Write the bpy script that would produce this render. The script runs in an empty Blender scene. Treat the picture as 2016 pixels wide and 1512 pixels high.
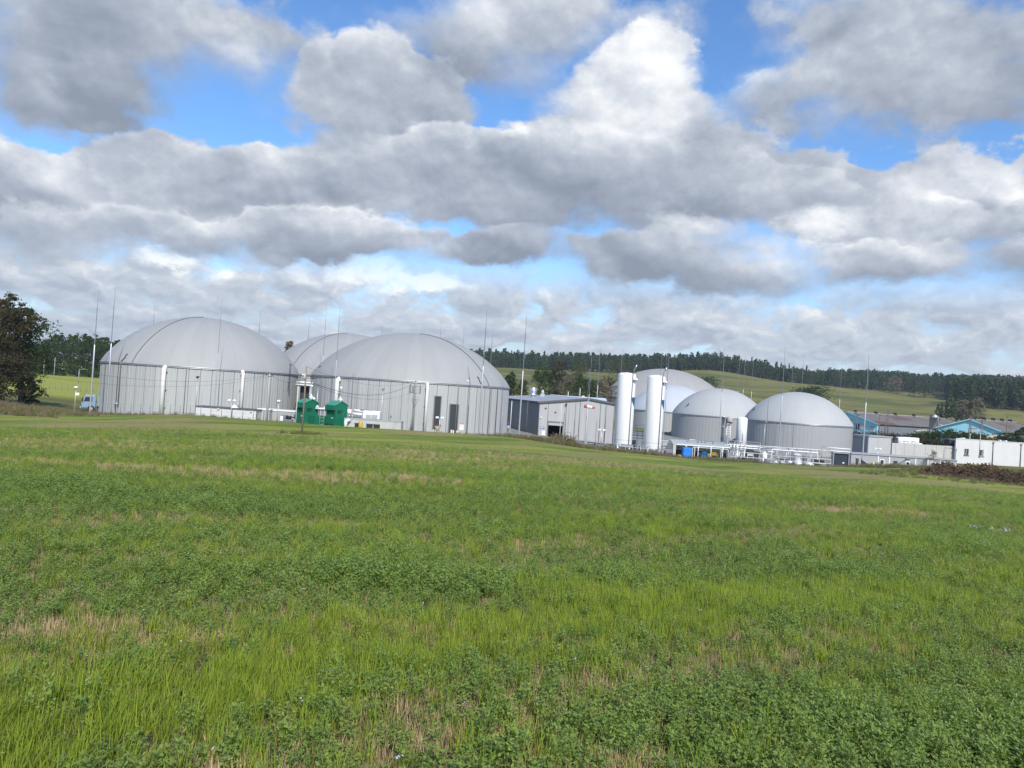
import bpy, bmesh, math, random
import numpy as np
from mathutils import Vector, Matrix, noise as mnoise

S = bpy.context.scene
COL = S.collection
R = math.radians

# ------------------------------------------------------------------ camera
F_PX, W_PX, H_PX = 1450.0, 2016.0, 1512.0
EYE = Vector((0.0, 0.0, 6.9))
PITCH, ROLL = 0.41, 3.85
cam_data = bpy.data.cameras.new('camera')
cam_data.sensor_width = 36.0
cam_data.lens = 36.0 * F_PX / W_PX
cam_data.clip_start = 0.1
cam_data.clip_end = 12000.0
cam = bpy.data.objects.new('camera', cam_data)
CAM_ROT = (Matrix.Rotation(R(90 + PITCH), 3, 'X') @ Matrix.Rotation(R(ROLL), 3, 'Z'))
cam.matrix_world = Matrix.Translation(EYE) @ CAM_ROT.to_4x4()
COL.objects.link(cam)
S.camera = cam


def ray(u, v):
    return CAM_ROT @ Vector(((u - W_PX / 2) / F_PX, -(v - H_PX / 2) / F_PX, -1.0))


def V(u, v, y):
    """point of the scene seen at photograph position (u, v), y metres ahead"""
    d = ray(u, v)
    return EYE + d * (y / d.y)


def ang(u, v):
    d = ray(u, v).normalized()
    return math.atan2(d.x, d.y), math.asin(d.z)


# ------------------------------------------------------------------ sun and sky
S.view_settings.view_transform = 'Standard'
S.view_settings.look = 'None'
S.view_settings.gamma = 1.0
S.view_settings.use_curve_mapping = False
S.view_settings.exposure = 0.5
SUN_AZ, SUN_EL = 163.0, 40.0            # clockwise from straight ahead; behind the camera, a little right
to_sun = Vector((math.sin(R(SUN_AZ)) * math.cos(R(SUN_EL)), math.cos(R(SUN_AZ)) * math.cos(R(SUN_EL)), math.sin(R(SUN_EL))))
sun_data = bpy.data.lights.new('sun', 'SUN')
sun_data.energy = 3.7
sun_data.angle = R(0.6)
sun_data.color = (1.0, 0.95, 0.88)
sun = bpy.data.objects.new('sun', sun_data)
sun.rotation_euler = to_sun.to_track_quat('Z', 'Y').to_euler()
COL.objects.link(sun)

world = bpy.data.worlds.new('World')
S.world = world
world.use_nodes = True
wt = world.node_tree
wt.nodes.clear()


class NT:
    """small helper for building node trees"""
    def __init__(self, tree):
        self.t = tree

    def n(self, kind, **kw):
        nd = self.t.nodes.new(kind)
        for k, val in kw.items():
            setattr(nd, k, val)
        return nd

    def put(self, sock, val):
        if hasattr(val, 'links') or isinstance(val, bpy.types.NodeSocket):
            self.t.links.new(val, sock)
        else:
            sock.default_value = val

    def math(self, op, a, b=0.0, c=0.0, clamp=False):
        nd = self.n('ShaderNodeMath', operation=op, use_clamp=clamp)
        for i, x in enumerate((a, b, c)):
            self.put(nd.inputs[i], x)
        return nd.outputs[0]

    def vmath(self, op, a, b=(0, 0, 0), out=0):
        nd = self.n('ShaderNodeVectorMath', operation=op)
        self.put(nd.inputs[0], a)
        self.put(nd.inputs[1], b)
        return nd.outputs[out]

    def vmad(self, a, b, c):
        nd = self.n('ShaderNodeVectorMath', operation='MULTIPLY_ADD')
        for i, x in enumerate((a, b, c)):
            self.put(nd.inputs[i], x)
        return nd.outputs[0]

    def smooth(self, x, a, b, lo=0.0, hi=1.0, kind='SMOOTHSTEP'):
        nd = self.n('ShaderNodeMapRange', interpolation_type=kind)
        for i, val in enumerate((x, a, b, lo, hi)):
            self.put(nd.inputs[i], val)
        return nd.outputs[0]

    def noise(self, vec, scale, detail=4.0, rough=0.5, dim='3D', out=0, lac=2.0, dist=0.0):
        nd = self.n('ShaderNodeTexNoise', noise_dimensions=dim)
        if vec is not None:
            self.put(nd.inputs['Vector'], vec)
        self.put(nd.inputs['Scale'], scale)
        self.put(nd.inputs['Detail'], detail)
        self.put(nd.inputs['Roughness'], rough)
        self.put(nd.inputs['Lacunarity'], lac)
        self.put(nd.inputs['Distortion'], dist)
        return nd.outputs[out]

    def mix(self, fac, a, b, blend='MIX'):
        nd = self.n('ShaderNodeMix', data_type='RGBA', blend_type=blend)
        self.put(nd.inputs[0], fac)
        self.put(nd.inputs[6], a)
        self.put(nd.inputs[7], b)
        return nd.outputs[2]

    def comb(self, x, y, z=0.0):
        nd = self.n('ShaderNodeCombineXYZ')
        for i, val in enumerate((x, y, z)):
            self.put(nd.inputs[i], val)
        return nd.outputs[0]

    def ramp(self, fac, stops, interp='LINEAR'):
        nd = self.n('ShaderNodeValToRGB')
        nd.color_ramp.interpolation = interp
        e = nd.color_ramp.elements
        while len(e) < len(stops):
            e.new(0.5)
        for el, (p, c) in zip(e, stops):
            el.position = p
            el.color = (c[0], c[1], c[2], 1.0)
        self.put(nd.inputs[0], fac)
        return nd.outputs[0]


def build_sky():
    k = NT(wt)
    out = k.n('ShaderNodeOutputWorld')
    bg = k.n('ShaderNodeBackground')
    BG = 0.1
    bg.inputs[1].default_value = BG
    wt.links.new(bg.outputs[0], out.inputs[0])
    sky = k.n('ShaderNodeTexSky', sky_type='NISHITA')
    sky.sun_disc = False
    sky.sun_elevation = R(SUN_EL)
    sky.sun_rotation = R(SUN_AZ)
    sky.altitude = 100.0
    sky.air_density = 1.0
    sky.dust_density = 0.3
    sky.ozone_density = 2.0
    tc = k.n('ShaderNodeTexCoord')
    D = tc.outputs['Generated']
    sep = k.n('ShaderNodeSeparateXYZ')
    wt.links.new(D, sep.inputs[0])
    az = k.math('ARCTAN2', sep.outputs[0], sep.outputs[1])
    el = k.math('ARCSINE', sep.outputs[2])
    # large soft warp, so that no cloud keeps a geometric outline
    Ds = k.vmath('MULTIPLY', D, (1.0, 1.0, 1.6))
    w1 = k.noise(Ds, 5.0, 5.0, 0.55, out=1)
    w2 = k.noise(Ds, 19.0, 6.0, 0.6, out=1)
    w1 = k.vmath('SUBTRACT', w1, (0.5, 0.5, 0.5))
    w2 = k.vmath('SUBTRACT', w2, (0.5, 0.5, 0.5))
    ae = k.comb(az, el)
    ae = k.vmath('ADD', ae, k.vmath('MULTIPLY', w1, (0.20, 0.11, 0.0)))
    ae = k.vmath('ADD', ae, k.vmath('MULTIPLY', w2, (0.06, 0.04, 0.0)))

    def blobs(lst, coord):
        tot = None
        for (u, v, ru, rv, wgt) in lst:
            a, e = ang(u, v)
            q = k.vmad(coord, (F_PX / ru, F_PX / rv, 0), (-a * F_PX / ru, -e * F_PX / rv, 0))
            ln = k.vmath('LENGTH', q, out=1)
            b = k.smooth(ln, 0.25, 1.35, wgt, 0.0)
            tot = b if tot is None else k.math('ADD', tot, b)
        return tot

    se = k.n('ShaderNodeSeparateXYZ')
    k.put(se.inputs[0], ae)
    coord_e = se.outputs[1]

    def masses(lst, coord):
        """summed strength of placed cloud masses, and how high in its mass a direction lies (-1 base, 1 top)"""
        tot, hs = None, None
        for (u, v, ru, rv, wgt) in lst:
            a, e = ang(u, v)
            q = k.vmad(coord, (F_PX / ru, F_PX / rv, 0), (-a * F_PX / ru, -e * F_PX / rv, 0))
            b = k.smooth(k.vmath('LENGTH', q, out=1), 0.30, 1.32, wgt, 0.0)
            tot = b if tot is None else k.math('ADD', tot, b)
            if wgt > 0:
                # height in the mass, from the elevation alone
                hy = k.math('MULTIPLY_ADD', coord_e, F_PX / rv, -e * F_PX / rv)
                hs = k.math('MULTIPLY_ADD', b, hy, hs if hs is not None else 0.0)
        return tot, k.math('DIVIDE', hs, k.math('MAXIMUM', tot, 0.35))

    BACK = [(330, 120, 220, 110, .35), (760, 60, 140, 60, .35), (40, 80, 230, 150, 1.1), (250, 20, 230, 70, .6), (480, 95, 150, 75, .6), (200, 215, 90, 26, .45), (640, 270, 60, 30, .5),
            (900, 130, 150, 110, .7), (1010, 60, 150, 100, .8), (1190, 50, 190, 70, .8), (1090, 190, 90, 70, .6),
            (1900, 110, 330, 110, 1.1), (1640, 20, 260, 60, .75), (1600, 160, 190, 50, .5), (1500, 190, 90, 55, .6), (1830, 200, 200, 50, .6),
            (1650, 275, 130, 45, .55), (1980, 215, 60, 40, .5), (1470, 100, 120, 130, -.5), (1060, 235, 50, 30, -.5)]
    MID = [(750, 190, 190, 115, 1.1), (880, 210, 170, 90, .6), (1280, 150, 120, 105, 1.2), (1200, 240, 150, 90, .9), (1350, 250, 110, 90, .7),
           (1030, 275, 60, 26, .7), (1130, 300, 150, 50, .7), (1500, 300, 140, 70, .5), (1870, 380, 150, 75, 1.0), (1990, 400, 110, 90, .9), (1590, 350, 110, 70, .6), (1660, 360, 60, 25, .5)]
    FRONT = [(90, 370, 160, 70, 1.0), (290, 330, 100, 70, .9), (430, 365, 170, 75, .9), (240, 420, 280, 55, .7), (640, 390, 200, 85, .9),
             (890, 350, 210, 90, 1.0), (1060, 330, 150, 70, .6), (1200, 370, 240, 115, 1.0), (1440, 380, 190, 95, 1.0), (1580, 400, 90, 50, .5), (1850, 470, 230, 80, 1.0), (1600, 462, 65, 42, .8), (1000, 440, 170, 70, .8)]
    LOW = [(1150, 505, 260, 58, 1.0), (1370, 470, 170, 55, .6), (690, 480, 220, 52, .9), (470, 470, 240, 42, .8), (30, 470, 190, 50, .7), (250, 455, 160, 35, .5),
           (1620, 540, 240, 52, .9), (1950, 525, 200, 60, .8), (1450, 545, 110, 28, .4), (960, 495, 120, 45, .7), (870, 540, 50, 22, -.4)]
    Dn = k.vmath('MULTIPLY', D, (1.0, 1.0, 1.35))

    def billow(vec, scale, detail):
        nd = k.n('ShaderNodeTexNoise', noise_dimensions='3D', noise_type='RIDGED_MULTIFRACTAL', normalize=False)
        k.put(nd.inputs['Vector'], vec)
        for nm, val in (('Scale', scale), ('Detail', detail), ('Roughness', 0.62), ('Lacunarity', 2.1), ('Offset', 1.0), ('Gain', 1.2)):
            nd.inputs[nm].default_value = val
        return k.math('MULTIPLY_ADD', nd.outputs[0], -0.5, 1.0)      # rounded heads with narrow creases
    Dw = k.vmath('ADD', Dn, k.vmath('MULTIPLY', w2, (0.02, 0.02, 0.02)))
    p_here = billow(Dw, 5.0, 5.0)
    p_up = billow(k.vmath('ADD', Dw, (0.010, 0.0, 0.030)), 5.0, 3.0)
    n_here = k.noise(Dn, 8.0, 11.0, 0.63)
    n_fine = k.noise(Dn, 20.0, 6.0, 0.6)
    n_fine_up = k.noise(k.vmath('ADD', Dn, (0.004, 0.0, 0.014)), 20.0, 4.0, 0.6)
    n_form = k.noise(Dn, 4.5, 3.0, 0.5)
    n_form_up = k.noise(k.vmath('ADD', Dn, (0.02, 0.0, 0.070)), 4.5, 3.0, 0.5)
    n_far = k.noise(Dn, 2.4, 2.0, 0.5)
    edge = k.math('MULTIPLY', k.math('SUBTRACT', n_here, 0.5), 1.5)
    edge = k.math('MULTIPLY_ADD', k.math('SUBTRACT', p_here, 0.5), 0.55, edge)
    edge = k.math('MULTIPLY_ADD', k.math('SUBTRACT', n_far, 0.5), 0.4, edge)
    BRIGHT = [(1280, 140, 125, 110, .46), (1185, 225, 100, 50, .4), (1320, 240, 80, 50, .35), (1020, 262, 50, 25, .6),
              (300, 505, 60, 16, .9), (420, 525, 28, 16, .7), (760, 560, 130, 30, .9), (850, 575, 100, 22, .8),
              (1600, 455, 60, 36, .8), (1850, 345, 110, 40, .35), (1960, 340, 60, 40, .3)]
    bright = blobs(BRIGHT, ae)
    relief = k.math('MULTIPLY', k.math('SUBTRACT', p_here, p_up), 0.36)
    relief = k.math('MULTIPLY_ADD', k.math('SUBTRACT', n_form, n_form_up), 1.05, relief)
    relief = k.math('MULTIPLY_ADD', k.math('SUBTRACT', n_fine, n_fine_up), 0.55, relief)
    relief = k.math('MULTIPLY_ADD', k.math('SUBTRACT', n_far, 0.5), 0.40, relief)
    relief = k.math('MULTIPLY_ADD', bright, 0.55, relief)
    LAYERS = []
    for lst, soft0, soft1, lift, tone, thr in ((BACK, .75, 1.6, .46, .20, .04), (MID, .28, .9, .48, .28, .16), (FRONT, .28, 1.05, .44, .34, .08), (LOW, .40, 1.25, .43, .30, .02)):
        m_, hgt = masses(lst, ae)
        base = k.math('ADD', m_, edge)
        soft = k.smooth(k.math('MULTIPLY_ADD', hgt, -0.12, n_form), 0.40, 0.62, soft0, soft1)   # crisp heads, dissolving bases
        al = k.math('DIVIDE', k.math('SUBTRACT', base, thr), soft, clamp=True)
        al = k.math('MULTIPLY', k.math('MULTIPLY', al, al), k.math('SUBTRACT', 3.0, k.math('MULTIPLY', al, 2.0)))
        lit = k.math('MULTIPLY_ADD', k.math('MAXIMUM', hgt, -0.9), tone, lift)
        lit = k.math('ADD', lit, relief)
        lit = k.math('MULTIPLY_ADD', k.smooth(base, 0.2, 0.75), -0.09, lit)
        col = k.ramp(lit, [(0.0, (.24, .28, .35)), (0.22, (.31, .352, .43)), (0.46, (.42, .463, .54)), (0.70, (.61, .647, .705)), (1.0, (.93, .935, .94))])
        LAYERS.append((al, col))
    # low layer: far rows of small flat cumulus seen edge-on
    le = k.math('LOGARITHM', k.math('MAXIMUM', k.math('ADD', el, 0.06), 0.01), math.e)
    lowP = k.comb(k.math('MULTIPLY', az, 13.0), k.math('MULTIPLY', le, 3.4), k.math('MULTIPLY', az, 2.0))
    lowP = k.vmath('ADD', lowP, k.vmath('MULTIPLY', w2, (0.9, 0.5, 0.0)))
    l_here = k.noise(lowP, 1.0, 8.0, 0.56)
    l_up = k.noise(k.vmath('ADD', lowP, (0.06, 0.17, 0.0)), 1.0, 5.0, 0.56)
    lowA = k.smooth(l_here, 0.30, 0.50)
    llit = k.math('MULTIPLY_ADD', k.math('SUBTRACT', l_here, l_up), 1.9, k.math('MULTIPLY_ADD', k.smooth(l_here, 0.5, 0.8), -0.15, 0.52))
    llit = k.math('MULTIPLY_ADD', bright, 0.5, llit)
    lshade = k.ramp(llit, [(0.0, (.30, .35, .44)), (0.35, (.40, .455, .545)), (0.62, (.55, .60, .67)), (0.95, (.88, .90, .90))])
    # sky behind the clouds: clear blue, paler low down
    blue = k.vmath('MULTIPLY', sky.outputs[0], (0.80, 1.12, 1.42))
    pale = k.smooth(el, 0.0, 0.22, 0.85, 0.0)
    blue = k.mix(pale, blue, (5.0, 5.7, 6.3, 1))
    up10 = lambda c: k.vmath('SCALE', c)
    def scale10(c):
        nd = k.n('ShaderNodeVectorMath', operation='SCALE')
        k.put(nd.inputs[0], c)
        nd.inputs[3].default_value = 0.84 / BG
        return nd.outputs[0]
    low_here = k.math('MULTIPLY', lowA, k.smooth(el, 0.115, 0.185, 1.0, 0.0))
    col = k.mix(low_here, blue, scale10(lshade))
    hi_fade = k.smooth(el, 0.080, 0.150)
    for al, sh_ in LAYERS:
        col = k.mix(k.math('MULTIPLY', al, hi_fade), col, scale10(sh_))
    # below the horizon: dim ground tone
    col = k.mix(k.smooth(el, -0.02, 0.0), (1.2, 1.4, 1.0, 1), col)
    wt.links.new(col, bg.inputs[0])


build_sky()
world.cycles.sampling_method = 'MANUAL'
world.cycles.sample_map_resolution = 512

# ------------------------------------------------------------------ materials
MATS = {}


def mat(name, col, rough=0.6, var=0.12, scale=2.0, bump=0.0, metal=0.0, bscale=None, rnd=0.0, spec=0.35, streak=0.0, tint=None, stretch=(1, 1, 1), emit=None):
    """painted / mineral surface: base colour, uneven tone, optional vertical streaks, fine relief"""
    if name in MATS:
        return MATS[name]
    m = bpy.data.materials.new(name)
    m.use_nodes = True
    t = m.node_tree
    t.nodes.clear()
    k = NT(t)
    out = k.n('ShaderNodeOutputMaterial')
    p = k.n('ShaderNodeBsdfPrincipled')
    t.links.new(p.outputs[0], out.inputs[0])
    p.inputs['Roughness'].default_value = rough
    p.inputs['Metallic'].default_value = metal
    p.inputs['Specular IOR Level'].default_value = spec
    tc = k.n('ShaderNodeTexCoord')
    pos = k.vmath('MULTIPLY', tc.outputs['Object'], stretch)
    n = k.noise(pos, scale, 5.0, 0.6)
    f = k.math('MULTIPLY_ADD', k.math('SUBTRACT', n, 0.5), 2.4 * var, 1.0)
    if streak:
        sn = k.noise(k.vmath('MULTIPLY', tc.outputs['Object'], (1.0, 1.0, 0.05)), 2.6, 4.0, 0.65)
        f = k.math('MULTIPLY', f, k.math('MULTIPLY_ADD', k.math('SUBTRACT', sn, 0.5), 2.0 * streak, 1.0))
    if rnd:
        oi = k.n('ShaderNodeObjectInfo')
        f = k.math('MULTIPLY', f, k.math('MULTIPLY_ADD', k.math('SUBTRACT', oi.outputs['Random'], 0.5), 2.0 * rnd, 1.0))
    c = k.n('ShaderNodeVectorMath', operation='SCALE')
    base = (col[0], col[1], col[2], 1)
    if tint:
        n2 = k.noise(pos, scale * 0.37 + 0.13, 4.0, 0.6)
        base = k.mix(k.smooth(n2, 0.45, 0.65), base, (tint[0], tint[1], tint[2], 1))
    k.put(c.inputs[0], base if not isinstance(base, tuple) else base[:3])
    k.put(c.inputs[3], f)
    t.links.new(c.outputs[0], p.inputs['Base Color'])
    if bump:
        b = k.n('ShaderNodeBump')
        b.inputs['Strength'].default_value = bump
        b.inputs['Distance'].default_value = 0.05
        bn = k.noise(tc.outputs['Object'], bscale or scale * 4, 5.0, 0.6)
        t.links.new(bn, b.inputs['Height'])
        t.links.new(b.outputs[0], p.inputs['Normal'])
    MATS[name] = m
    return m


def leaf_mat(name, c1, c2, transl=0.3, rough=0.55, rnd=0.3, gloss=0.12, nscale=6.0):
    """foliage: two tones picked per plant and per clump, light passes through"""
    if name in MATS:
        return MATS[name]
    m = bpy.data.materials.new(name)
    m.use_nodes = True
    t = m.node_tree
    t.nodes.clear()
    k = NT(t)
    out = k.n('ShaderNodeOutputMaterial')
    oi = k.n('ShaderNodeObjectInfo')
    tc = k.n('ShaderNodeTexCoord')
    geo = k.n('ShaderNodeNewGeometry')
    n = k.noise(tc.outputs['Object'], nscale, 3.0, 0.6)
    isl = geo.outputs['Random Per Island']
    fac = k.math('ADD', k.math('MULTIPLY', n, 0.45), k.math('ADD', k.math('MULTIPLY', isl, 0.35), k.math('MULTIPLY_ADD', oi.outputs['Random'], rnd, -rnd * 0.5)), clamp=True)
    col = k.mix(fac, (*c1, 1), (*c2, 1))
    d = k.n('ShaderNodeBsdfDiffuse')
    tr = k.n('ShaderNodeBsdfTranslucent')
    t.links.new(col, d.inputs[0])
    t.links.new(k.mix(0.5, col, (c2[0] * 1.2, c2[1] * 1.2, c2[2] * 0.8, 1)), tr.inputs[0])
    ms = k.n('ShaderNodeMixShader')
    ms.inputs[0].default_value = transl
    t.links.new(d.outputs[0], ms.inputs[1])
    t.links.new(tr.outputs[0], ms.inputs[2])
    last = ms.outputs[0]
    if gloss:
        g = k.n('ShaderNodeBsdfGlossy')
        g.inputs['Roughness'].default_value = rough
        g.inputs[0].default_value = (.8, .85, .9, 1)
        fr = k.n('ShaderNodeFresnel')
        fr.inputs[0].default_value = 1.35
        m2 = k.n('ShaderNodeMixShader')
        t.links.new(k.math('MINIMUM', k.math('MULTIPLY', fr.outputs[0], gloss * 2), gloss * 0.5), m2.inputs[0])
        t.links.new(last, m2.inputs[1])
        t.links.new(g.outputs[0], m2.inputs[2])
        last = m2.outputs[0]
    t.links.new(last, out.inputs[0])
    MATS[name] = m
    return m


# ------------------------------------------------------------------ terrain
KY = [0, 8, 17, 30, 50, 70, 82, 90, 98, 110, 150, 240, 310, 400, 500, 600, 800, 1500, 4000]
KU = [-1100, 0, 200, 400, 600, 800, 1000, 1200, 1400, 1600, 1800, 2016, 3100]
KZ = {
    -1100: [5.3, 4.9, 4.4, 3.6, 2.5, 1.6, 1.2, 1.0, 0.9, 0.8, 0.5, 1.5, 2, 3, 4, 5, 6, 6, 0],
    0:     [5.3, 4.85, 4.33, 3.45, 2.2, 1.17, 0.98, 0.85, 0.75, 0.6, 0.6, 1.5, 2, 3, 4, 5, 6, 6, 0],
    200:   [5.3, 4.87, 4.38, 3.55, 2.4, 1.40, 0.94, 0.30, 0.05, 0.0, 0.6, 1.5, 2, 3, 4, 5, 6, 6, 0],
    400:   [5.3, 4.9, 4.42, 3.70, 2.75, 1.95, 1.66, 0.55, 0.05, 0.0, 0.3, 1.0, 2, 3, 5, 7, 9, 9, 0],
    600:   [5.3, 4.9, 4.45, 3.75, 2.80, 1.98, 1.55, 0.45, 0.05, 0.0, 0.2, 1.0, 2, 5, 8, 10, 12, 12, 0],
    800:   [5.3, 4.9, 4.45, 3.75, 2.80, 1.98, 1.55, 0.45, 0.05, 0.0, 0.0, 1.2, 3, 8, 13, 18, 21, 20, 0],
    1000:  [5.3, 4.9, 4.45, 3.75, 2.75, 1.93, 1.53, 0.90, 0.10, 0.0, -.1, 2.0, 4, 11, 17.5, 24, 27, 26, 0],
    1200:  [5.3, 4.9, 4.45, 3.70, 2.60, 1.45, 0.70, 0.17, -0.5, -.8, -.6, 1.0, 4, 11, 19, 26.5, 29, 28, 0],
    1400:  [5.3, 4.9, 4.42, 3.60, 2.30, 1.10, 0.28, -0.15, -1.05, -1.3, -1.2, 0.0, 4.5, 14, 23, 31, 34, 33, 0],
    1600:  [5.3, 4.9, 4.42, 3.60, 2.30, 1.15, 0.45, 0.02, -0.7, -1.1, -1.2, 0.6, 5, 13, 20.5, 27, 31, 30, 0],
    1800:  [5.3, 4.9, 4.42, 3.60, 2.30, 1.25, 0.75, 0.50, 0.0, -.2, -.2, 1.0, 5, 12, 19, 26, 36, 34, 0],
    2016:  [5.3, 4.9, 4.40, 3.50, 2.20, 1.05, 0.60, 0.40, 0.2, 0.0, 0.0, 1.0, 3.5, 11.5, 20, 29, 38, 36, 0],
    3100:  [5.3, 4.9, 4.40, 3.50, 2.20, 1.05, 0.60, 0.40, 0.2, 0.0, 0.0, 1.0, 4, 11.5, 20, 29, 38, 36, 0],
}
_Y = np.array(KY, float)
_T = np.array([V(u, 725 + (u - 393) * .0673, 100.0).x / 100.0 for u in KU])
_Z = np.array([KZ[u] for u in KU], float)


def _slopes(xs, zs):
    d = np.diff(zs) / np.diff(xs)
    m = np.zeros_like(zs)
    m[0], m[-1] = d[0], d[-1]
    for i in range(1, len(zs) - 1):
        if d[i - 1] * d[i] > 0:
            m[i] = 2 * d[i - 1] * d[i] / (d[i - 1] + d[i])
    return m


_M = np.array([_slopes(_Y, r) for r in _Z])


def terrain(x, y):
    """ground height, arrays or floats"""
    x = np.asarray(x, float)
    y = np.asarray(y, float)
    yc = np.clip(y, 0.0, 3999.0)
    t = x / np.sqrt(np.maximum(y, 0.0) ** 2 + 225.0)
    t = np.clip(t, _T[0], _T[-1] - 1e-6)
    j = np.clip(np.searchsorted(_T, t, side='right') - 1, 0, len(_T) - 2)
    f = (t - _T[j]) / (_T[j + 1] - _T[j])
    f = f * f * (3 - 2 * f) * 0.5 + f * 0.5
    i = np.clip(np.searchsorted(_Y, yc, side='right') - 1, 0, len(_Y) - 2)
    h = _Y[i + 1] - _Y[i]
    s = (yc - _Y[i]) / h

    def col(jj):
        z0, z1, m0, m1 = _Z[jj, i], _Z[jj, i + 1], _M[jj, i] * h, _M[jj, i + 1] * h
        return (2 * s**3 - 3 * s**2 + 1) * z0 + (s**3 - 2 * s**2 + s) * m0 + (-2 * s**3 + 3 * s**2) * z1 + (s**3 - s**2) * m1
    z = col(j) * (1 - f) + col(j + 1) * f
    # rolling of the far hill, unevenness of the field
    far = np.clip((y - 290) / 120, 0, 1)
    z = z + far * (1.5 * np.sin(x / 37.0 + y / 61.0) + 0.8 * np.sin(x / 19.0 - y / 29.0 + 1.3))
    nearf = np.clip(y / 12.0, 0, 1) * np.clip((86 - y) / 10.0, 0, 1)
    z = z + nearf * (0.05 * np.sin(x / 3.1 + y / 2.3) + 0.06 * np.sin(x / 7.0 - y / 5.0))
    z = np.where(y < 0, 5.3 + 0.045 * np.minimum(-y, 200.0), z)
    return z


def G(x, y):
    return float(terrain(x, y))


def gp(u, v, y, dz=0.0):
    """point on the ground below photograph column (u, near v), y metres ahead"""
    p = V(u, v, y)
    return Vector((p.x, y, G(p.x, y) + dz))


def build_ground():
    ys = np.concatenate([np.linspace(-400, -40, 10), np.linspace(-30, 0, 11)[:-1], np.linspace(0, 20, 41)[:-1], np.linspace(20, 100, 121)[:-1], np.linspace(100, 320, 91)[:-1], np.linspace(320, 820, 90)[:-1], np.geomspace(820, 9000, 24)])
    s = np.linspace(-1, 1, 201)
    s = 0.55 * s + 0.45 * s**3
    half = 1.55 * np.maximum(ys, 0) + 90.0 + np.where(ys < 0, 200, 0)
    X = s[None, :] * half[:, None]
    Y = np.repeat(ys[:, None], len(s), 1)
    Z = terrain(X, np.minimum(Y, 3999))
    Z = np.where(Y > 3999, -0.0012 * (Y - 3999), Z)
    nr, nc = X.shape
    verts = np.stack([X, Y, Z], -1).reshape(-1, 3)
    idx = np.arange(nr * nc).reshape(nr, nc)
    faces = np.stack([idx[:-1, :-1], idx[:-1, 1:], idx[1:, 1:], idx[1:, :-1]], -1).reshape(-1, 4)
    me = bpy.data.meshes.new('ground')
    me.from_pydata(verts.tolist(), [], faces.tolist())
    me.polygons.foreach_set('use_smooth', np.ones(len(faces), bool))
    o = bpy.data.objects.new('ground', me)
    COL.objects.link(o)
    o['kind'] = 'structure'
    m = bpy.data.materials.new('meadow')
    m.use_nodes = True
    t = m.node_tree
    t.nodes.clear()
    k = NT(t)
    out = k.n('ShaderNodeOutputMaterial')
    p = k.n('ShaderNodeBsdfPrincipled')
    t.links.new(p.outputs[0], out.inputs[0])
    p.inputs['Roughness'].default_value = 0.9
    p.inputs['Specular IOR Level'].default_value = 0.15
    geo = k.n('ShaderNodeNewGeometry')
    P = geo.outputs['Position']
    sp = k.n('ShaderNodeSeparateXYZ')
    t.links.new(P, sp.inputs[0])
    # swath direction of the mown field
    ca, sa = math.cos(R(38)), math.sin(R(38))
    along = k.math('ADD', k.math('MULTIPLY', sp.outputs[0], ca), k.math('MULTIPLY', sp.outputs[1], sa))
    across = k.math('SUBTRACT', k.math('MULTIPLY', sp.outputs[1], ca), k.math('MULTIPLY', sp.outputs[0], sa))
    rowv = k.comb(k.math('MULTIPLY', along, 0.06), across, 0.0)
    n_big = k.noise(P, 0.05, 4.0, 0.55)
    n_row = k.noise(k.vmath('MULTIPLY', rowv, (1.0, 0.22, 1.0)), 1.0, 6.0, 0.6)
    n_mid = k.noise(P, 0.9, 6.0, 0.65)
    n_fin = k.noise(P, 9.0, 5.0, 0.7)
    soil = k.mix(n_fin, (.060, .050, .026, 1), (.16, .125, .062, 1))
    g1 = k.mix(k.smooth(n_row, 0.38, 0.62), (.115, .185, .024, 1), (.235, .280, .040, 1))
    n_str = k.noise(k.vmath('MULTIPLY', rowv, (0.6, 0.62, 1.0)), 1.0, 5.0, 0.62)
    g1 = k.mix(k.smooth(n_mid, 0.42, 0.75, 0.0, 0.8), g1, (.150, .200, .030, 1))
    g1 = k.mix(k.smooth(n_str, 0.54, 0.66, 0.0, 0.75), g1, (.32, .32, .065, 1))
    g1 = k.mix(k.smooth(n_str, 0.44, 0.34, 0.0, 0.7), g1, (.085, .12, .024, 1))
    dry = k.smooth(k.math('ADD', k.math('MULTIPLY', n_big, 0.6), k.math('MULTIPLY', n_row, 0.55)), 0.56, 0.68)
    n_wide = k.noise(k.vmath('MULTIPLY', rowv, (0.35, 0.13, 1.0)), 1.0, 5.0, 0.6)
    farf = k.smooth(sp.outputs[1], 22, 50)
    g1 = k.mix(k.math('MULTIPLY', k.smooth(n_wide, 0.50, 0.60), k.math('MULTIPLY', farf, 0.8)), g1, (.33, .335, .06, 1))
    g1 = k.mix(k.math('MULTIPLY', k.smooth(n_wide, 0.47, 0.40), k.math('MULTIPLY', farf, 0.7)), g1, (.070, .125, .022, 1))
    # the stubble strip that crosses the middle of the field
    bc = k.math('SUBTRACT', sp.outputs[1], k.math('MULTIPLY_ADD', sp.outputs[0], 0.75, 38.0))
    strip = k.smooth(k.math('ABSOLUTE', k.math('MULTIPLY_ADD', k.math('SUBTRACT', n_big, 0.5), 14.0, bc)), 2.5, 8.0, 1.0, 0.0)
    strip = k.math('MULTIPLY', strip, k.smooth(sp.outputs[0], 8.0, 22.0, 1.0, 0.0))
    strip = k.math('MULTIPLY', strip, k.smooth(n_mid, 0.3, 0.6, 0.65, 1.0))
    dry = k.math('MAXIMUM', dry, strip)
    drycol = k.mix(n_mid, (.23, .17, .08, 1), (.38, .30, .14, 1))
    g1 = k.mix(k.math('MULTIPLY', dry, 0.85), g1, drycol)
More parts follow.
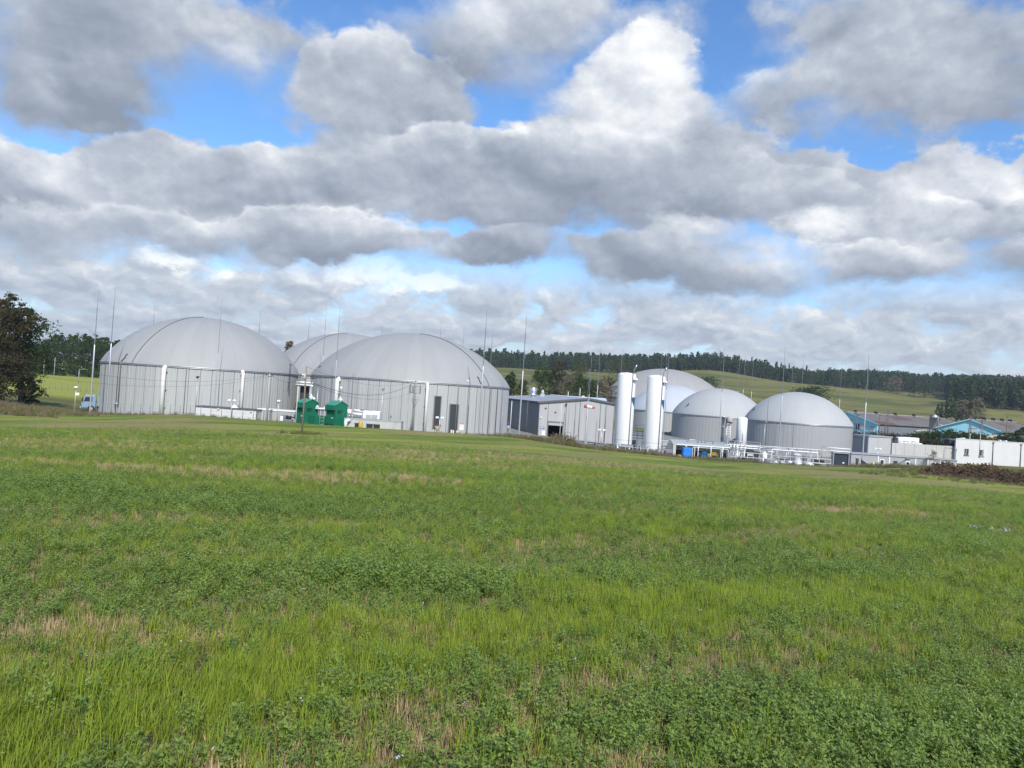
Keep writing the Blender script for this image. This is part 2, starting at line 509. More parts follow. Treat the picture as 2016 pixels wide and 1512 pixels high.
    g1 = k.mix(k.smooth(n_fin, 0.35, 0.75, 0.0, 0.45), g1, (.080, .115, .022, 1))
    near = k.mix(k.smooth(sp.outputs[1], 6.0, 26.0, 0.0, 1.0), soil, g1)
    # the grazed hill beyond the plant
    n_h = k.noise(k.vmath('MULTIPLY', P, (0.35, 1.0, 2.0)), 0.035, 5.0, 0.6)
    n_h2 = k.noise(k.vmath('MULTIPLY', P, (0.5, 1.0, 1.0)), 0.25, 6.0, 0.65)
    h = k.mix(k.smooth(n_h, 0.35, 0.65), (.090, .110, .028, 1), (.215, .195, .055, 1))
    h = k.mix(k.smooth(n_h2, 0.4, 0.7, 0.0, 0.85), h, (.090, .085, .030, 1))
    meadow = k.mix(n_h2, (.24, .26, .045, 1), (.33, .33, .07, 1))
    h = k.mix(k.math('MULTIPLY', k.smooth(sp.outputs[0], -60, -40, 1.0, 0.0), k.smooth(sp.outputs[1], 118, 135)), h, meadow)
    col = k.mix(k.smooth(sp.outputs[1], 88, 100), near, h)
    t.links.new(col, p.inputs['Base Color'])
    b = k.n('ShaderNodeBump')
    b.inputs['Strength'].default_value = 0.8
    b.inputs['Distance'].default_value = 0.12
    t.links.new(k.math('ADD', k.noise(P, 3.0, 6.0, 0.7), n_fin), b.inputs['Height'])
    t.links.new(b.outputs[0], p.inputs['Normal'])
    me.materials.append(m)
    return o


ground = build_ground()


def drape(name, poly_rows, material, dz, kind='structure'):
    """sheet lying on the terrain; poly_rows = rows of (x, y) from one side to the other"""
    verts, faces = [], []
    nc = len(poly_rows[0])
    for row in poly_rows:
        for x, y in row:
            verts.append((x, y, G(x, y) + dz))
    for r in range(len(poly_rows) - 1):
        for c in range(nc - 1):
            a = r * nc + c
            faces.append((a, a + 1, a + nc + 1, a + nc))
    me = bpy.data.meshes.new(name)
    me.from_pydata(verts, [], faces)
    for pl in me.polygons:
        pl.use_smooth = True
    me.materials.append(material)
    o = bpy.data.objects.new(name, me)
    COL.objects.link(o)
    o['kind'] = kind
    return o

# ------------------------------------------------------------------ meadow plants (stuff)
PROTO = bpy.data.collections.new('plant_prototypes')      # never linked to the scene


def proto(name, verts, faces, material, coll):
    me = bpy.data.meshes.new(name)
    me.from_pydata(verts, [], faces)
    me.materials.append(material)
    for pl in me.polygons:
        pl.use_smooth = True
    o = bpy.data.objects.new(name, me)
    coll.objects.link(o)
    return o


def blade(vs, fs, rng, x, y, h, w, lean, az, curve=0.5, seg=3):
    ca, sa = math.cos(az), math.sin(az)
    pa = az + math.pi / 2 + rng.uniform(-.5, .5)
    px, py = math.cos(pa), math.sin(pa)
    b = len(vs)
    for i in range(seg):
        f = i / seg
        d = lean * h * (f ** (1 + curve))
        ww = w * (1 - 0.55 * f) * 0.5
        z = h * f * (1 - 0.25 * lean * f)
        vs.append((x + ca * d - px * ww, y + sa * d - py * ww, z))
        vs.append((x + ca * d + px * ww, y + sa * d + py * ww, z))
    d = lean * h
    vs.append((x + ca * d, y + sa * d, h * (1 - 0.25 * lean)))
    for i in range(seg - 1):
        a = b + 2 * i
        fs.append((a, a + 1, a + 3, a + 2))
    a = b + 2 * (seg - 1)
    fs.append((a, a + 1, a + 2))


def make_plants():
    rng = random.Random(5)
    cols = {k: bpy.data.collections.new(k) for k in ('rye', 'lucerne', 'stubble', 'herb', 'patch_green', 'patch_dark', 'patch_dry')}
    m_rye = leaf_mat('rye_leaf', (.158, .238, .022), (.395, .450, .050), 0.45, rnd=0.5)
    m_luc = leaf_mat('lucerne_leaf', (.135, .215, .042), (.330, .415, .090), 0.45, rnd=0.5)
    m_stub = leaf_mat('stubble_stem', (.29, .21, .11), (.58, .45, .25), 0.1, rnd=0.5, gloss=0.05)
    m_mown = leaf_mat('mown_leaf', (.20, .265, .028), (.43, .46, .060), 0.45, rnd=0.6)
    m_herb = leaf_mat('herb_leaf', (.08, .17, .045), (.16, .25, .08), 0.25, rnd=0.5)
    for v in range(4):                                                    # ryegrass tufts
        vs, fs = [], []
        for i in range(20):
            r, a = 0.055 * math.sqrt(rng.random()), rng.uniform(0, 6.28)
            blade(vs, fs, rng, r * math.cos(a), r * math.sin(a), rng.uniform(.07, .16), rng.uniform(.0032, .0055), rng.uniform(.1, .75), rng.gauss(0.5, 1.1), 0.7)
        proto('rye_tuft', vs, fs, m_rye, cols['rye'])
    for v in range(4):                                                    # lucerne sprigs: stems with threefold leaves
        vs, fs = [], []
        for s_ in range(5):
            bx, by = rng.uniform(-.04, .04), rng.uniform(-.04, .04)
            h = rng.uniform(.06, .19)
            az = rng.uniform(0, 6.28)
            ln = rng.uniform(.05, .6)
            blade(vs, fs, rng, bx, by, h, .0035, ln, az, 0.6, 2)
            for q in range(8):
                f = 0.2 + 0.8 * (q / 7.0)
                d = ln * h * f ** 1.6
                cx, cy, cz = bx + math.cos(az) * d, by + math.sin(az) * d, h * f * (1 - .25 * ln * f)
                la = rng.uniform(0, 6.28)
                pl = rng.uniform(.010, .026) * (1.15 - .6 * f)
                ox, oy, oz = cx + math.cos(la) * pl, cy + math.sin(la) * pl, cz + rng.uniform(.002, .014)
                for tt in (-0.75, 0, 0.75):
                    a2 = la + tt + rng.uniform(-.15, .15)
                    L, Wd = rng.uniform(.013, .023), rng.uniform(.0028, .0052)
                    dz = rng.uniform(-.002, .016)
                    ux, uy = math.cos(a2), math.sin(a2)
                    tw = rng.uniform(-.004, .004)
                    n0 = len(vs)
                    vs += [(ox, oy, oz), (ox + ux * L * .6 - uy * Wd, oy + uy * L * .6 + ux * Wd, oz + dz * .6 + tw),
                           (ox + ux * L, oy + uy * L, oz + dz), (ox + ux * L * .6 + uy * Wd, oy + uy * L * .6 - ux * Wd, oz + dz * .6 - tw)]
                    fs.append((n0, n0 + 1, n0 + 2, n0 + 3))
        proto('lucerne_sprig', vs, fs, m_luc, cols['lucerne'])
    for v in range(3):                                                    # cut stems
        vs, fs = [], []
        for i in range(22):
            r, a = 0.07 * math.sqrt(rng.random()), rng.uniform(0, 6.28)
            blade(vs, fs, rng, r * math.cos(a), r * math.sin(a), rng.uniform(.035, .10), rng.uniform(.0025, .0042), rng.uniform(.0, .55), rng.uniform(0, 6.28), 0.1, 2)
        proto('stubble_tuft', vs, fs, m_stub, cols['stubble'])
    for v in range(2):                                                    # broad leaved rosette
        vs, fs = [], []
        for i in range(9):
            blade(vs, fs, rng, rng.uniform(-.01, .01), rng.uniform(-.01, .01), rng.uniform(.07, .13), rng.uniform(.018, .03), rng.uniform(.5, 1.3), i * 0.7 + rng.uniform(-.3, .3), 0.4, 3)
        proto('herb_rosette', vs, fs, m_herb, cols['herb'])
    for key, m_, hh, nb, ww in (('patch_green', m_mown, (.05, .12), 60, .010), ('patch_dark', m_luc, (.06, .15), 70, .016), ('patch_dry', m_stub, (.04, .11), 50, .008)):
        for v in range(3):                                                # half-metre tussocks for the distance
            vs, fs = [], []
            for i in range(nb):
                r, a = 0.24 * math.sqrt(rng.random()), rng.uniform(0, 6.28)
                blade(vs, fs, rng, r * math.cos(a), r * math.sin(a), rng.uniform(*hh), rng.uniform(.7, 1.3) * ww, rng.uniform(.1, .9), rng.gauss(0.5, 1.3), 0.6, 2)
            proto(key + '_tussock', vs, fs, m_, cols[key])
    return cols


def scatter(name, pts, rots, scales, coll, label):
    """one 'stuff' object: points on the field, plants instanced on them"""
    me = bpy.data.meshes.new(name)
    me.vertices.add(len(pts))
    me.vertices.foreach_set('co', np.asarray(pts, np.float32).ravel())
    a = me.attributes.new('rot', 'FLOAT_VECTOR', 'POINT')
    a.data.foreach_set('vector', np.asarray(rots, np.float32).ravel())
    a = me.attributes.new('scl', 'FLOAT', 'POINT')
    a.data.foreach_set('value', np.asarray(scales, np.float32))
    o = bpy.data.objects.new(name, me)
    COL.objects.link(o)
    g = bpy.data.node_groups.new(name + '_nodes', 'GeometryNodeTree')
    g.interface.new_socket('Geometry', in_out='INPUT', socket_type='NodeSocketGeometry')
    g.interface.new_socket('Geometry', in_out='OUTPUT', socket_type='NodeSocketGeometry')
    gi, go = g.nodes.new('NodeGroupInput'), g.nodes.new('NodeGroupOutput')
    ci = g.nodes.new('GeometryNodeCollectionInfo')
    ci.inputs['Collection'].default_value = coll
    ci.inputs['Separate Children'].default_value = True
    ci.inputs['Reset Children'].default_value = True
    ip = g.nodes.new('GeometryNodeInstanceOnPoints')
    ip.inputs['Pick Instance'].default_value = True
    na = g.nodes.new('GeometryNodeInputNamedAttribute')
    na.data_type = 'FLOAT_VECTOR'
    na.inputs['Name'].default_value = 'rot'
    ns = g.nodes.new('GeometryNodeInputNamedAttribute')
    ns.data_type = 'FLOAT'
    ns.inputs['Name'].default_value = 'scl'
    rv = g.nodes.new('FunctionNodeRandomValue')
    rv.data_type = 'INT'
    rv.inputs['Min'].default_value = 0
    rv.inputs['Max'].default_value = 11
    g.links.new(gi.outputs[0], ip.inputs['Points'])
    g.links.new(ci.outputs[0], ip.inputs['Instance'])
    e2r = g.nodes.new('FunctionNodeEulerToRotation')
    g.links.new(na.outputs['Attribute'], e2r.inputs[0])
    g.links.new(e2r.outputs[0], ip.inputs['Rotation'])
    g.links.new(ns.outputs['Attribute'], ip.inputs['Scale'])
    g.links.new([s for s in rv.outputs if s.type == 'INT'][0], ip.inputs['Instance Index'])
    g.links.new(ip.outputs[0], go.inputs[0])
    md = o.modifiers.new('plants', 'NODES')
    md.node_group = g
    o['kind'] = 'stuff'
    o['label'] = label
    o['category'] = 'grass'
    return o


def vnoise(x, y, seed, octaves=3):
    """smooth value noise in [0, 1] for arrays"""
    tot, amp, nrm = 0.0, 1.0, 0.0
    for oc in range(octaves):
        xi, yi = np.floor(x).astype(np.int64), np.floor(y).astype(np.int64)
        fx, fy = x - xi, y - yi
        fx, fy = fx * fx * (3 - 2 * fx), fy * fy * (3 - 2 * fy)

        def hsh(a, b):
            n = (a * 374761393 + b * 668265263 + (seed + oc) * 1442695041) & 0x7fffffff
            n = ((n ^ (n >> 13)) * 1274126177) & 0x7fffffff
            return ((n ^ (n >> 16)) & 0xffff) / 65535.0
        v_ = (hsh(xi, yi) * (1 - fx) + hsh(xi + 1, yi) * fx) * (1 - fy) + (hsh(xi, yi + 1) * (1 - fx) + hsh(xi + 1, yi + 1) * fx) * fy
        tot = tot + amp * v_
        nrm += amp
        amp *= 0.5
        x, y = x * 2.03 + 17.1, y * 2.03 + 5.7
    return tot / nrm


FIELD_EDGE_U = np.array([-900, 0, 200, 400, 600, 800, 1000, 1200, 1400, 1600, 1800, 2016, 2900], float)
FIELD_EDGE_Y = np.array([70, 70, 80, 83, 83, 83, 85, 90, 92, 93, 88, 66, 60], float)
FIELD_EDGE_T = np.array([V(u, 725 + (u - 393) * .0673, 100.0).x / 100.0 for u in FIELD_EDGE_U])


def plant_field():
    cols = make_plants()
    rs = np.random.default_rng(11)

    def ring(y0, y1, dens, marg=2.5):
        w0, w1 = 0.76 * y0 + marg, 0.76 * y1 + marg
        n = int((w0 + w1) * (y1 - y0) * dens)
        y = rs.uniform(y0, y1, n)
        x = rs.uniform(-w1, w1, n)
        keep = np.abs(x) < 0.76 * y + marg
        x, y = x[keep], y[keep]
        ed = np.interp(x / np.maximum(y, 1), FIELD_EDGE_T, FIELD_EDGE_Y)
        k2 = y < ed
        return x[k2], y[k2]

    PATCHES = [(-1.0, 7.1, .75, .35, 'l', 1.6), (4.7, 9.8, 1.1, .6, 'l', 1.2), (-6.5, 12.3, 4.0, 1.0, 'l', 1.3), (2.4, 4.0, 1.0, .5, 'l', .9),
               (8.7, 20.0, 1.0, .5, 's', 1.6), (10.7, 20.5, 1.3, .6, 's', 1.6), (-8.5, 17.5, 5.0, .8, 's', 1.3), (-3.0, 18.5, 3.0, .6, 's', 1.0),
               (-2.6, 5.0, .9, .25, 's', 1.0), (-.6, 5.6, .8, .22, 's', .8), (.6, 3.4, .4, .25, 's', .9), (-.9, 3.1, .5, .2, 's', .8)]

    def tall(x, y):
        t_ = 1.0
        for (bx, by, rx, ry, kd, am) in PATCHES:
            t_ = t_ + (.28 if kd == 'l' else .4) * am * np.exp(-((x - bx) / rx) ** 2 - ((y - by) / ry) ** 2)
        return t_

    def classes(x, y):
        w = y * math.cos(R(38)) - x * math.sin(R(38))
        al = x * math.cos(R(38)) + y * math.sin(R(38))
        wob = (vnoise(al * 0.25, w * 0.25, 3) - 0.5) * 2.2
        ph = np.mod(w + wob + 0.3, 5.3)
        band = np.exp(-((ph - 4.2) / 0.85) ** 2)
        n1 = vnoise(x * 0.55, y * 0.55, 7)
        n2 = vnoise(x * 1.6, y * 1.6, 9)
        n3 = vnoise(al * 0.35, w * 1.2, 21)
        n4 = vnoise(x * 0.22, y * 0.22, 41)
        wide = np.clip(1.25 - 0.35 * np.abs(w - 4.2), 0.35, 1)         # the nearest band is the clearest
        rye = np.clip(0.24 + 1.0 * band * wide + (n1 - 0.5) * 1.1 + (n4 - .5) * 0.6, 0.10, 1.2)
        lines = np.exp(-((ph - 5.15) / .30) ** 2) + np.exp(-((ph - 2.75) / .38) ** 2) + np.exp(-((ph + .15) / .30) ** 2)
        stub = np.clip(0.12 + lines * wide * 0.55 * (n1 > .42) + (n3 - 0.45) * 1.8 + (n2 - .5) * 1.2, 0.04, 0.9) * (1 - 0.85 * band * wide)
        luc = np.clip(0.42 + (n2 - 0.42) * 2.0 + (n4 - .5) * 0.8, 0.03, 1.1) * (1 - 0.88 * band * wide) * (1 - .5 * np.clip(lines, 0, 1) * wide)
        luc = luc * np.where((w < 2.9), 1.35, 1) * np.where(y > 24, 0.55, 1)
        strip = np.exp(-((y - (38 + .75 * x)) / 6.0) ** 2) * (x < 14)
        stub = np.clip(stub + strip * 0.9, 0, 1)
        for (bx, by, rx, ry, kd, am) in PATCHES:
            g = am * np.exp(-((x - bx) / rx) ** 2 - ((y - by) / ry) ** 2) * (.5 + n2)
            if kd == 'l':
                luc, rye, stub = luc + 1.6 * g, rye * (1 - np.clip(g, 0, .9)), stub * (1 - np.clip(g, 0, .9))
            else:
                stub, luc = stub + 1.5 * g, luc * (1 - np.clip(g, 0, .9))
        return rye, luc, stub, n2

    acc = {k: [] for k in cols}

    def add(key, x, y, prob, smin, smax):
        kk = rs.random(len(x)) < prob
        x, y = x[kk], y[kk]
        acc[key].append(np.stack([x, y, terrain(x, y) - 0.006, rs.uniform(smin, smax, len(x))], 1))

    for (y0, y1, dens, sc) in ((1.7, 5.5, 470, 1.0), (5.5, 9.5, 330, 1.05), (9.5, 16, 170, 1.15), (16, 26, 85, 1.2), (26, 36, 42, 1.2), (36, 46, 18, 1.15)):
        x, y = ring(y0, y1, dens)
        rye, luc, stub, n2 = classes(x, y)
        tot = rye + luc + stub + 0.10
        hv = (0.55 + 0.75 * vnoise(x * 0.8, y * 0.8, 33)) * tall(x, y)
        pick = rs.random(len(x)) * tot
        isr, isl, iss = pick < rye, (pick >= rye) & (pick < rye + luc), (pick >= rye + luc) & (pick < rye + luc + stub)
        for key, mk, f in (('rye', isr, 1.05), ('lucerne', isl, 1.0), ('stubble', iss, 1.0)):
            xx, yy = x[mk], y[mk]
            acc[key].append(np.stack([xx, yy, terrain(xx, yy) - 0.006, hv[mk] * f * sc * rs.uniform(.7, 1.2, len(xx))], 1))
        add('herb', x, y, 0.006, .4 * sc, .8 * sc)
    for (y0, y1, dens, sc) in ((22, 34, 8, .75), (34, 55, 8, .7), (55, 94, 7, .65)):
        x, y = ring(y0, y1, dens, 5.0)
        rye, luc, stub, n2 = classes(x, y)
        mow = np.where(y > 32, 0.6, 1.0)
        wv, av = y * math.cos(R(38)) - x * math.sin(R(38)), x * math.cos(R(38)) + y * math.sin(R(38))
        drys = np.clip((vnoise(av * .045, wv * .30, 51, 4) - .48) * 4.5, 0, 1)
        for key, pr in (('patch_green', (0.12 + 0.35 * rye) * (1 - .75 * drys)), ('patch_dark', 0.22 * luc * (1 - drys)), ('patch_dry', 0.05 + 0.22 * stub + .5 * drys)):
            kk = rs.random(len(x)) < pr
            xx, yy = x[kk], y[kk]
            acc[key].append(np.stack([xx, yy, terrain(xx, yy) - 0.01, sc * mow[kk] * rs.uniform(.6, 1.2, len(xx))], 1))
    meta = {'rye': ('ryegrass', 'bright yellow green ryegrass standing in mown bands across the near field'),
            'lucerne': ('lucerne', 'dark green three-leaved lucerne growing between the grass bands'),
            'stubble': ('stubble', 'short brown cut stems left among the green plants of the field'),
            'herb': ('broad_leaf_weed', 'broad leaved weeds scattered through the near field'),
            'patch_green': ('mown_grass', 'short mown green grass on the middle and far field'),
            'patch_dark': ('mown_lucerne', 'dark green tussocks on the middle and far field'),
            'patch_dry': ('dry_grass', 'dry straw coloured grass on the middle and far field')}
    for key, lst in acc.items():
        a = np.concatenate(lst)
        rot = np.zeros((len(a), 3))
        rot[:, 2] = rs.uniform(0, 6.28, len(a)) if key in ('lucerne', 'herb', 'stubble') else rs.normal(0.0, 0.9, len(a))
        rot[:, 0] = rs.normal(0, .1, len(a))
        rot[:, 1] = rs.normal(0, .1, len(a))
        scatter(meta[key][0], a[:, :3], rot, a[:, 3], cols[key], meta[key][1])
    # a few pale blooms and white blossom sprays of the near field
    rng = random.Random(4)
    vs, fs = [], []
    spots = []
    for i in range(46):
        y = rng.uniform(2.8, 9)
        x = rng.uniform(-.7, .75) * y
        spots.append((x, y, .13, .006, 4))
    for (u, v) in ((1918, 1020), (1940, 1031), (1946, 1032), (1962, 1043), (1964, 1046), (1958, 1040), (1925, 1024)):
        p = V(u, v, 15.0)
        spots.append((p.x, 15.0 + rng.uniform(-.3, .3), .28, .017, 9))
    for (x, y, h, s_, n) in spots:
        z = G(x, y)
        for q in range(n):
            cx, cy, cz = x + rng.gauss(0, s_ * 1.3), y + rng.gauss(0, s_ * 1.3), z + h + rng.gauss(0, s_)
            a, r_ = rng.uniform(0, 6.28), s_ * rng.uniform(.6, 1)
            n0 = len(vs)
            t1, t2 = rng.uniform(-.6, .6) * r_, rng.uniform(-.6, .6) * r_
            vs += [(cx + r_ * math.cos(a), cy + r_ * math.sin(a), cz + t1), (cx - r_ * math.sin(a), cy + r_ * math.cos(a), cz + t2), (cx - r_ * math.cos(a), cy - r_ * math.sin(a), cz - t1), (cx + r_ * math.sin(a), cy - r_ * math.cos(a), cz - t2)]
            fs.append((n0, n0 + 1, n0 + 2, n0 + 3))
    me = bpy.data.meshes.new('small_blossoms')
    me.from_pydata(vs, [], fs)
    me.materials.append(leaf_mat('pale_petal', (.40, .36, .62), (.82, .80, .84), 0.3, rnd=0.0, gloss=0))
    o = bpy.data.objects.new('small_blossoms', me)
    COL.objects.link(o)
    o['kind'] = 'stuff'
    o['label'] = 'tiny white and pale violet blossoms dotted among the field plants'
    o['category'] = 'flowers'


plant_field()

# ------------------------------------------------------------------ mesh helpers
class MB:
    """collects shapes, then becomes ONE mesh object"""
    def __init__(self):
        self.v, self.f, self.sm = [], [], []

    def add(self, verts, faces, smooth=False):
        n = len(self.v)
        self.v += [tuple(p) for p in verts]
        self.f += [tuple(i + n for i in fc) for fc in faces]
        self.sm += [smooth] * len(faces)
        return self

    def box(self, c, s, rz=0.0, tilt=None, bev=0.0):
        m = Matrix.Rotation(rz, 3, 'Z')
        if tilt:
            m = m @ Matrix.Rotation(tilt[0], 3, tilt[1])
        c = Vector(c)
        hx, hy, hz = s[0] / 2, s[1] / 2, s[2] / 2
        if bev <= 0:
            vs = [c + m @ Vector((x, y, z)) for z in (-hz, hz) for (x, y) in ((-hx, -hy), (hx, -hy), (hx, hy), (-hx, hy))]
            return self.add(vs, [(3, 2, 1, 0), (4, 5, 6, 7), (0, 1, 5, 4), (1, 2, 6, 5), (2, 3, 7, 6), (3, 0, 4, 7)])
        b = bev
        ring = lambda dx, dy, z: [c + m @ Vector((x, y, z)) for (x, y) in ((-dx + b, -dy), (dx - b, -dy), (dx, -dy + b), (dx, dy - b), (dx - b, dy), (-dx + b, dy), (-dx, dy - b), (-dx, -dy + b))]
        vs = ring(hx - b, hy - b, -hz) + ring(hx, hy, -hz + b) + ring(hx, hy, hz - b) + ring(hx - b, hy - b, hz)
        fs = [tuple(range(7, -1, -1)), tuple(range(24, 32))]
        for r in range(3):
            for i in range(8):
                j = (i + 1) % 8
                fs.append((r * 8 + i, r * 8 + j, r * 8 + 8 + j, r * 8 + 8 + i))
        return self.add(vs, fs)

    def cyl(self, p0, p1, r0, r1=None, n=10, caps=True):
        r1 = r0 if r1 is None else r1
        p0, p1 = Vector(p0), Vector(p1)
        d = (p1 - p0).normalized()
        a = d.orthogonal().normalized()
        b = d.cross(a)
        vs = [p0 + (a * math.cos(t) + b * math.sin(t)) * r0 for t in [2 * math.pi * i / n for i in range(n)]]
        vs += [p1 + (a * math.cos(t) + b * math.sin(t)) * r1 for t in [2 * math.pi * i / n for i in range(n)]]
        self.add(vs, [(i, (i + 1) % n, n + (i + 1) % n, n + i) for i in range(n)], True)
        if caps:
            k = len(self.v) - 2 * n
            self.f += [tuple(k + i for i in range(n - 1, -1, -1)), tuple(k + n + i for i in range(n))]
            self.sm += [False, False]
        return self

    def tube(self, pts, r, n=8):
        pts = [Vector(p) for p in pts]
        a = (pts[1] - pts[0]).orthogonal().normalized()
        rings = []
        for i, p in enumerate(pts):
            d = ((pts[min(i + 1, len(pts) - 1)] - p).normalized() + (p - pts[max(i - 1, 0)]).normalized()).normalized()
            a = (a - d * a.dot(d)).normalized()
            b = d.cross(a)
            rings.append([p + (a * math.cos(t) + b * math.sin(t)) * r for t in [2 * math.pi * j / n for j in range(n)]])
        vs = [q for rg in rings for q in rg]
        fs = [(i * n + j, i * n + (j + 1) % n, (i + 1) * n + (j + 1) % n, (i + 1) * n + j) for i in range(len(pts) - 1) for j in range(n)]
        self.add(vs, fs, True)
        k = len(self.v) - len(vs)
        self.f += [tuple(k + j for j in range(n - 1, -1, -1)), tuple(k + (len(pts) - 1) * n + j for j in range(n))]
        self.sm += [False, False]
        return self

    def lathe(self, prof, n=24, c=(0, 0, 0), cap=False):
        cx, cy, cz = c
        vs = [(cx + r * math.cos(2 * math.pi * j / n), cy + r * math.sin(2 * math.pi * j / n), cz + z) for (r, z) in prof for j in range(n)]
        fs = [(i * n + j, i * n + (j + 1) % n, (i + 1) * n + (j + 1) % n, (i + 1) * n + j) for i in range(len(prof) - 1) for j in range(n)]
        self.add(vs, fs, True)
        if cap:
            k = len(self.v) - len(vs)
            self.f += [tuple(k + j for j in range(n - 1, -1, -1)), tuple(k + (len(prof) - 1) * n + j for j in range(n))]
            self.sm += [False, False]
        return self

    def prism(self, poly, d):
        """closed polygon of 3-D points pushed along vector d"""
        poly = [Vector(p) for p in poly]
        d = Vector(d)
        n = len(poly)
        vs = poly + [p + d for p in poly]
        return self.add(vs, [tuple(range(n - 1, -1, -1)), tuple(range(n, 2 * n))] + [(i, (i + 1) % n, n + (i + 1) % n, n + i) for i in range(n)])

    def ball(self, c, r, n=12, m=8, sq=(1, 1, 1)):
        prof = [(math.sin(math.pi * i / m), -math.cos(math.pi * i / m)) for i in range(m + 1)]
        vs = [(c[0] + sq[0] * r * p * math.cos(2 * math.pi * j / n), c[1] + sq[1] * r * p * math.sin(2 * math.pi * j / n), c[2] + sq[2] * r * z) for (p, z) in prof for j in range(n)]
        fs = [(i * n + j, i * n + (j + 1) % n, (i + 1) * n + (j + 1) % n, (i + 1) * n + j) for i in range(m) for j in range(n)]
        return self.add(vs, fs, True)

    def build(self, name, material, parent=None, label=None, group=None, cat=None, kind=None, loc=None, rz=0.0):
        me = bpy.data.meshes.new(name)
        me.from_pydata(self.v, [], self.f)
        me.polygons.foreach_set('use_smooth', np.array(self.sm, bool))
        me.materials.append(material)
        me.update()
        bm = bmesh.new()
        bm.from_mesh(me)
        bmesh.ops.recalc_face_normals(bm, faces=bm.faces)
        bm.to_mesh(me)
        bm.free()
        o = bpy.data.objects.new(name, me)
        COL.objects.link(o)
        if parent is not None:
            o.parent = parent
        if loc is not None:
            o.location = loc
            o.rotation_euler = (0, 0, rz)
        for kk, vv in (('label', label), ('group', group), ('category', cat), ('kind', kind)):
            if vv:
                o[kk] = vv
        return o


def thing(name, label, cat, loc, rz=0.0, group=None):
    o = bpy.data.objects.new(name, None)
    o.empty_display_size = 0.3
    COL.objects.link(o)
    o.location = loc
    o.rotation_euler = (0, 0, rz)
    o['label'] = label
    o['category'] = cat
    if group:
        o['group'] = group
    return o


def kids(o):
    return [c for c in bpy.data.objects if c.parent == o]


def dup(root, loc, rz=0.0, label=None, scale=None):
    r = root.copy()
    COL.objects.link(r)
    r.location = loc
    r.rotation_euler = (0, 0, rz)
    if scale:
        r.scale = scale
    if label:
        r['label'] = label
    for ch in kids(root):
        c = ch.copy()
        COL.objects.link(c)
        c.parent = r
        for g in kids(ch):
            d = g.copy()
            COL.objects.link(d)
            d.parent = c
    return r


def flat(a):
    return Vector((a.x, a.y, 0))


# palette
WALL = mat('pale_grey_cladding', (.383, .384, .375), 0.55, .05, .6, rnd=.05, streak=.15)
WALL_D = mat('grey_cladding', (.318, .322, .314), 0.5, .05, .6, rnd=.04, streak=.06)
def membrane(name, col, n_gore, seam=.035, stain=.08):
    """inflated roof fabric: welded gores, rain streaks running down from the crown, patchy algae"""
    m = mat(name, col, 0.6, .05, .22, bump=.12, bscale=1.2)
    t = m.node_tree
    k = NT(t)
    p = [n for n in t.nodes if n.type == 'BSDF_PRINCIPLED'][0]
    base = p.inputs['Base Color'].links[0].from_socket
    tc = k.n('ShaderNodeTexCoord')
    s = k.n('ShaderNodeSeparateXYZ')
    t.links.new(tc.outputs['Object'], s.inputs[0])
    an = k.math('ARCTAN2', s.outputs[0], s.outputs[1])
    rad = k.math('SQRT', k.math('ADD', k.math('MULTIPLY', s.outputs[0], s.outputs[0]), k.math('MULTIPLY', s.outputs[1], s.outputs[1])))
    fr = k.math('FRACT', k.math('MULTIPLY', an, n_gore / (2 * math.pi)))
    dist = k.math('MULTIPLY', k.math('ABSOLUTE', k.math('SUBTRACT', fr, 0.5)), k.math('MULTIPLY', rad, 2 * math.pi / n_gore))
    line = k.smooth(dist, 0.02, 0.09, seam, 0.0)
    gore = k.n('ShaderNodeTexWhiteNoise', noise_dimensions='1D')
    k.put(gore.inputs['W'], k.math('FLOOR', k.math('ADD', k.math('MULTIPLY', an, n_gore / (2 * math.pi)), 0.5)))
    streak = k.noise(k.comb(k.math('MULTIPLY', k.math('SINE', an), 26.0), k.math('MULTIPLY', k.math('COSINE', an), 26.0), k.math('MULTIPLY', rad, 0.10)), 1.0, 5.0, 0.65)
    f = k.math('SUBTRACT', 1.0, line)
    f = k.math('MULTIPLY', f, k.math('MULTIPLY_ADD', k.math('SUBTRACT', streak, 0.5), stain * 2, 1.0))
    f = k.math('MULTIPLY', f, k.math('MULTIPLY_ADD', gore.outputs['Value'], 0.05, 0.975))
    sc = k.n('ShaderNodeVectorMath', operation='SCALE')
    k.put(sc.inputs[0], base)
    k.put(sc.inputs[3], f)
    t.links.new(sc.outputs[0], p.inputs['Base Color'])
    return m


MEMBRANE = membrane('grey_dome_membrane', (.310, .310, .297), 40)
MEMBRANE_B = membrane('brownish_dome_membrane', (.325, .315, .298), 56, .12)
MEMBRANE_W = membrane('pale_dome_membrane', (.385, .390, .375), 24)
SEAM = mat('dark_seam', (.10, .10, .105), 0.6)
STEEL = mat('galvanised_steel', (.46, .47, .48), 0.42, .10, 3.0, metal=.55)
STEEL_D = mat('dull_steel', (.22, .23, .24), 0.5, .12, 3.0, metal=.4)
BRIGHT = mat('bright_steel', (.68, .69, .70), 0.28, .06, 2.0, metal=.85)
WHITE = mat('white_paint', (.76, .755, .73), 0.4, .04, 1.0, streak=.03)
WHITE_D = mat('weathered_white_render', (.58, .57, .55), 0.8, .07, .7, streak=.07, bump=.2)
CONC = mat('concrete', (.40, .39, .375), 0.9, .14, .9, bump=.3, streak=.10)
CONC_W = mat('pale_concrete', (.45, .44, .405), 0.9, .12, .8, bump=.3, streak=.12)
BLACK = mat('black_rubber', (.018, .018, .02), 0.6, .1)
DARK = mat('recess_shade', (.022, .024, .03), 0.7, .2)  # near-black for flat plates, shade inside openings put into the colour
GREEN = mat('green_paint', (.008, .135, .07), 0.45, .08, .8, streak=.05)
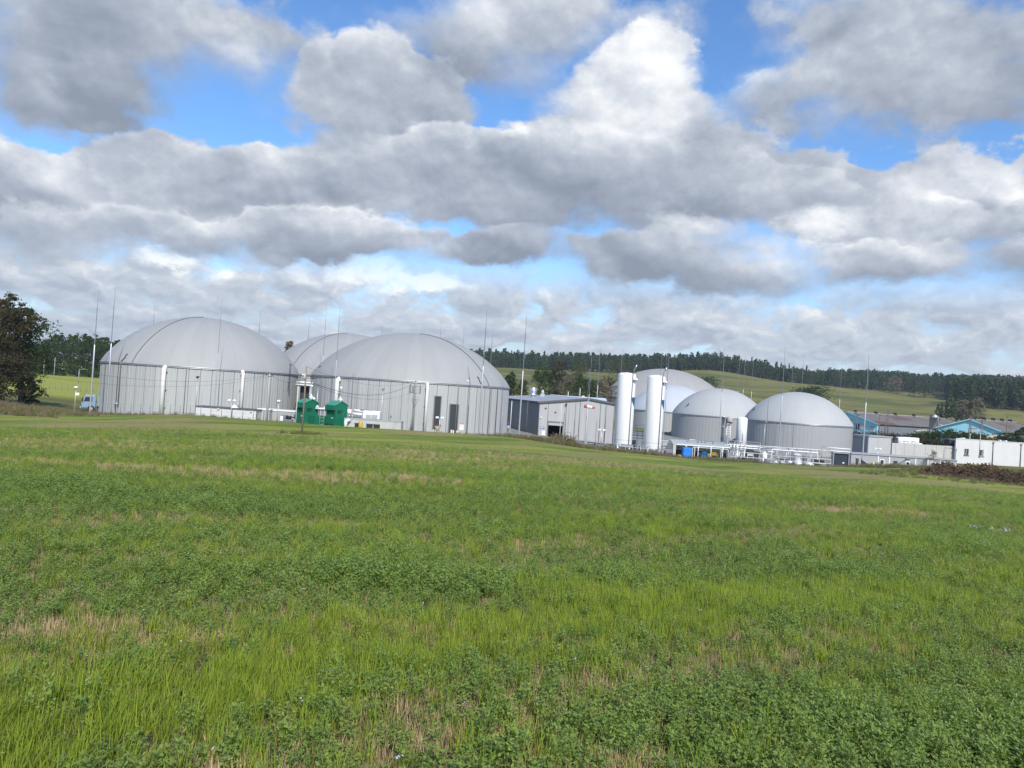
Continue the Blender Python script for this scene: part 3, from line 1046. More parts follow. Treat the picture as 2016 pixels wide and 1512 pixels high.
GREEN_LIT = mat('lit_green_paint', (.055, .25, .155), 0.4, .08, .8)  # lighter copy of the green paint, light on the roofs put into the colour
WOOD = mat('grey_brown_pole_wood', (.21, .175, .135), 0.9, .25, 2.0, stretch=(6, 6, .6), bump=.3)
BLUE = mat('blue_plastic', (.03, .20, .62), 0.35, .06)
YELLOW = mat('yellow_paint', (.50, .33, .03), 0.5, .15, 2.0)
GLASS = mat('dark_window_glass', (.03, .038, .05), 0.12, .05, spec=.6)
RED = mat('red_fabric', (.55, .08, .05), 0.7)


def circle_hit(cx, cy, Rr, u, v=760):
    """angle (from the camera side, towards +x) where photograph column u meets a round wall"""
    d = ray(u, v)
    tx = d.x / d.y
    a, b, c = tx * tx + 1, -2 * (tx * cx + cy), cx * cx + cy * cy - Rr * Rr
    disc = b * b - 4 * a * c
    y = (-b - math.sqrt(max(disc, 0))) / (2 * a)
    return math.atan2(tx * y - cx, cy - y)


def dome_z(r):
    """outline of an inflated roof, radius and height both 1"""
    h = 0.53
    rho = (1 + h * h) / (2 * h)
    cap = (math.sqrt(max(rho * rho - r * r, 0)) - (rho - h)) / h
    return 0.80 * cap + 0.20 * math.sqrt(max(1 - r * r, 0))


def digester(label, cx, cy, Rr, zr, h, n_panel, wallm, memb, base_z=0.0, straps=(), name='biogas_tank', ring=True, gores=0):
    t = thing(name, label, 'tank', (cx, cy, base_z), 0.0, 'domed round tanks of the biogas plant')
    H = zr - base_z
    if n_panel:
        MB().lathe([(Rr - .06, -.6), (Rr - .06, H)], 96).build('inner_wall', mat('joint_grey', (.20, .205, .21), .7), t)
        # one curved cladding panel with pressed ribs, repeated round the wall
        w = 2 * math.pi / n_panel
        m = MB()
        prof = []
        rib = 3
        for q in range(rib):
            for f, dr in ((.06, 0), (.42, 0), (.52, .022), (.84, .022), (.94, 0)):
                prof.append(((q + f) / rib, dr))
        vs, fs = [], []
        for (f, dr) in prof:
            a = (f - .5) * w * .988
            for z in (-.5, H - .03):
                vs.append(((Rr + dr) * math.sin(a), -(Rr + dr) * math.cos(a), z))
        fs = [(2 * i, 2 * i + 2, 2 * i + 3, 2 * i + 1) for i in range(len(prof) - 1)]
        m.add(vs, fs)
        p = m.build('wall_panel', wallm, t)
        for i in range(1, n_panel):
            c = p.copy()
            COL.objects.link(c)
            c.parent = t
            c.rotation_euler = (0, 0, i * w)
    else:
        n = 180
        m = MB()
        vs = []
        for j in range(n * 2):
            r_ = Rr + (0.014 if j % 4 < 2 else 0.0)
            a = 2 * math.pi * j / (n * 2)
            for z in (-.8, H):
                vs.append((r_ * math.cos(a), r_ * math.sin(a), z))
        N = n * 2
        m.add(vs, [(2 * j, 2 * ((j + 1) % N), 2 * ((j + 1) % N) + 1, 2 * j + 1) for j in range(N)])
        m.build('wall', wallm, t)
    if ring:
        MB().lathe([(Rr + .02, H - .16), (Rr + .13, H - .16), (Rr + .13, H - .08), (Rr + .02, H - .08)], 96).build('rim_rail', STEEL, t)
        MB().lathe([(Rr + .10, H - .02), (Rr + .16, H + .02), (Rr + .10, H + .10), (Rr - .05, H + .14)], 96).build('rim_band', STEEL, t)
    m = MB()
    nr, na = 22, 128
    prof = [(math.sin(math.pi / 2 * i / nr), 0) for i in range(nr, -1, -1)]
    vs = []
    for (r, _) in prof:
        for j in range(na):
            a = 2 * math.pi * j / na
            sc = 1.0
            if gores:
                sc = 1.0 - 0.006 * (1 - abs(math.sin(gores * a / 2))) * r * (1.2 - r)
            vs.append(((Rr + .06) * r * math.cos(a), (Rr + .06) * r * math.sin(a), H + h * dome_z(r) * sc))
    fs = [(i * na + j, i * na + (j + 1) % na, (i + 1) * na + (j + 1) % na, (i + 1) * na + j) for i in range(nr) for j in range(na)]
    m.add(vs, fs, True)
    m.build('dome_roof', memb, t)
    for phi in straps:
        pts = [((Rr + .09) * r * math.sin(phi), -(Rr + .09) * r * math.cos(phi), H + .03 + h * dome_z(r)) for r in [math.sin(math.pi / 2 * i / 24) for i in range(24, 0, -1)]]
        MB().tube(pts, .05, 5).build('roof_strap', SEAM, t)
    return t


def on_wall(t, Rr, u, out=0.0):
    """local x, y on the round wall of tank t where photograph column u meets it"""
    cx, cy = t.location.x, t.location.y
    a = circle_hit(cx, cy, Rr, u)
    return (Rr + out) * math.sin(a), -(Rr + out) * math.cos(a), a


def tank_fit(ul, vl, ur, vr, dist):
    a1, a2 = ang(ul, vl)[0], ang(ur, vr)[0]
    a = (a1 + a2) / 2
    return dist * math.sin(a), dist * math.cos(a), dist * math.sin((a2 - a1) / 2)


def zat(u, v, y):
    return V(u, v, y).z


# ------------------------------------------------------------------ the three large digesters on the left
X1, Y1, R1 = tank_fit(198.5, 710, 588, 736, 117.0)
X2, Y2, R2 = tank_fit(613, 740, 1002.5, 762, 112.5)
X3, Y3, R3 = V(686, 745, 142).x, 142.0, 15.2
Z1 = zat(393, 724.5, Y1 - R1)
Z2 = zat(806, 750.5, Y2 - R2)
D1 = digester('wide grey domed tank standing leftmost, behind the wire fence and the small truck', X1, Y1, R1, Z1, zat(392, 625, Y1) - Z1, 60, WALL, MEMBRANE, 0.0, straps=(circle_hit(X1, Y1, R1, 258),))
D2 = digester('wide grey domed tank with two tall dark openings in its wall, beside the shed', X2, Y2, R2, Z2, zat(800, 656, Y2) - Z2, 60, WALL, MEMBRANE, 0.0, straps=(circle_hit(X2, Y2, R2, 962),))
D3 = digester('grey domed tank half hidden behind the two large tanks on the left', X3, Y3, R3, 7.0, zat(690, 657, Y3) - 7.0, 0, WALL, MEMBRANE, 0.0, straps=(circle_hit(X3, Y3, R3, 568),))


def wall_pipe(t, Rr, u, vtop, vbot, r, material, elbow=True, name='overflow_pipe', out=.35):
    x, y, a = on_wall(t, Rr, u, out)
    wy = t.location.y + y
    z1, z0 = zat(u, vtop, wy) - t.location.z, max(zat(u, vbot, wy) - t.location.z, 0.0)
    ix, iy = (Rr - .1) * math.sin(a), -(Rr - .1) * math.cos(a)
    pts = [(x, y, z0 - .3), (x, y, z1 - 2.2 * r)]
    if elbow:
        for q in range(1, 6):
            f = q / 5 * math.pi / 2
            k_ = 2.2 * r
            dx, dy = (ix - x), (iy - y)
            L = math.hypot(dx, dy)
            pts.append((x + dx / L * k_ * (1 - math.cos(f)), y + dy / L * k_ * (1 - math.cos(f)), z1 - k_ + k_ * math.sin(f)))
        pts.append((ix, iy, z1))
    else:
        pts.append((x, y, z1))
    o = MB().tube(pts, r, 12).build(name, material, t)
    for f in (.2, .55, .9):
        z = z0 + (z1 - z0) * f
        MB().box((x * (1 - .15 / Rr), y * (1 - .15 / Rr), z), (r * 2.6, out, .06), a).build('pipe_clamp', STEEL, o)
    return o


wall_pipe(D1, R1, 323, 721, 822, .27, WHITE)
wall_pipe(D1, R1, 475, 730, 815, .22, WHITE)
wall_pipe(D1, R1, 237, 714, 797, .055, STEEL_D, False, 'drain_pipe', .15)
wall_pipe(D1, R1, 365, 727, 815, .04, STEEL_D, False, 'drain_pipe', .12)
wall_pipe(D2, R2, 667, 744, 812, .30, WHITE)
wall_pipe(D2, R2, 841, 755, 852, .20, WHITE)
wall_pipe(D2, R2, 965, 762, 857, .05, STEEL_D, False, 'drain_pipe', .12)
wall_pipe(D2, R2, 979, 766, 857, .06, STEEL_D, True, 'drain_pipe', .16)


def dome_hose(t, Rr, zr, h, pts_uv, r, material, name):
    """hose lying on a dome, through photograph points"""
    P = []
    for (u, v) in pts_uv:
        d = ray(u, v)
        lo, hi = t.location.y - Rr * 1.1, t.location.y
        best = None
        for q in range(400):
            y = lo + (hi - lo) * q / 399
            p = EYE + d * (y / d.y)
            rr = math.hypot(p.x - t.location.x, p.y - t.location.y) / Rr
            if rr < 1 and p.z < zr + h * dome_z(rr) + r:
                best = p
                break
        if best is None:
            y = t.location.y - Rr * .5
            best = EYE + d * (y / d.y)
        P.append(best - t.location - Vector((0, 0.08, 0)))
    return MB().tube(P, r, 6).build(name, material, t)


H1, H2 = zat(392, 625, Y1) - Z1, zat(800, 656, Y2) - Z2
dome_hose(D1, R1, Z1, H1, [(239, 712), (243, 708), (247, 704), (249, 699), (252, 697)], .075, BLACK, 'air_hose')
dome_hose(D2, R2, Z2, H2, [(949, 757), (946, 754), (944, 750), (942, 744), (939, 742)], .075, BLACK, 'air_hose')
dome_hose(D1, R1, Z1, H1, [(571, 716), (572, 719), (574, 720)], .06, BLACK, 'roof_fitting')
dome_hose(D2, R2, Z2, H2, [(628, 724), (630, 721), (632, 721)], .06, BLACK, 'roof_fitting')
for (t_, Rr, zr, h, u, v) in ((D1, R1, Z1, H1, 231, 705), (D2, R2, Z2, H2, 923, 750)):
    x, y, a = on_wall(t_, Rr, u, -.55)
    z = zat(u, v, t_.location.y + y)
    vb = MB().lathe([(.33, -.15), (.33, .05), (.22, .14), (.02, .16)], 14, (x, y, z)).build('relief_valve', WHITE, t_)
    MB().cyl((x + .25, y, z), (x + .25, y, z + .55), .03, n=6).build('valve_rod', STEEL_D, vb)
# pressure fitting low on the left tank
x, y, a = on_wall(D1, R1, 233, .3)
fz = zat(233, 795, D1.location.y + y)
MB().cyl((x, y, fz - .25), (x, y, fz + .3), .12, n=10).cyl((x, y, fz), (x * .97, y * .97, fz), .1, n=8).ball((x, y, fz + .32), .12).build('shut_off_valve', WHITE, D1)

# two tall dark openings
for (u0, u1, vt, vb) in ((857, 870, 780, 845), (888, 905, 796, 858)):
    a0, a1 = circle_hit(X2, Y2, R2, u0), circle_hit(X2, Y2, R2, u1)
    am = (a0 + a1) / 2
    wy = Y2 - R2 * math.cos(am)
    zt, zb = zat((u0 + u1) / 2, vt, wy), max(zat((u0 + u1) / 2, vb, wy), -.2)
    vs, fs = [], []
    n = 6
    for i in range(n + 1):
        a = a0 + (a1 - a0) * i / n
        for z in (zb, zt):
            vs.append(((R2 + .05) * math.sin(a), -(R2 + .05) * math.cos(a), z))
    fs = [(2 * i, 2 * i + 2, 2 * i + 3, 2 * i + 1) for i in range(n)]
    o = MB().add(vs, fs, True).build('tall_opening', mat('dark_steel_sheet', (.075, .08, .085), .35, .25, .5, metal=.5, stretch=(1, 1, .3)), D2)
    m = MB()
    for a in (a0, a1):
        m.box(((R2 + .06) * math.sin(a), -(R2 + .06) * math.cos(a), (zb + zt) / 2), (.12, .16, zt - zb), a)
    p0 = Vector(((R2 + .06) * math.sin(a0), -(R2 + .06) * math.cos(a0), zt))
    p1 = Vector(((R2 + .06) * math.sin(a1), -(R2 + .06) * math.cos(a1), zt))
    m.box((p0 + p1) / 2, ((p1 - p0).length, .18, .12), am)
    m.build('opening_frame', STEEL_D, o)

# ------------------------------------------------------------------ the four domes on the right
RIGHT = [
    ('small grey domed tank at the right end of the row, nearest of the right-hand tanks', 1465, 826, 1680, 838, 146.0, 1572, 834, 1560, 771, 0, WALL_D, MEMBRANE_W, -1.3),
    ('small grey domed tank between the pale tank and the rightmost dome', 1324, 812, 1510, 828, 166.0, 1400, 819.5, 1416, 764.5, 0, WALL_D, MEMBRANE_W, -1.3),
    ('small pale domed tank mostly hidden behind the second white column', 1236, 804, 1412, 815, 190.0, 1310, 811, 1330, 758, 0, WALL, membrane('bluish_white_membrane', (.44, .465, .49), 24), -1.3),
]
RT = []
for (lab, ul, vl, ur, vr, dist, ur_, vr_, ua, va, npn, wm, mm, bz) in RIGHT:
    x, y, rr = tank_fit(ul, vl, ur, vr, dist)
    zr = zat(ur_, vr_, y - rr * .95)
    o = digester(lab, x, y, rr, zr, zat(ua, va, y) - zr, npn, wm, mm, bz, name='biogas_tank')
    RT.append((o, rr, zr))
x, y, rr = tank_fit(1187, 779, 1432, 795, 255.0)
zr = zat(1190, 779.5, y)
DR1 = digester('broad brownish grey dome behind the two white columns, below the wooded hill', x, y, rr, zr, zat(1308, 726, y) - zr, 0, WALL_D, MEMBRANE_B, 0.0, gores=28)
m = MB()
for (o_, rr_, zr_), (u, v) in zip(RT, ((1477, 806), (1350, 797))):
    x, y, a = on_wall(o_, rr_, u, -.8)
    z = zat(u, v, o_.location.y + y) - o_.location.z
    MB().box((x, y, z), (.5, .15, .12), .5, bev=.02).box((x + .2, y, z + .2), (.12, .15, .5)).build('roof_fitting', BLACK, o_)

# ------------------------------------------------------------------ grey process hall
def hall():
    yF = 119.0
    pl, pr = V(1060.5, 826, yF), V(1208.5, 830, yF)
    bz = -1.6
    t = thing('process_hall', 'light grey metal hall with a dark open doorway, right of the large tank', 'building', (pl.x, yF, bz))
    W = pr.x - pl.x
    he, hr = zat(1062, 792, yF) - bz, zat(1160, 785.5, yF) - bz
    xr = V(1160, 785, yF).x - pl.x
    hright = zat(1210, 795, yF) - bz
    back = 30.0
    sl = -0.30                                     # the left wall runs back a little to the left
    dx0, dx1 = V(1078.5, 848, yF).x - pl.x, V(1107, 848, yF).x - pl.x
    dtop = zat(1092, 831, yF) - bz
    joints = [0.0, dx0 - .15, dx1 + .15, V(1113.5, 830, yF).x - pl.x, V(1140.5, 830, yF).x - pl.x, V(1181, 830, yF).x - pl.x, V(1192, 830, yF).x - pl.x, W]

    def top(xx):
        return he + (hr - he) * xx / xr if xx < xr else hr + (hright - hr) * (xx - xr) / (W - xr)
    for a, b in zip(joints[:-1], joints[1:]):
        z0 = dtop + .1 if abs(a - (dx0 - .15)) < .01 else 0.0
        ys_ = [(a + .03, z0), (b - .03, z0), (b - .03, top(b) - .1)]
        if a < xr < b:
            ys_.append((xr, hr - .1))
        ys_.append((a + .03, top(a) - .1))
        MB().prism([(q[0], 0, q[1]) for q in ys_], (0, .18, 0)).build('wall_panel', WALL, t)
    for jx in joints[3:7] + [0.02, W - .02]:
        MB().cyl((jx, -.07, .1), (jx, -.07, top(min(max(jx, .1), W - .1)) - .15), .055, n=8).build('downpipe', STEEL_D, t)
    # doorway
    d = MB().box(((dx0 + dx1) / 2, .05, dtop + .0), (dx1 - dx0 + .3, .3, .14)).box((dx0 - .08, .05, dtop / 2), (.14, .3, dtop)).box((dx1 + .08, .05, dtop / 2), (.14, .3, dtop)).build('door_frame', STEEL_D, t)
    MB().box(((dx0 + dx1) / 2, .1, dtop - .3), (dx1 - dx0 - .05, .25, .5)).build('roller_shutter', WALL, t)
    MB().box((W / 2, 9.5, 2.4), (W - .5, .1, 5.0)).build('inner_wall', mat('dark_interior', (.02, .021, .023), .9), t)
    MB().box((W / 2, 4.9, -.02 + 1.55), (W - .5, 9.0, .04)).build('hall_floor', mat('dark_interior', (.02, .021, .023), .9), t)
    sx = V(1118.5, 858, yF).x - pl.x
    door = MB().box((sx, -.03, 1.05), (.85, .06, 2.1)).build('side_door', WALL, t)
    MB().box((sx, -.02, 2.13), (1.0, .1, .07)).box((sx - .46, -.02, 1.05), (.07, .1, 2.1)).box((sx + .46, -.02, 1.05), (.07, .1, 2.1)).build('door_frame', STEEL_D, door)
    # left wall, in panels
    nL = 7
    L = back
    for i in range(nL):
        a, b = L * i / nL + .02, L * (i + 1) / nL - .02
        MB().prism([(sl * a - .02, a, 0), (sl * b - .02, b, 0), (sl * b - .02, b, he - .12), (sl * a - .02, a, he - .12)], (.15, 0, 0)).build('side_panel', mat('darker_grey_cladding', (.20, .215, .235), .5, .06, .6, rnd=.08, streak=.05), t)  # side panels coloured darker than the front ones
    MB().cyl((-.62 + sl * 4, 4.0, 0), (-.62 + sl * 4, 4.0, he), .07, n=8).build('downpipe', SEAM, t)
    MB().prism([(W - .1, .2, 0), (W + .05, .2, 0), (W + .05, back, 0), (W - .1, back, 0)], (0, 0, hright - .1)).build('far_wall', WALL, t)
    # roof with two slopes and dark edge trim
    m = MB()
    e = .25
    A = [(-e, -e, he + .02), (xr, -e, hr + .06), (W + e, -e, hright + .02)]
    B = [(-e + sl * back, back, he + .02), (xr + sl * back * .5, back, hr + .06), (W + e, back, hright + .02)]
    for i in range(2):
        m.prism([A[i], A[i + 1], B[i + 1], B[i]], (0, 0, .08))
    m.build('roof', mat('roof_sheet', (.34, .355, .38), .45, .05, .5, metal=.2), t)
    m = MB()
    for i in range(2):
        a, b = Vector(A[i]), Vector(A[i + 1])
        m.prism([a + Vector((0, -.03, -.2)), b + Vector((0, -.03, -.2)), b + Vector((0, -.03, .11)), a + Vector((0, -.03, .11))], (0, .025, 0))
    a, b = Vector(A[0]), Vector(B[0])
    m.prism([a + Vector((-.03, 0, -.2)), b + Vector((-.03, 0, -.2)), b + Vector((-.03, 0, .11)), a + Vector((-.03, 0, .11))], (.025, 0, 0))
    m.build('edge_trim', SEAM, t)
    for (u, v) in ((1075, 803), (1094, 811)):
        p = V(u, v, yF - .1)
        MB().box((p.x - pl.x, -.12, p.z - bz), (.3, .2, .16), bev=.03).build('wall_lamp', STEEL_D, t)
    p = V(1065, 822, yF - .1)
    MB().box((p.x - pl.x, -.1, p.z - bz), (.28, .16, .2), bev=.03).build('wall_box', WHITE, t)
    p = V(1115, 795, yF)
    MB().box((p.x - pl.x, -.3, p.z - bz), (.35, .5, .08)).build('gutter_spout', STEEL_D, t)
    p = V(1067.5, 842, yF - .05)
    s = MB().box((p.x - pl.x, -.05, p.z - bz), (.62, .03, .32)).build('blue_notice', mat('blue_sign_paint', (.03, .13, .35), .5), t)
    MB().box((p.x - pl.x - .05, -.07, p.z - bz + .05), (.4, .01, .07)).box((p.x - pl.x, -.07, p.z - bz - .06), (.46, .01, .05)).build('sign_print', WHITE, s)
    p = V(1069.5, 852.5, yF - .05)
    MB().box((p.x - pl.x, -.06, p.z - bz), (.52, .05, .72)).build('white_notice_board', WHITE, t)
    # roof equipment, standing on the roof
    for (u, v, w, hh, kind_, lab) in ((1049.5, 775, 1.0, 1.15, 'c', 'shiny round steel exhaust cowl on the hall roof'), (1068, 777, .7, .55, 'b', 'small grey roof fan box with a pale cap on the hall roof')):
        y_ = 140.0
        p = V(u, v, y_)
        o = thing('exhaust_cowl' if kind_ == 'c' else 'roof_fan', lab, 'vent', (p.x, y_, p.z - .35))
        if kind_ == 'c':
            MB().lathe([(w * .62, 0), (w * .62, .25), (w * .55, .3), (w * .62, .4), (w * .62, hh + .3), (w * .5, hh + .38)], 20, cap=True).build('cowl', BRIGHT, o)
            MB().cyl((0, 0, -.8), (0, 0, .05), w * .4, n=16).build('duct', STEEL, o)
        else:
            MB().box((0, 0, .2), (.85, .85, .7), bev=.05).build('fan_housing', STEEL, o)
            MB().lathe([(.18, .55), (.3, .7), (.28, 1.0), (.12, 1.25), (.02, 1.3)], 14).build('cap', CONC_W, o)
    return t


hall()

# ------------------------------------------------------------------ two white pressure columns
def column(lab, ul, ur, vt, ulb, urb, vb, y):
    pb = V((ulb + urb) / 2, vb, y)
    d = (V(urb, vb, y) - V(ulb, vb, y)).length * .985
    r = d / 2
    gz = -1.35
    t = thing('storage_column', lab, 'tank', (pb.x, y, gz), 0, 'tall white storage columns')
    zb, zt = pb.z - gz + .15, zat((ul + ur) / 2, vt, y) - gz
    MB().lathe([(r * .55, zb - .25), (r * .93, zb - .05), (r, zb + .15), (r, zt - .42), (r * .98, zt - .32), (r * .90, zt - .2), (r * .6, zt - .07), (.05, zt)], 40).build('shell', WHITE, t)
    MB().lathe([(r + .015, zb + .9), (r + .03, zb + .92), (r + .03, zb + 1.0), (r + .015, zb + 1.02)], 40).build('weld_band', WHITE_D, t)
    for i in range(4):
        a = math.pi / 4 + i * math.pi / 2
        MB().box((r * .86 * math.cos(a), r * .86 * math.sin(a), zb / 2 + .1), (.28, .28, zb + .5)).box((r * .86 * math.cos(a), r * .86 * math.sin(a), .05), (.5, .5, .08)).build('leg', WHITE, t)
    for a in (2.4, 3.6, 5.2, .4):
        MB().ball((r * .9 * math.cos(a), r * .9 * math.sin(a), zt - .22), .1, 8, 6).build('lifting_lug', WHITE, t)
    # riser pipe on the front, bent outwards above the top
    ax = r * .50
    fy = -math.sqrt(r * r - ax * ax) - .13
    MB().tube([(ax, fy, -.2), (ax, fy, zt * .5), (ax, fy, zt - .1), (ax + .05, fy, zt + .25), (ax + .28, fy, zt + .75)], .055, 8).build('riser_pipe', STEEL_D, t)
    MB().cyl((ax + .24, fy, zt + .66), (ax + .44, fy, zt + 1.1), .11, n=10).build('vent_tip', BRIGHT, t)
    MB().ball((r * 1.02, -.25, zt - .95), .2, 10, 8).cyl((r * 1.02, -.25, zt - .9), (r * .8, -.1, zt - .45), .06, n=8).build('relief_valve', WHITE, t)

    # printed marks on the right-hand side of the shell: a leaf shape and small dark emblem
    def decal(name, pts, m_, out=.014):
        """flat print that follows the round shell; pts = left edge then right edge, (angle deg from the front towards the right, height)"""
        n, q = len(pts) // 2, 8
        vs = []
        for (a0, z0), (a1, z1) in zip(pts[:n], pts[n:]):
            for i in range(q + 1):
                a, z = a0 + (a1 - a0) * i / q, z0 + (z1 - z0) * i / q
                vs.append(((r + out) * math.sin(R(a)), -(r + out) * math.cos(R(a)), z))
        fs = [(i * (q + 1) + j, i * (q + 1) + j + 1, (i + 1) * (q + 1) + j + 1, (i + 1) * (q + 1) + j) for i in range(n - 1) for j in range(q)]
        return MB().add(vs, fs, True).build(name, m_, t)
    zm = zt - (zt - zb) * .405
    N = 14
    hh = 1.52
    def gradmat():
        if 'leaf_print' in MATS:
            return MATS['leaf_print']
        mm = bpy.data.materials.new('leaf_print')
        mm.use_nodes = True
        k = NT(mm.node_tree)
        p = mm.node_tree.nodes['Principled BSDF']
        tc = k.n('ShaderNodeTexCoord')
        s = k.n('ShaderNodeSeparateXYZ')
        mm.node_tree.links.new(tc.outputs['Generated'], s.inputs[0])
        mm.node_tree.links.new(k.mix(k.smooth(s.outputs[2], .15, .75), (.022, .12, .11, 1), (.006, .09, .20, 1)), p.inputs['Base Color'])
        p.inputs['Roughness'].default_value = .4
        MATS['leaf_print'] = mm
        return mm
    left = [(31 + 46 * (f ** 2.3), zm + hh * (.5 - f)) for f in [i / N for i in range(N + 1)]]
    left = [(a - 6 * math.sin(math.pi * min(1, 3 * i / N)), z) for i, (a, z) in enumerate(left)]
    right = [(86, z) for _, z in left]
    decal('leaf_print', left + right, gradmat())
    zl = zt - 1.25
    navy = mat('navy_print', (.02, .06, .17), .45)
    decal('emblem', [(36, zl + .25), (34, zl + .05), (38, zl - .15), (44, zl - .3), (50, zl + .28), (50, zl + .05), (50, zl - .15), (50, zl - .3)], navy)
    decal('emblem', [(57, zl + .25), (57, zl - .22), (78, zl + .25), (74, zl - .22)], navy)
    return t


column('tall white storage column with blue green leaf print, left one of the pair', 1215, 1250, 733, 1207.5, 1243.5, 880, 105.0)
column('tall white storage column with blue green leaf print, right one of the pair', 1273, 1308, 738, 1265.5, 1301.5, 886, 104.0)

# ------------------------------------------------------------------ yard surfaces
YARD = mat('yard_gravel', (.23, .22, .20), .95, .2, 1.5, bump=.4)
TRACK = mat('bare_earth', (.17, .115, .07), .95, .25, .8, bump=.6, tint=(.13, .12, .05))
rows = []
for y in np.linspace(101, 165, 24):
    rows.append([(V(u, 780, y).x, y) for u in np.linspace(640, 1790, 40)])
drape('yard', rows, YARD, .03)
rows = []
for f in np.linspace(0, 1, 40):
    u = 150 + (-40 - 150) * f
    rows.append([(V(u, 770, y).x, y) for y in (91.5, 93, 94.5, 96)])
drape('gravel_path', rows, YARD, .03)
rows = []
for f in np.linspace(-.3, 1, 60):
    # earth track from the gate out of the frame on the right
    a, b = V(1690, 921, 92.0), V(2030, 966, 67.0)
    p = a + (b - a) * f
    wob = .5 * math.sin(f * 9) + .3 * math.sin(f * 23)
    rows.append([(p.x + dx * .15, p.y + dx + wob) for dx in (-1.7, -.9, 0, .9, 1.7)])
drape('dirt_track', rows, TRACK, .05)

# ------------------------------------------------------------------ lightning masts
MAST_G = 'slender lightning masts around the tanks'


def mast(u, v, y, label, r=.085):
    p = V(u, v, y)
    gz = G(p.x, y)
    Hh = p.z - gz
    t = thing('lightning_mast', label, 'mast', (p.x, y, gz), 0, MAST_G)
    hl = Hh * .56
    MB().lathe([(r * 1.15, -.4), (r * .95, hl * .6), (r * .85, hl), (r * .5, hl + .05)], 8).build('lower_tube', STEEL, t)
    MB().lathe([(r * .55, hl), (r * .5, Hh * .84), (r * .36, Hh * .86), (r * .28, Hh), (.002, Hh + .01)], 6).build('upper_rod', STEEL_D, t)
    MB().lathe([(r * 3.2, -.3), (r * 3.2, .12), (r * 1.2, .14)], 10).build('base_block', CONC, t)
    return t


for a in [
    (194, 572, 92, 'tall lightning mast beside the small truck, left of the leftmost tank', .10),
    (227, 566, 91.5, 'tall lightning mast before the left edge of the leftmost tank', .10),
    (305, 598, 131, 'thin mast tip rising behind the left shoulder of the leftmost dome'),
    (437, 591, 92, 'lightning mast standing before the middle of the leftmost dome', .05),
    (513, 613, 131, 'thin mast tip rising behind the right shoulder of the leftmost dome'),
    (610, 622, 160, 'mast tip rising above the left slope of the half hidden dome'),
    (643, 605, 121, 'mast crossing the half hidden dome and ending at the outline of the next dome', .07),
    (670, 603, 93, 'lightning mast crossing the large dome, beside the thick white wall pipe', .06),
    (752, 638, 164, 'faint mast tip where the two overlapping domes meet the sky', .06),
    (869, 632, 132, 'mast tip above the right shoulder of the large dome, nearest its top'),
    (914, 643, 130, 'mast tip behind the right slope of the large dome, before the steep part', .06),
    (959, 610, 94, 'tall mast before the dome strap on the right of the large tank', .10),
    (971, 640, 128, 'mast emerging from behind the right slope of the large dome against the pines', .08),
    (1037, 622, 98, 'tallest mast standing before the darker grey side wall of the hall', .10),
    (1165, 702, 114, 'mast beside the red and white windsock, the taller of the two there', .07),
    (1161, 724, 112, 'mast beside the red and white windsock, the shorter of the two there', .06),
    (1182, 682, 140, 'mast rising from behind the hall roof, left of the white columns', .08),
    (1226, 685, 146, 'mast rising behind the left white column', .06),
    (1304, 684, 152, 'mast rising behind the right white column', .06),
    (1313, 693, 262, 'short far mast tip on the crown of the brownish dome', .10),
    (1318, 681, 125, 'tall mast just right of the second white column', .08),
    (1427, 683, 124, 'tall mast above the bright steel chimney', .08),
    (1457, 701, 182, 'mast behind the middle right dome, leftmost of three close together', .08),
    (1468, 695, 184, 'mast behind the middle right dome, the middle of three close together', .08),
    (1484, 703, 188, 'mast behind the middle right dome, rightmost of three close together', .08),
    (1546, 683, 118, 'tall mast crossing the front of the rightmost dome', .09),
    (1562, 706, 166, 'mast behind the rightmost dome, left of the two beside the hill bush', .08),
    (1583, 695, 168, 'mast behind the rightmost dome, right of the two beside the hill bush', .08),
    (1658, 714, 164, 'mast behind the right slope of the rightmost dome, near the turquoise barn', .08),
    (1711, 697, 106, 'tall mast before the small flat grey building at the right', .10),
]:
    mast(*a)

# thin short rods in front of the walls
ROD_G = 'thin plain rods standing in the yard'
for (u, v, y, lab, r, m_) in [
    (903, 746, 90, 'plain thin rod before the second tall dark opening', .05, STEEL),
    (1008, 789, 95, 'plain rod at the left end of the darker grey hall wall', .06, WHITE),
    (990, 812, 94, 'low thin rod at the right foot of the large tank', .04, STEEL),
    (1106, 795, 100, 'plain pale rod before the dark hall doorway', .05, WHITE),
    (634, 744, 92, 'thin dark rod before the wall above the white duct', .035, STEEL_D),
    (696, 732, 92.5, 'thin dark rod before the wall left of the white cooling unit', .045, STEEL_D),
    (587, 759, 88, 'pale rod before the first green container', .06, WHITE),
    (1513, 785, 118, 'thin dark rod left of the tall mast on the rightmost tank', .045, STEEL_D),
    (1563, 832, 112, 'thin dark rod right of the tall mast on the rightmost tank', .05, STEEL_D),
    (1526, 832, 118, 'thin rod between the tall mast and the lamp post by the rightmost tank', .045, STEEL_D),
    (1193, 797, 116, 'thin rod before the right end of the hall', .04, STEEL),
]:
    p = V(u, v, y)
    gz = G(p.x, y)
    t = thing('rod', lab, 'pole', (p.x, y, gz), 0, ROD_G)
    MB().lathe([(r, -.3), (r * .8, p.z - gz - .4), (r * .35, p.z - gz)], 8, cap=True).build('tube', m_, t)
    MB().lathe([(r * 2.4, -.2), (r * 2.4, .05), (r, .06)], 8).build('foot', STEEL_D, t)

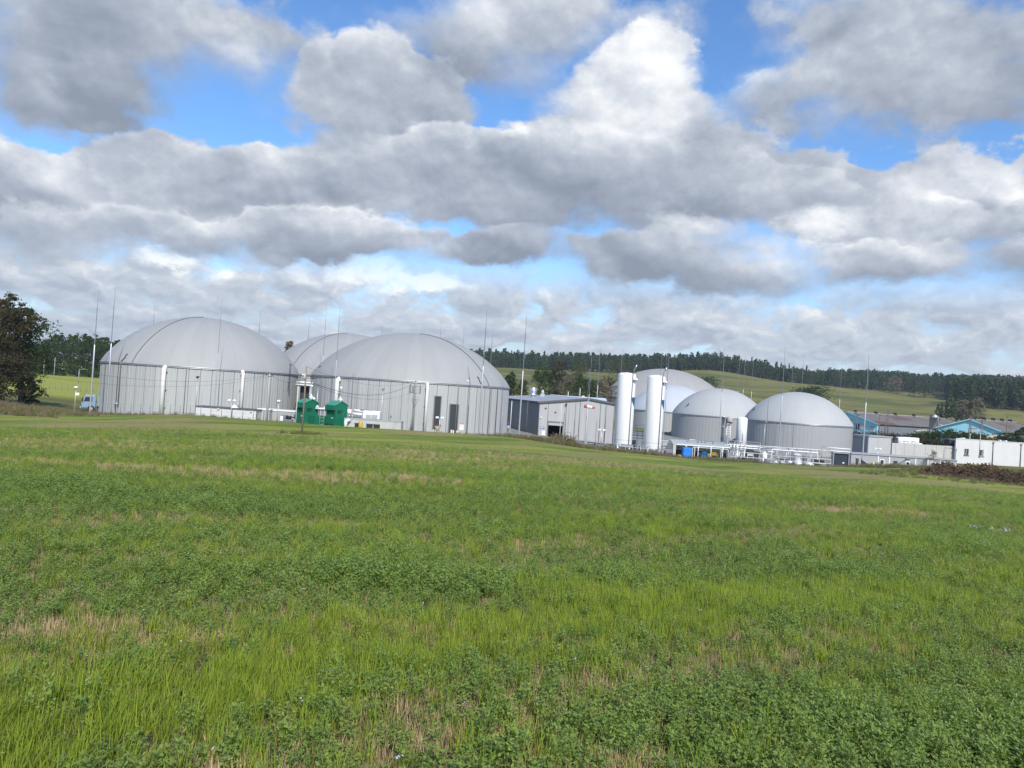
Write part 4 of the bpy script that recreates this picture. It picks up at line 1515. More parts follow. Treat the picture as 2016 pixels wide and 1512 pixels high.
# windsock
p = V(1157.5, 800, 110.0)
gz = G(p.x, 110.0)
t = thing('windsock', 'red and white windsock on a pole before the hall front', 'windsock', (p.x, 110.0, gz))
hh = p.z - gz
MB().cyl((0, 0, -.3), (0, 0, hh + .35), .05, .03, 8).build('pole', WHITE, t)
for i, (m_, r0, r1) in enumerate(((RED, .26, .24), (WHITE, .24, .22), (WHITE, .22, .2), (RED, .2, .15))):
    x0 = -.55 + i * .4
    MB().cyl((x0, 0, hh - i * .03), (x0 + .39, 0, hh - i * .05 - .03), r0, r1, 12).build('sock_band', m_, t)

# ------------------------------------------------------------------ lamp posts
LAMP_G = 'floodlight posts of the plant'


def lamp(ub, vb, vt, y, n_heads, head_m, label, box=False, r=.05):
    p0 = V(ub, vb, y)
    gz = G(p0.x, y)
    hh = zat(ub + (vb - vt) * .067, vt, y) - gz
    t = thing('lamp_post', label, 'lamp post', (p0.x, y, gz), 0, LAMP_G)
    MB().lathe([(r * 1.3, -.4), (r, hh * .5), (r * .7, hh)], 10, cap=True).build('post', STEEL, t)
    if n_heads == 2:
        a = MB().cyl((-.35, 0, hh - .02), (.35, 0, hh - .02), .03, n=8).build('cross_arm', STEEL, t)
    for i in range(n_heads):
        x = 0.05 if n_heads == 1 else (-.3 + .6 * i)
        h_ = MB().box((x, -.12, hh + .05), (.36, .3, .12), 0, (.5, 'X'), bev=.03).build('lamp_head', head_m, t)
        MB().box((x, -.165, hh - .022), (.28, .2, .012), 0, (.5, 'X')).build('lamp_glass', GLASS, h_)
    if box:
        MB().box((.28, -.05, hh - .75), (.36, .22, .32), bev=.03).build('control_box', WHITE, t)
    return t


lamp(384, 818, 743, 90.5, 1, BLACK, 'thin post with a black floodlight before the leftmost tank, behind the low white store')
lamp(750, 826, 767, 92.5, 1, STEEL_D, 'thin post with a dark floodlight before the large tank, above the grey low shed')
lamp(455, 822, 789, 86.0, 2, WHITE, 'short post with two white floodlights before the low white store')
lamp(546, 826, 790, 87.0, 1, WHITE, 'short post with one white floodlight before the grey containers')
lamp(864, 852, 823, 86.5, 2, WHITE, 'short post with two white floodlights before the tall dark openings')
lamp(147, 802, 763, 86.0, 1, WHITE, 'white post with a white box and lamp beside the small truck', True)
lamp(1182, 886, 847, 100.0, 2, WHITE, 'post with two white floodlights before the right end of the hall', False, .06)
lamp(1504, 874, 831, 117.0, 1, STEEL_D, 'post with a dark lamp before the left side of the rightmost tank')
lamp(624, 797, 757, 91.5, 1, STEEL_D, 'post with a dark lamp behind the gap between the green containers')
lamp(1727, 900, 884, 108.0, 2, WHITE, 'short post with two white floodlights before the small flat grey building')
# street lamp on the far meadow
p = V(154, 757, 190.0)
t = thing('street_lamp', 'far street lamp on the bright meadow behind the truck', 'street lamp', (p.x, 190.0, G(p.x, 190.0)))
hh = zat(155, 727, 190) - G(p.x, 190.0)
MB().lathe([(.09, -.3), (.06, hh)], 8, cap=True).build('post', STEEL, t)
MB().cyl((0, 0, hh - .03), (1.1, 0, hh + .12), .045, n=6).build('arm', STEEL, t)
MB().box((1.3, 0, hh + .13), (.7, .25, .12), bev=.03).build('lamp_head', STEEL, t)

# ------------------------------------------------------------------ power line
WIRE = mat('wire', (.06, .06, .065), .6)


def pole(name, label, u, vt, vb, y, r, m_, arms, cat='utility pole', base=None):
    p = V(u + (vb - vt) * .0, vt, y)
    gz = G(p.x, y) if base is None else base
    hh = p.z - gz
    t = thing(name, label, cat, (p.x, y, gz))
    MB().lathe([(r * 1.25, -.5), (r, hh * .6), (r * .8, hh)], 10, cap=True).build('pole', m_, t)
    for (dz, half, hgt) in arms:
        z = hh - dz
        a = MB().box((0, -r * .8, z), (half * 2, .08, hgt)).build('cross_arm', STEEL_D, t)
        for x in (-half + .05, half - .05):
            MB().lathe([(.03, 0), (.055, .04), (.035, .09), (.055, .13), (.02, .19)], 8, (x, -r * .8, z + hgt / 2)).build('insulator', mat('brown_glaze', (.07, .04, .025), .3), a)
    return t, p


PW, pw = pole('wooden_utility_pole', 'wooden utility pole standing alone in the grass before the first green container', 603.5, 721, 854, 54.0, .062, WOOD, [(.92, .46, .07)])
PC, pc = pole('concrete_utility_pole', 'slim pale concrete utility pole before the right side of the leftmost tank', 531, 736, 823, 88.0, .10, CONC, [(.28, .45, .07)])
PT, pt = pole('transformer_pole', 'pale pole with switchgear on two cross arms before the large tank', 819, 749, 846, 86.5, .12, mat('dull_concrete', (.27, .26, .24), .9, .2, 2), [(.72, .62, .06), (1.48, .6, .05)])
hh = pt.z - PT.location.z
for x, w in ((-.62, .16), (-.28, .12), (.58, .12)):
    MB().box((x, -.14, hh - 1.15), (w * 1.3, .16, .6), bev=.02).lathe([(.05, 0), (.08, .05), (.05, .1), (.08, .15), (.03, .22)], 8, (x, -.14, hh - .9)).build('fuse_box', STEEL_D, PT)
MB().tube([(-.3, -.1, hh - 1.9), (-.28, -.1, hh - 2.4), (0, -.1, hh - 3.1)], .025, 6).tube([(.36, -.1, hh - 1.9), (.34, -.1, hh - 2.4), (.02, -.1, hh - 3.2)], .025, 6).box((.02, -.1, hh - 2.25), (.74, .05, .05)).build('stay_bracket', STEEL_D, PT)
MB().tube([(-.68, -.1, hh - 1.4), (-.68, -.1, .6), (-.4, -.1, .5)], .03, 6).build('cable_duct', STEEL_D, PT)
# the second, forked leg of the switchgear pole
MB().cyl((-.32, .1, -.4), (-.02, .05, hh * .55), .11, .08, 8).build('stay_leg', mat('dull_concrete', (.27, .26, .24)), PT)


def wire(p0, p1, sag, label, group='overhead wires between the poles', r=.012):
    p0, p1 = Vector(p0), Vector(p1)
    pts = []
    for i in range(17):
        f = i / 16
        q = p0.lerp(p1, f)
        q.z -= sag * 4 * f * (1 - f)
        pts.append(q - p0)
    o = MB().tube(pts, r, 5).build('overhead_wire', WIRE, None, label, group, 'wire', loc=p0)
    return o


wl = Vector((pw.x, 54.0, pw.z - .85))
a0, a1 = V(-30, 690, 62.0), V(-30, 718, 62.0)
wire(a0, (pc.x - .4, 88, pc.z - .25), 1.5, 'upper wire sagging across the leftmost tank from the left edge to the pale pole', r=.011)
wire(a1, (pc.x + .4, 88, pc.z - .25), 1.55, 'lower wire sagging across the leftmost tank from the left edge to the pale pole', r=.010)
wire((pc.x + .4, 88, pc.z - .2), wl + Vector((-.4, 0, -.25)), .35, 'short wire from the pale concrete pole to the wooden pole', r=.012)
wire(wl + Vector((.4, 0, -.3)), (pt.x - .5, 86.5, pt.z - .5), 1.1, 'thick sagging cable from the wooden pole to the switchgear pole', r=.019)
wire((pw.x, 54, pw.z - .03), (pt.x, 86.5, pt.z - .1), .9, 'thin wire from the top of the wooden pole to the switchgear pole', r=.009)
wire(wl + Vector((.1, 0, -.28)), (pt.x + .5, 86.5, pt.z - .95), 1.3, 'thin lowest wire from the wooden pole to the switchgear cross arm', r=.009)

# ------------------------------------------------------------------ wire fence before the leftmost tank
def fence(label, pts, hgt, post_m, gap_wires=4, r=.035, name='wire_fence'):
    o0 = Vector(pts[0])
    t = thing(name, label, 'fence', o0)
    tops = []
    src = None
    for q in pts:
        q = Vector(q)
        if src is None:
            src = MB().lathe([(r, -.4), (r, hgt), (r * .3, hgt + .03)], 6, cap=True).build('post', post_m, t)
            c = src
        else:
            c = src.copy()
            COL.objects.link(c)
            c.parent = t
        c.location = q - o0
        tops.append(q - o0)
    for k_ in range(gap_wires):
        z = hgt * (.15 + .8 * k_ / max(1, gap_wires - 1))
        MB().tube([q + Vector((0, 0, z)) for q in tops], .009, 4).build('strand', STEEL_D, t)
    return t


us = [190, 201, 220, 238, 258, 277, 296, 317, 336, 355, 375, 396, 416, 437, 458, 479, 500, 521]
pts = []
for u in us:
    y = 87.0
    p = V(u, 800, y)
    pts.append((p.x, y, G(p.x, y)))
fence('thin post and wire fence along the foot of the leftmost tank', pts, 1.45, STEEL_D)
pts = [(V(u, 765, 150).x, 150.0 + .05 * i, G(V(u, 765, 150).x, 150.0)) for i, u in enumerate(range(60, 200, 12))]
fence('rough paddock fence across the far bright meadow', pts, 1.25, WOOD, 3, .06)
pts = [(V(u, 890, 99).x, 99.0, G(V(u, 890, 99).x, 99.0)) for u in range(1136, 1216, 12)]
fence('grey wire fence in the weeds left of the white columns', pts, 1.3, STEEL_D, 6)

# ------------------------------------------------------------------ low white store and grey containers
def px(n, y):
    return n * y / F_PX


def block(name, label, cat, ul, ur, vtl, y, depth, wall_m, roof_m, zbase=None, rz=0.0, trim=.14, over=.08):
    pl, pr = V(ul, vtl, y), V(ur, vtl + (ur - ul) * .0673, y)
    W = pr.x - pl.x
    bz = min(G(pl.x, y), G(pr.x, y)) - .3 if zbase is None else zbase
    Hh = pl.z - bz
    t = thing(name, label, cat, (pl.x, y, bz), rz)
    MB().box((W / 2, depth / 2, (Hh - trim) / 2), (W, depth, Hh - trim)).build('walls', wall_m, t)
    MB().box((W / 2, depth / 2, Hh - trim / 2 + .003), (W + 2 * over, depth + 2 * over, trim)).build('roof_slab', roof_m, t)
    return t, W, Hh


t, W, Hh = block('low_store', 'low white flat store with a dark roof edge before the leftmost tank', 'building', 386, 507, 798.5, 89.0, 2.0, WHITE_D, SEAM)
for (u, v) in ((430, 803), (494, 808)):
    p = V(u, v, 88.9)
    MB().box((p.x - t.location.x, -.1, p.z - t.location.z - .12), (.2, .18, .14), bev=.02).build('wall_lamp', WHITE, t)
MB().box((W - .06, -.02, Hh / 2), (.12, .05, Hh - .2)).build('corner_trim', SEAM, t)
p = V(462, 804, 90.0)
t = thing('roof_vent', 'small white pyramid capped vent on the low white store', 'vent', (p.x, 90.0, p.z - .12))
MB().box((0, 0, .1), (.75, .7, .2)).build('vent_base', SEAM, t)
MB().add([(-.36, -.36, .2), (.36, -.36, .2), (.36, .36, .2), (-.36, .36, .2), (0, 0, .62)], [(0, 1, 4), (1, 2, 4), (2, 3, 4), (3, 0, 4), (3, 2, 1, 0)]).build('pyramid_cap', WHITE, t)
t, W, Hh = block('grey_container', 'pale grey container with a plain front beside the low white store', 'container', 508, 531, 804, 90.5, 2.2, WALL, WHITE)
for i in range(5):
    MB().box((.15 + W * i / 5, -.03, Hh / 2), (.06, .06, Hh - .25)).build('corrugation', WALL_D, t)
t, W, Hh = block('grey_container', 'long pale grey container with a white roof edge left of the first green container', 'container', 532, 582, 806, 91.5, 2.2, WALL, WHITE)
for i in range(9):
    MB().box((.15 + W * i / 9, -.03, Hh / 2), (.06, .06, Hh - .25)).build('corrugation', WALL_D, t)
p = V(559, 825, 88.5)
t = thing('control_cabinet', 'grey box cabinet with a white door before the long grey container', 'cabinet', (p.x, 88.5, G(p.x, 88.5)))
hc = zat(559, 817, 88.5) - t.location.z
MB().box((0, 0, hc / 2), (.75, .5, hc), bev=.02).build('cabinet_body', STEEL_D, t)
MB().box((-.2, -.27, hc * .7), (.33, .03, hc * .45)).build('cabinet_door', WHITE, t)
p = V(569, 826, 88.0)
t = thing('motor_pump', 'black motor pump on a frame beside the grey box cabinet', 'pump', (p.x, 88.0, G(p.x, 88.0)))
hc = zat(569, 822, 88.0) - t.location.z
MB().cyl((-.35, 0, hc), (.25, 0, hc), .2, n=12).build('motor', BLACK, t)
MB().lathe([(.26, -.06), (.3, 0), (.26, .06)], 12, (.38, 0, hc + .05), True).build('impeller_casing', BLACK, t)
MB().box((0, 0, hc / 2 - .1), (.9, .4, hc - .2)).build('pump_base', STEEL_D, t)

# ------------------------------------------------------------------ green engine containers
def engine_house(label, u_l, u_c, u_r, v_eave, v_ridge, v_bot, y, ext):
    pc_ = V(u_c, v_eave + 1, y)
    bz = G(pc_.x, y) - .2
    he = pc_.z - bz
    rz = R(-38)
    L = px(u_c - u_l, y) / math.cos(rz)
    Wd = px(u_r - u_c, y) / math.sin(-rz) * .98
    hr = he + px(v_eave - v_ridge, y) * .95 + .1
    t = thing('engine_house', label, 'container', (pc_.x, y, bz), rz, 'green gabled engine containers')
    # local x runs back along the front wall (negative), y runs back along the gable
    MB().prism([(0, 0, 0), (0, Wd, 0), (0, Wd, he), (0, Wd / 2, hr - .04), (0, 0, he)], (-L, 0, 0)).build('body', GREEN, t)
    o = .10
    m = MB()
    rd = (hr - he) / (Wd / 2)
    m.prism([(o, -o, he - rd * o), (o, Wd / 2, hr), (o, Wd / 2, hr + .06), (o, -o, he - rd * o + .06)], (-L - 2 * o, 0, 0))
    m.prism([(o, Wd + o, he - rd * o), (o, Wd / 2 + .001, hr), (o, Wd / 2 + .001, hr + .06), (o, Wd + o, he - rd * o + .06)], (-L - 2 * o, 0, 0))
    m.build('roof', GREEN_LIT, t)
    # hooded air inlet: a hood standing out of the front wall with its shade painted below as a dark louvre
    MB().prism([(-.02, 0, he - .06), (-.02, -.28, he - .1), (-.02, -.28, he - .62), (-.02, 0, he - .55)], (-L + .04, 0, 0)).build('inlet_hood', GREEN, t)
    lv = MB().box((-L / 2, -.02, he - .85), (L * .86, .05, .5)).build('hood_shade', mat('green_shade_paint', (.006, .05, .03), .7), t)  # dark green panel: shade under the hood put into the colour
    for i in range(4):
        MB().box((-L / 2, -.06, he - 1.03 + i * .12), (L * .84, .06, .03), 0, (.5, 'X')).build('slat', GREEN, lv)
    MB().box((.02, Wd * .35, he - .8), (.05, Wd * .4, .42)).build('side_shade', mat('green_shade_paint', (.006, .05, .03), .7), t)  # the same painted shade carried on over the gable
    MB().box((.03, Wd * .62, he * .38), (.05, .75, he * .7)).build('door', GREEN, t)
    MB().box((-L * .3, -.04, he * .5), (.22, .06, .1)).build('label_plate', WHITE, t)
    if ext:
        MB().box((-.55 + .9, Wd * .5 + .55, he * .27), (1.9, Wd, he * .54)).build('side_annex', GREEN, t)
    else:
        for xx in (-L * .85, -L * .35):
            MB().box((xx, -.03, .55), (L * .38, .06, .55)).build('vent_opening', BLACK, t)
    return t


engine_house('green gabled engine container, left one, behind the wooden pole', 580.5, 601, 621, 792, 786.5, 828, 89.0, True)
engine_house('green gabled engine container, right one, beside the white cooling unit', 639, 661.5, 680, 797, 790.5, 834, 88.5, False)


def stack(label, u, v_cap, v_mid, v_bot, y):
    p = V(u, v_bot, y)
    zc, zm, zb = zat(u, v_cap, y), zat(u, v_mid, y), p.z
    t = thing('exhaust_stack', label, 'chimney', (p.x, y, 0), 0, 'exhaust stacks of the engine containers')
    MB().lathe([(.24, 0), (.24, zm - .1), (.16, zm + .1)], 14).build('silencer', STEEL, t)
    MB().lathe([(.11, zm - .2), (.11, zc - .1)], 12).build('flue', STEEL, t)
    MB().lathe([(.11, zc - .12), (.2, zc - .02), (.2, zc + .06), (.03, zc + .2)], 12).build('rain_cap', WHITE, t)
    MB().lathe([(.26, zm - .3), (.28, zm - .2), (.26, zm - .1)], 14).build('collar', WHITE, t)


stack('steel exhaust stack with white cap behind the left green container', 612, 760, 778, 788, 92.0)
stack('short steel exhaust stack with white cap at the right of the left green container', 617.5, 785, 790, 794, 91.5)
stack('steel exhaust stack with white cap behind the right green container', 670, 764, 783, 792, 92.0)

# white ducts between the containers, and a small ladder
p = V(621, 804, 90.0)
t = thing('white_duct', 'white pipes and elbow bridging the gap between the green containers', 'pipe', (p.x, 90.0, p.z))
MB().tube([(0, 0, 0), (.8, -.02, .02), (1.7, -.05, .02)], .11, 10).build('main_pipe', WHITE, t)
MB().tube([(1.0, 0, .05), (1.1, 0, .2), (1.25, 0, .3), (1.45, 0, .36)], .09, 10).build('branch_pipe', WHITE, t)
MB().tube([(.1, 0, .1), (.12, 0, .28), (.25, 0, .36)], .07, 8).build('branch_pipe', WHITE, t)
MB().ball((.3, -.05, .2), .11).build('valve', WHITE, t)
MB().tube([(.4, .1, -.2), (1.2, .1, -.2), (1.8, .1, -.15)], .07, 8).build('return_pipe', STEEL_D, t)
p = V(633, 832, 89.0)
gz = G(p.x, 89.0)
hl = zat(634, 805, 89) - gz
t = thing('steel_ladder', 'small galvanised step ladder between the green containers', 'ladder', (p.x, 89.0, gz))
for x in (-.24, .24):
    MB().cyl((x, 0, 0), (x, 0, hl), .03, n=6).build('rail', STEEL, t)
for i in range(6):
    MB().cyl((-.24, 0, .2 + i * hl / 6.3), (.24, 0, .2 + i * hl / 6.3), .025, n=6).build('rung', STEEL, t)

# pipe bridge in the gap between the two big tanks
p = V(600, 760, 104.0)
t = thing('pipe_bridge', 'steel platform with pipes bridging the gap between the two large tanks', 'walkway', (p.x, 104.0, 0))
zb = p.z
for i, (dz, r, m_) in enumerate(((.15, .09, WHITE), (.5, .13, WHITE), (.85, .08, STEEL), (-.05, .07, STEEL_D))):
    MB().cyl((-1.3, i * .2, zb + dz), (1.15, i * .2, zb + dz), r, n=10).build('pipe', m_, t)
MB().box((0, .4, zb + .34), (2.3, 1.0, .1)).build('grating', STEEL_D, t)
for x in (-.75, .05, .95):
    MB().cyl((x, -.1, zb + .3), (x, -.1, zb + 1.35), .03, n=6).build('rail_post', STEEL_D, t)
MB().cyl((-.8, -.1, zb + 1.0), (1.0, -.1, zb + 1.0), .035, n=6).build('hand_rail', STEEL_D, t)
MB().cyl((-.1, .1, zb + 1.0), (-.1, .1, zb + 1.75), .08, n=8).ball((-.4, .1, zb + 1.55), .14).build('gas_valve', WHITE, t)
MB().cyl((.75, .2, 0), (.75, .2, zb + .1), .12, n=10).build('support', STEEL, t)
MB().box((-.1, 1.2, zb / 2), (1.7, .1, zb)).build('dark_sheet', mat('dark_sheet_paint', (.035, .038, .045), .8, .3, 3), t)  # dark upright sheet filling the gap below the platform

# ------------------------------------------------------------------ white cooling unit on its green skid, low grey shed below
y = 91.0
p = V(679, 822, y)
zs = p.z
t = thing('cooling_unit', 'white cooling unit with open pipework on a dark green skid', 'machine', (p.x, y, zs))
W = px(68, y)
MB().box((W / 2, .6, -.12), (W, 1.4, .22)).build('skid', GREEN, t)
x0 = px(35, y)
bx = MB().box((x0 + px(33, y) / 2, .5, .52), (px(33, y), 1.1, 1.02), bev=.06).build('housing', WHITE, t)
MB().box((x0 + px(11, y), -.06, .3), (px(10, y), .03, .5)).build('side_panel', WALL, bx)
MB().box((x0 + px(23, y), -.06, .33), (px(12, y), .03, .52)).build('side_panel', WALL, bx)
MB().box((x0 + px(5, y), .4, 1.09), (px(24, y), .3, .06)).build('roof_rail', STEEL_D, t)
MB().box((px(6, y), .3, .75), (px(11, y), .7, .6), bev=.12).build('expansion_box', WHITE, t)
MB().cyl((px(14, y), .1, .55), (px(33, y), .1, .5), .16, n=12).build('pipe', WHITE, t)
MB().cyl((px(15, y), .5, .95), (px(34, y), .5, .9), .15, n=12).build('pipe', WHITE, t)
for i in range(3):
    MB().ball((px(3 + 6 * i, y), -.1, .22), .15).build('valve', STEEL, t)
for i in range(2):
    MB().lathe([(.2, -.12), (.22, 0), (.2, .12)], 12, (px(20 + 8 * i, y), .1, .2), True).build('fan', STEEL_D, t)
for i in range(5):
    MB().cyl((px(2 + 8 * i, y), -.05, 0), (px(2 + 8 * i, y), -.05, .7), .025, n=6).build('strut', STEEL, t)
t, W, Hh = block('low_shed', 'low pale grey shed with three dark open bays below the cooling unit', 'building', 678, 790, 823, 88.0, 1.8, CONC_W, WALL, None, 0, .08, .04)
for i, (u0, u1) in enumerate(((699, 712), (722, 734.5), (736, 748.5))):
    a, b = V(u0, 830, 88).x - t.location.x, V(u1, 830, 88).x - t.location.x
    o = MB().box(((a + b) / 2, -.02, Hh * .42), (b - a, .1, Hh * .58)).build('bay_shade', DARK, t)  # flat plate on the wall, the shade of the bay is its colour
    MB().box(((a + b) / 2, -.06, Hh * .72), (b - a + .08, .08, .05)).build('lintel', STEEL_D, o)
p = V(710, 833, 87.6)
MB().lathe([(.02, -.75), (.24, -.75), (.25, -.4), (.24, .1), (.2, .2), (.03, .24)], 14).build('yellow_drum', YELLOW, None, 'yellow drum standing in the first open bay of the low grey shed', None, 'drum', loc=(p.x, 87.6, p.z))
p = V(683, 828, 87.4)
t = thing('white_elbow', 'big white pipe elbow at the left end of the low grey shed', 'pipe', (p.x, 87.4, p.z))
MB().tube([(.25, .5, .02), (.1, .1, .04), (-.05, -.05, 0), (-.1, -.1, -.15), (-.1, -.1, -.9)], .2, 12).build('elbow', WHITE, t)
MB().lathe([(.24, -.75), (.26, -.7), (.24, -.65)], 12, (-.1, -.1, 0)).build('flange', STEEL, t)
p = V(769, 822, 89.0)
MB().box((0, 0, .12), (.2, .2, .24), bev=.02).box((0, 0, .3), (.28, .28, .06)).build('roof_cowl', STEEL_D, None, 'tiny dark cowl on the roof of the low grey shed', None, 'vent', loc=(p.x, 89.0, p.z - .1))

# hopper, posts and notice at the tall openings
p = V(860.5, 848, 94.0)
gz = G(p.x, 94.0)
t = thing('feed_hopper', 'small brown and cream hopper at the first tall dark opening', 'hopper', (p.x, 94.0, gz))
zt = zat(860.5, 836, 94.0) - gz
MB().lathe([(.13, zt - .75), (.42, zt - .35), (.42, zt - .15)], 14).build('funnel', mat('cream_paint', (.58, .47, .33), .6, .1), t)
MB().lathe([(.44, zt - .17), (.44, zt), (.36, zt)], 14).build('rim', mat('rusty_steel', (.16, .06, .035), .8, .3), t)
MB().cyl((0, 0, -.1), (0, 0, zt - .7), .12, n=10).build('pedestal', STEEL_D, t)
for i, (u, lab_) in enumerate(((888.5, 'cream post at the second tall dark opening, farthest left of the four'), (892.5, 'cream post at the second tall dark opening, second from its left edge'), (899.5, 'cream post just left of the thin rod before the second tall opening'), (902.5, 'shortest cream post, nearest the white notice board with the red edge'))):
    p = V(u, 848, 93.0)
    gz = G(p.x, 93.0)
    MB().lathe([(.10, -.3), (.10, zat(u, 846.5, 93) - gz - .05 * i), (.03, zat(u, 846, 93) - gz - .05 * i)], 10).build('bollard', mat('cream_post', (.62, .54, .42), .6, .1), None, lab_, 'cream posts at the second tall dark opening', 'bollard', loc=(p.x, 93.0, gz))
p = V(908, 852, 93.5)
gz = G(p.x, 93.5)
t = thing('notice_board', 'white notice board with a red top edge right of the tall openings', 'sign', (p.x, 93.5, gz))
zt = zat(908, 834, 93.5) - gz
MB().box((0, 0, zt - .4), (.52, .04, .78)).build('board', WHITE, t)
MB().box((0, -.025, zt - .04), (.52, .03, .08)).build('red_edge', RED, t)
MB().box((0, -.025, zt - .3), (.36, .01, .05)).build('sign_print', STEEL_D, t)
for x in (-.2, .2):
    MB().cyl((x, .03, -.2), (x, .03, zt - .5), .025, n=6).build('leg', STEEL, t)
# two small blue and white signs at the hall corner
for (u, v, m_, nm, lab) in ((1000.5, 833, 'b', 'info_sign', 'small blue sign at the right foot of the large tank'), (1000.5, 840, 'w', 'info_sign', 'small white sign below the blue one at the right foot of the large tank')):
    p = V(u, v, 96.0)
    t = thing(nm, lab, 'sign', (p.x, 96.0, p.z))
    MB().box((0, 0, 0), (.22 if m_ == 'b' else .3, .03, .26), bev=.008).build('plate', mat('blue_sign_paint', (.03, .13, .35)) if m_ == 'b' else WHITE, t)
    MB().box((0, -.022, .03), (.05, .012, .14) if m_ == 'b' else (.2, .012, .04)).build('sign_print', WHITE if m_ == 'b' else STEEL_D, t)
    MB().cyl((0, .04, -1.0 if m_ == 'b' else -.6), (0, .04, .1), .025, n=6).build('post', STEEL, t)

# ------------------------------------------------------------------ truck beside the leftmost tank
def truck():
    y = 100.0
    p = V(174, 798, y)
    gz = G(p.x, y) + .03
    BLUEW = mat('pale_blue_lorry_paint', (.20, .29, .38), .3, .05, 1, spec=.5)
    t = thing('lorry', 'pale blue lorry half hidden behind the leftmost tank, facing left', 'lorry', (p.x, y, gz), R(-62))
    # local -y is the front of the lorry
    h = 2.1
    MB().prism([(-1.0, -.75, .55), (-1.0, .85, .55), (-1.0, .85, h), (-1.0, -.45, h), (-1.0, -.78, 1.35)], (2.0, 0, 0)).build('cab', BLUEW, t)
    MB().box((0, .2, h + .05), (1.9, 1.2, .12), bev=.05).build('cab_roof', WALL, t)
    MB().prism([(-.88, -.80, 1.34), (.88, -.80, 1.34), (.82, -.50, 2.0), (-.82, -.50, 2.0)], (0, .05, .0)).build('windscreen', GLASS, t)
    for s in (-1, 1):
        MB().prism([(s * 1.012, -.55, 1.36), (s * 1.012, .45, 1.36), (s * 1.012, .45, 1.95), (s * 1.012, -.34, 1.95)], (-s * .03, 0, 0)).build('side_window', GLASS, t)
        MB().box((s * 1.2, -.72, 1.6), (.12, .12, .42), bev=.02).cyl((s * .98, -.68, 1.8), (s * 1.2, -.72, 1.75), .025, n=6).build('mirror', BLACK, t)
        MB().box((s * .72, -.82, .72), (.34, .06, .18), bev=.02).build('headlight', GLASS, t)
        w = MB().cyl((s * .72, .35, .42), (s * 1.02, .35, .42), .42, n=20).build('wheel', BLACK, t)
        MB().cyl((s * 1.02, .35, .42), (s * 1.04, .35, .42), .22, n=14).build('rim', STEEL, w)
        w = MB().cyl((s * .72, 3.4, .42), (s * 1.02, 3.4, .42), .42, n=20).build('wheel', BLACK, t)
        MB().cyl((s * 1.02, 3.4, .42), (s * 1.04, 3.4, .42), .22, n=14).build('rim', STEEL, w)
    MB().box((0, -.8, 1.0), (1.5, .06, .5), bev=.02).build('grille', STEEL_D, t)
    MB().box((0, -.86, .52), (1.98, .2, .28), bev=.04).build('bumper', BLUEW, t)
    MB().box((0, 2.2, .6), (.9, 4.2, .22)).build('chassis', BLACK, t)
    MB().box((0, 2.7, 1.4), (1.95, 3.3, 1.3), bev=.04).build('tipper_body', BLUEW, t)
    MB().box((0, -.6, h + .17), (.5, .12, .1), bev=.02).build('roof_lamp', STEEL_D, t)


truck()

# ------------------------------------------------------------------ pipe racks and machines before the right-hand tanks
GZ = -1.3


def rack():
    y = 104.0
    a, b = V(1322, 869, y), V(1434, 877, y)
    W = b.x - a.x
    t = thing('canopy', 'long pale sheet canopy on white posts before the middle right tank', 'canopy', (a.x, y, GZ))
    h = a.z - GZ
    MB().prism([(0, -.9, h - .22), (W, -.9, h - .22), (W, 1.3, h + .18), (0, 1.3, h + .18)], (0, 0, .06)).build('roof_sheet', mat('pale_roof_sheet', (.36, .39, .395), .4, .06, .6), t)
    MB().box((W / 2, -.86, h - .3), (W, .08, .14)).build('front_beam', WHITE, t)
    for u in (1348, 1372, 1397, 1420):
        x = V(u, 880, y).x - a.x
        p_ = MB().cyl((x, -.82, -.1), (x, -.82, h - .3), .06, n=8).build('post', WHITE, t)
        MB().box((x + .12, -.82, h - .42), (.3, .06, .06), 0, (-.7, 'Y')).build('knee_brace', WHITE, p_)
    for u in (1350, 1400):
        x = V(u, 880, y).x - a.x
        MB().cyl((x, 1.2, -.1), (x, 1.2, h + .18), .06, n=8).build('post', STEEL, t)
    MB().tube([(W * .26, .2, h + .02), (W * .33, .2, h + .42), (W * .46, .2, h + .40), (W * .46, .2, h + .02)], .06, 8).build('vent_pipe', STEEL, t)
    MB().tube([(W * .60, .3, h + .02), (W * .60, .3, h + .36), (W * .95, .3, h + .34), (W * .95, .3, h + .02)], .07, 8).build('vent_pipe', STEEL_D, t)
    for f in (.48, .545, .74):
        MB().lathe([(.1, 0), (.12, .1), (.09, .2), (.12, .3), (.05, .36)], 10, (W * f, .3, h + .02)).build('valve', STEEL_D, t)
    return t


rack()
# blue tank under the canopy
p = V(1351, 904, 103.0)
hb = zat(1351, 881, 103.0) - GZ
t = thing('blue_tank', 'blue plastic tank standing under the left end of the canopy', 'tank', (p.x, 103.0, GZ))
MB().box((0, 0, hb / 2), (1.2, 1.1, hb), bev=.09).build('body', BLUE, t)
MB().lathe([(.25, hb - .03), (.25, hb + .06), (.02, hb + .1)], 14).build('lid', mat('dark_blue_plastic', (.015, .10, .36), .4), t)
for z in (.5, 1.0):
    MB().box((0, 0, hb * z * .8), (1.24, 1.14, .06)).build('rib', BLUE, t)
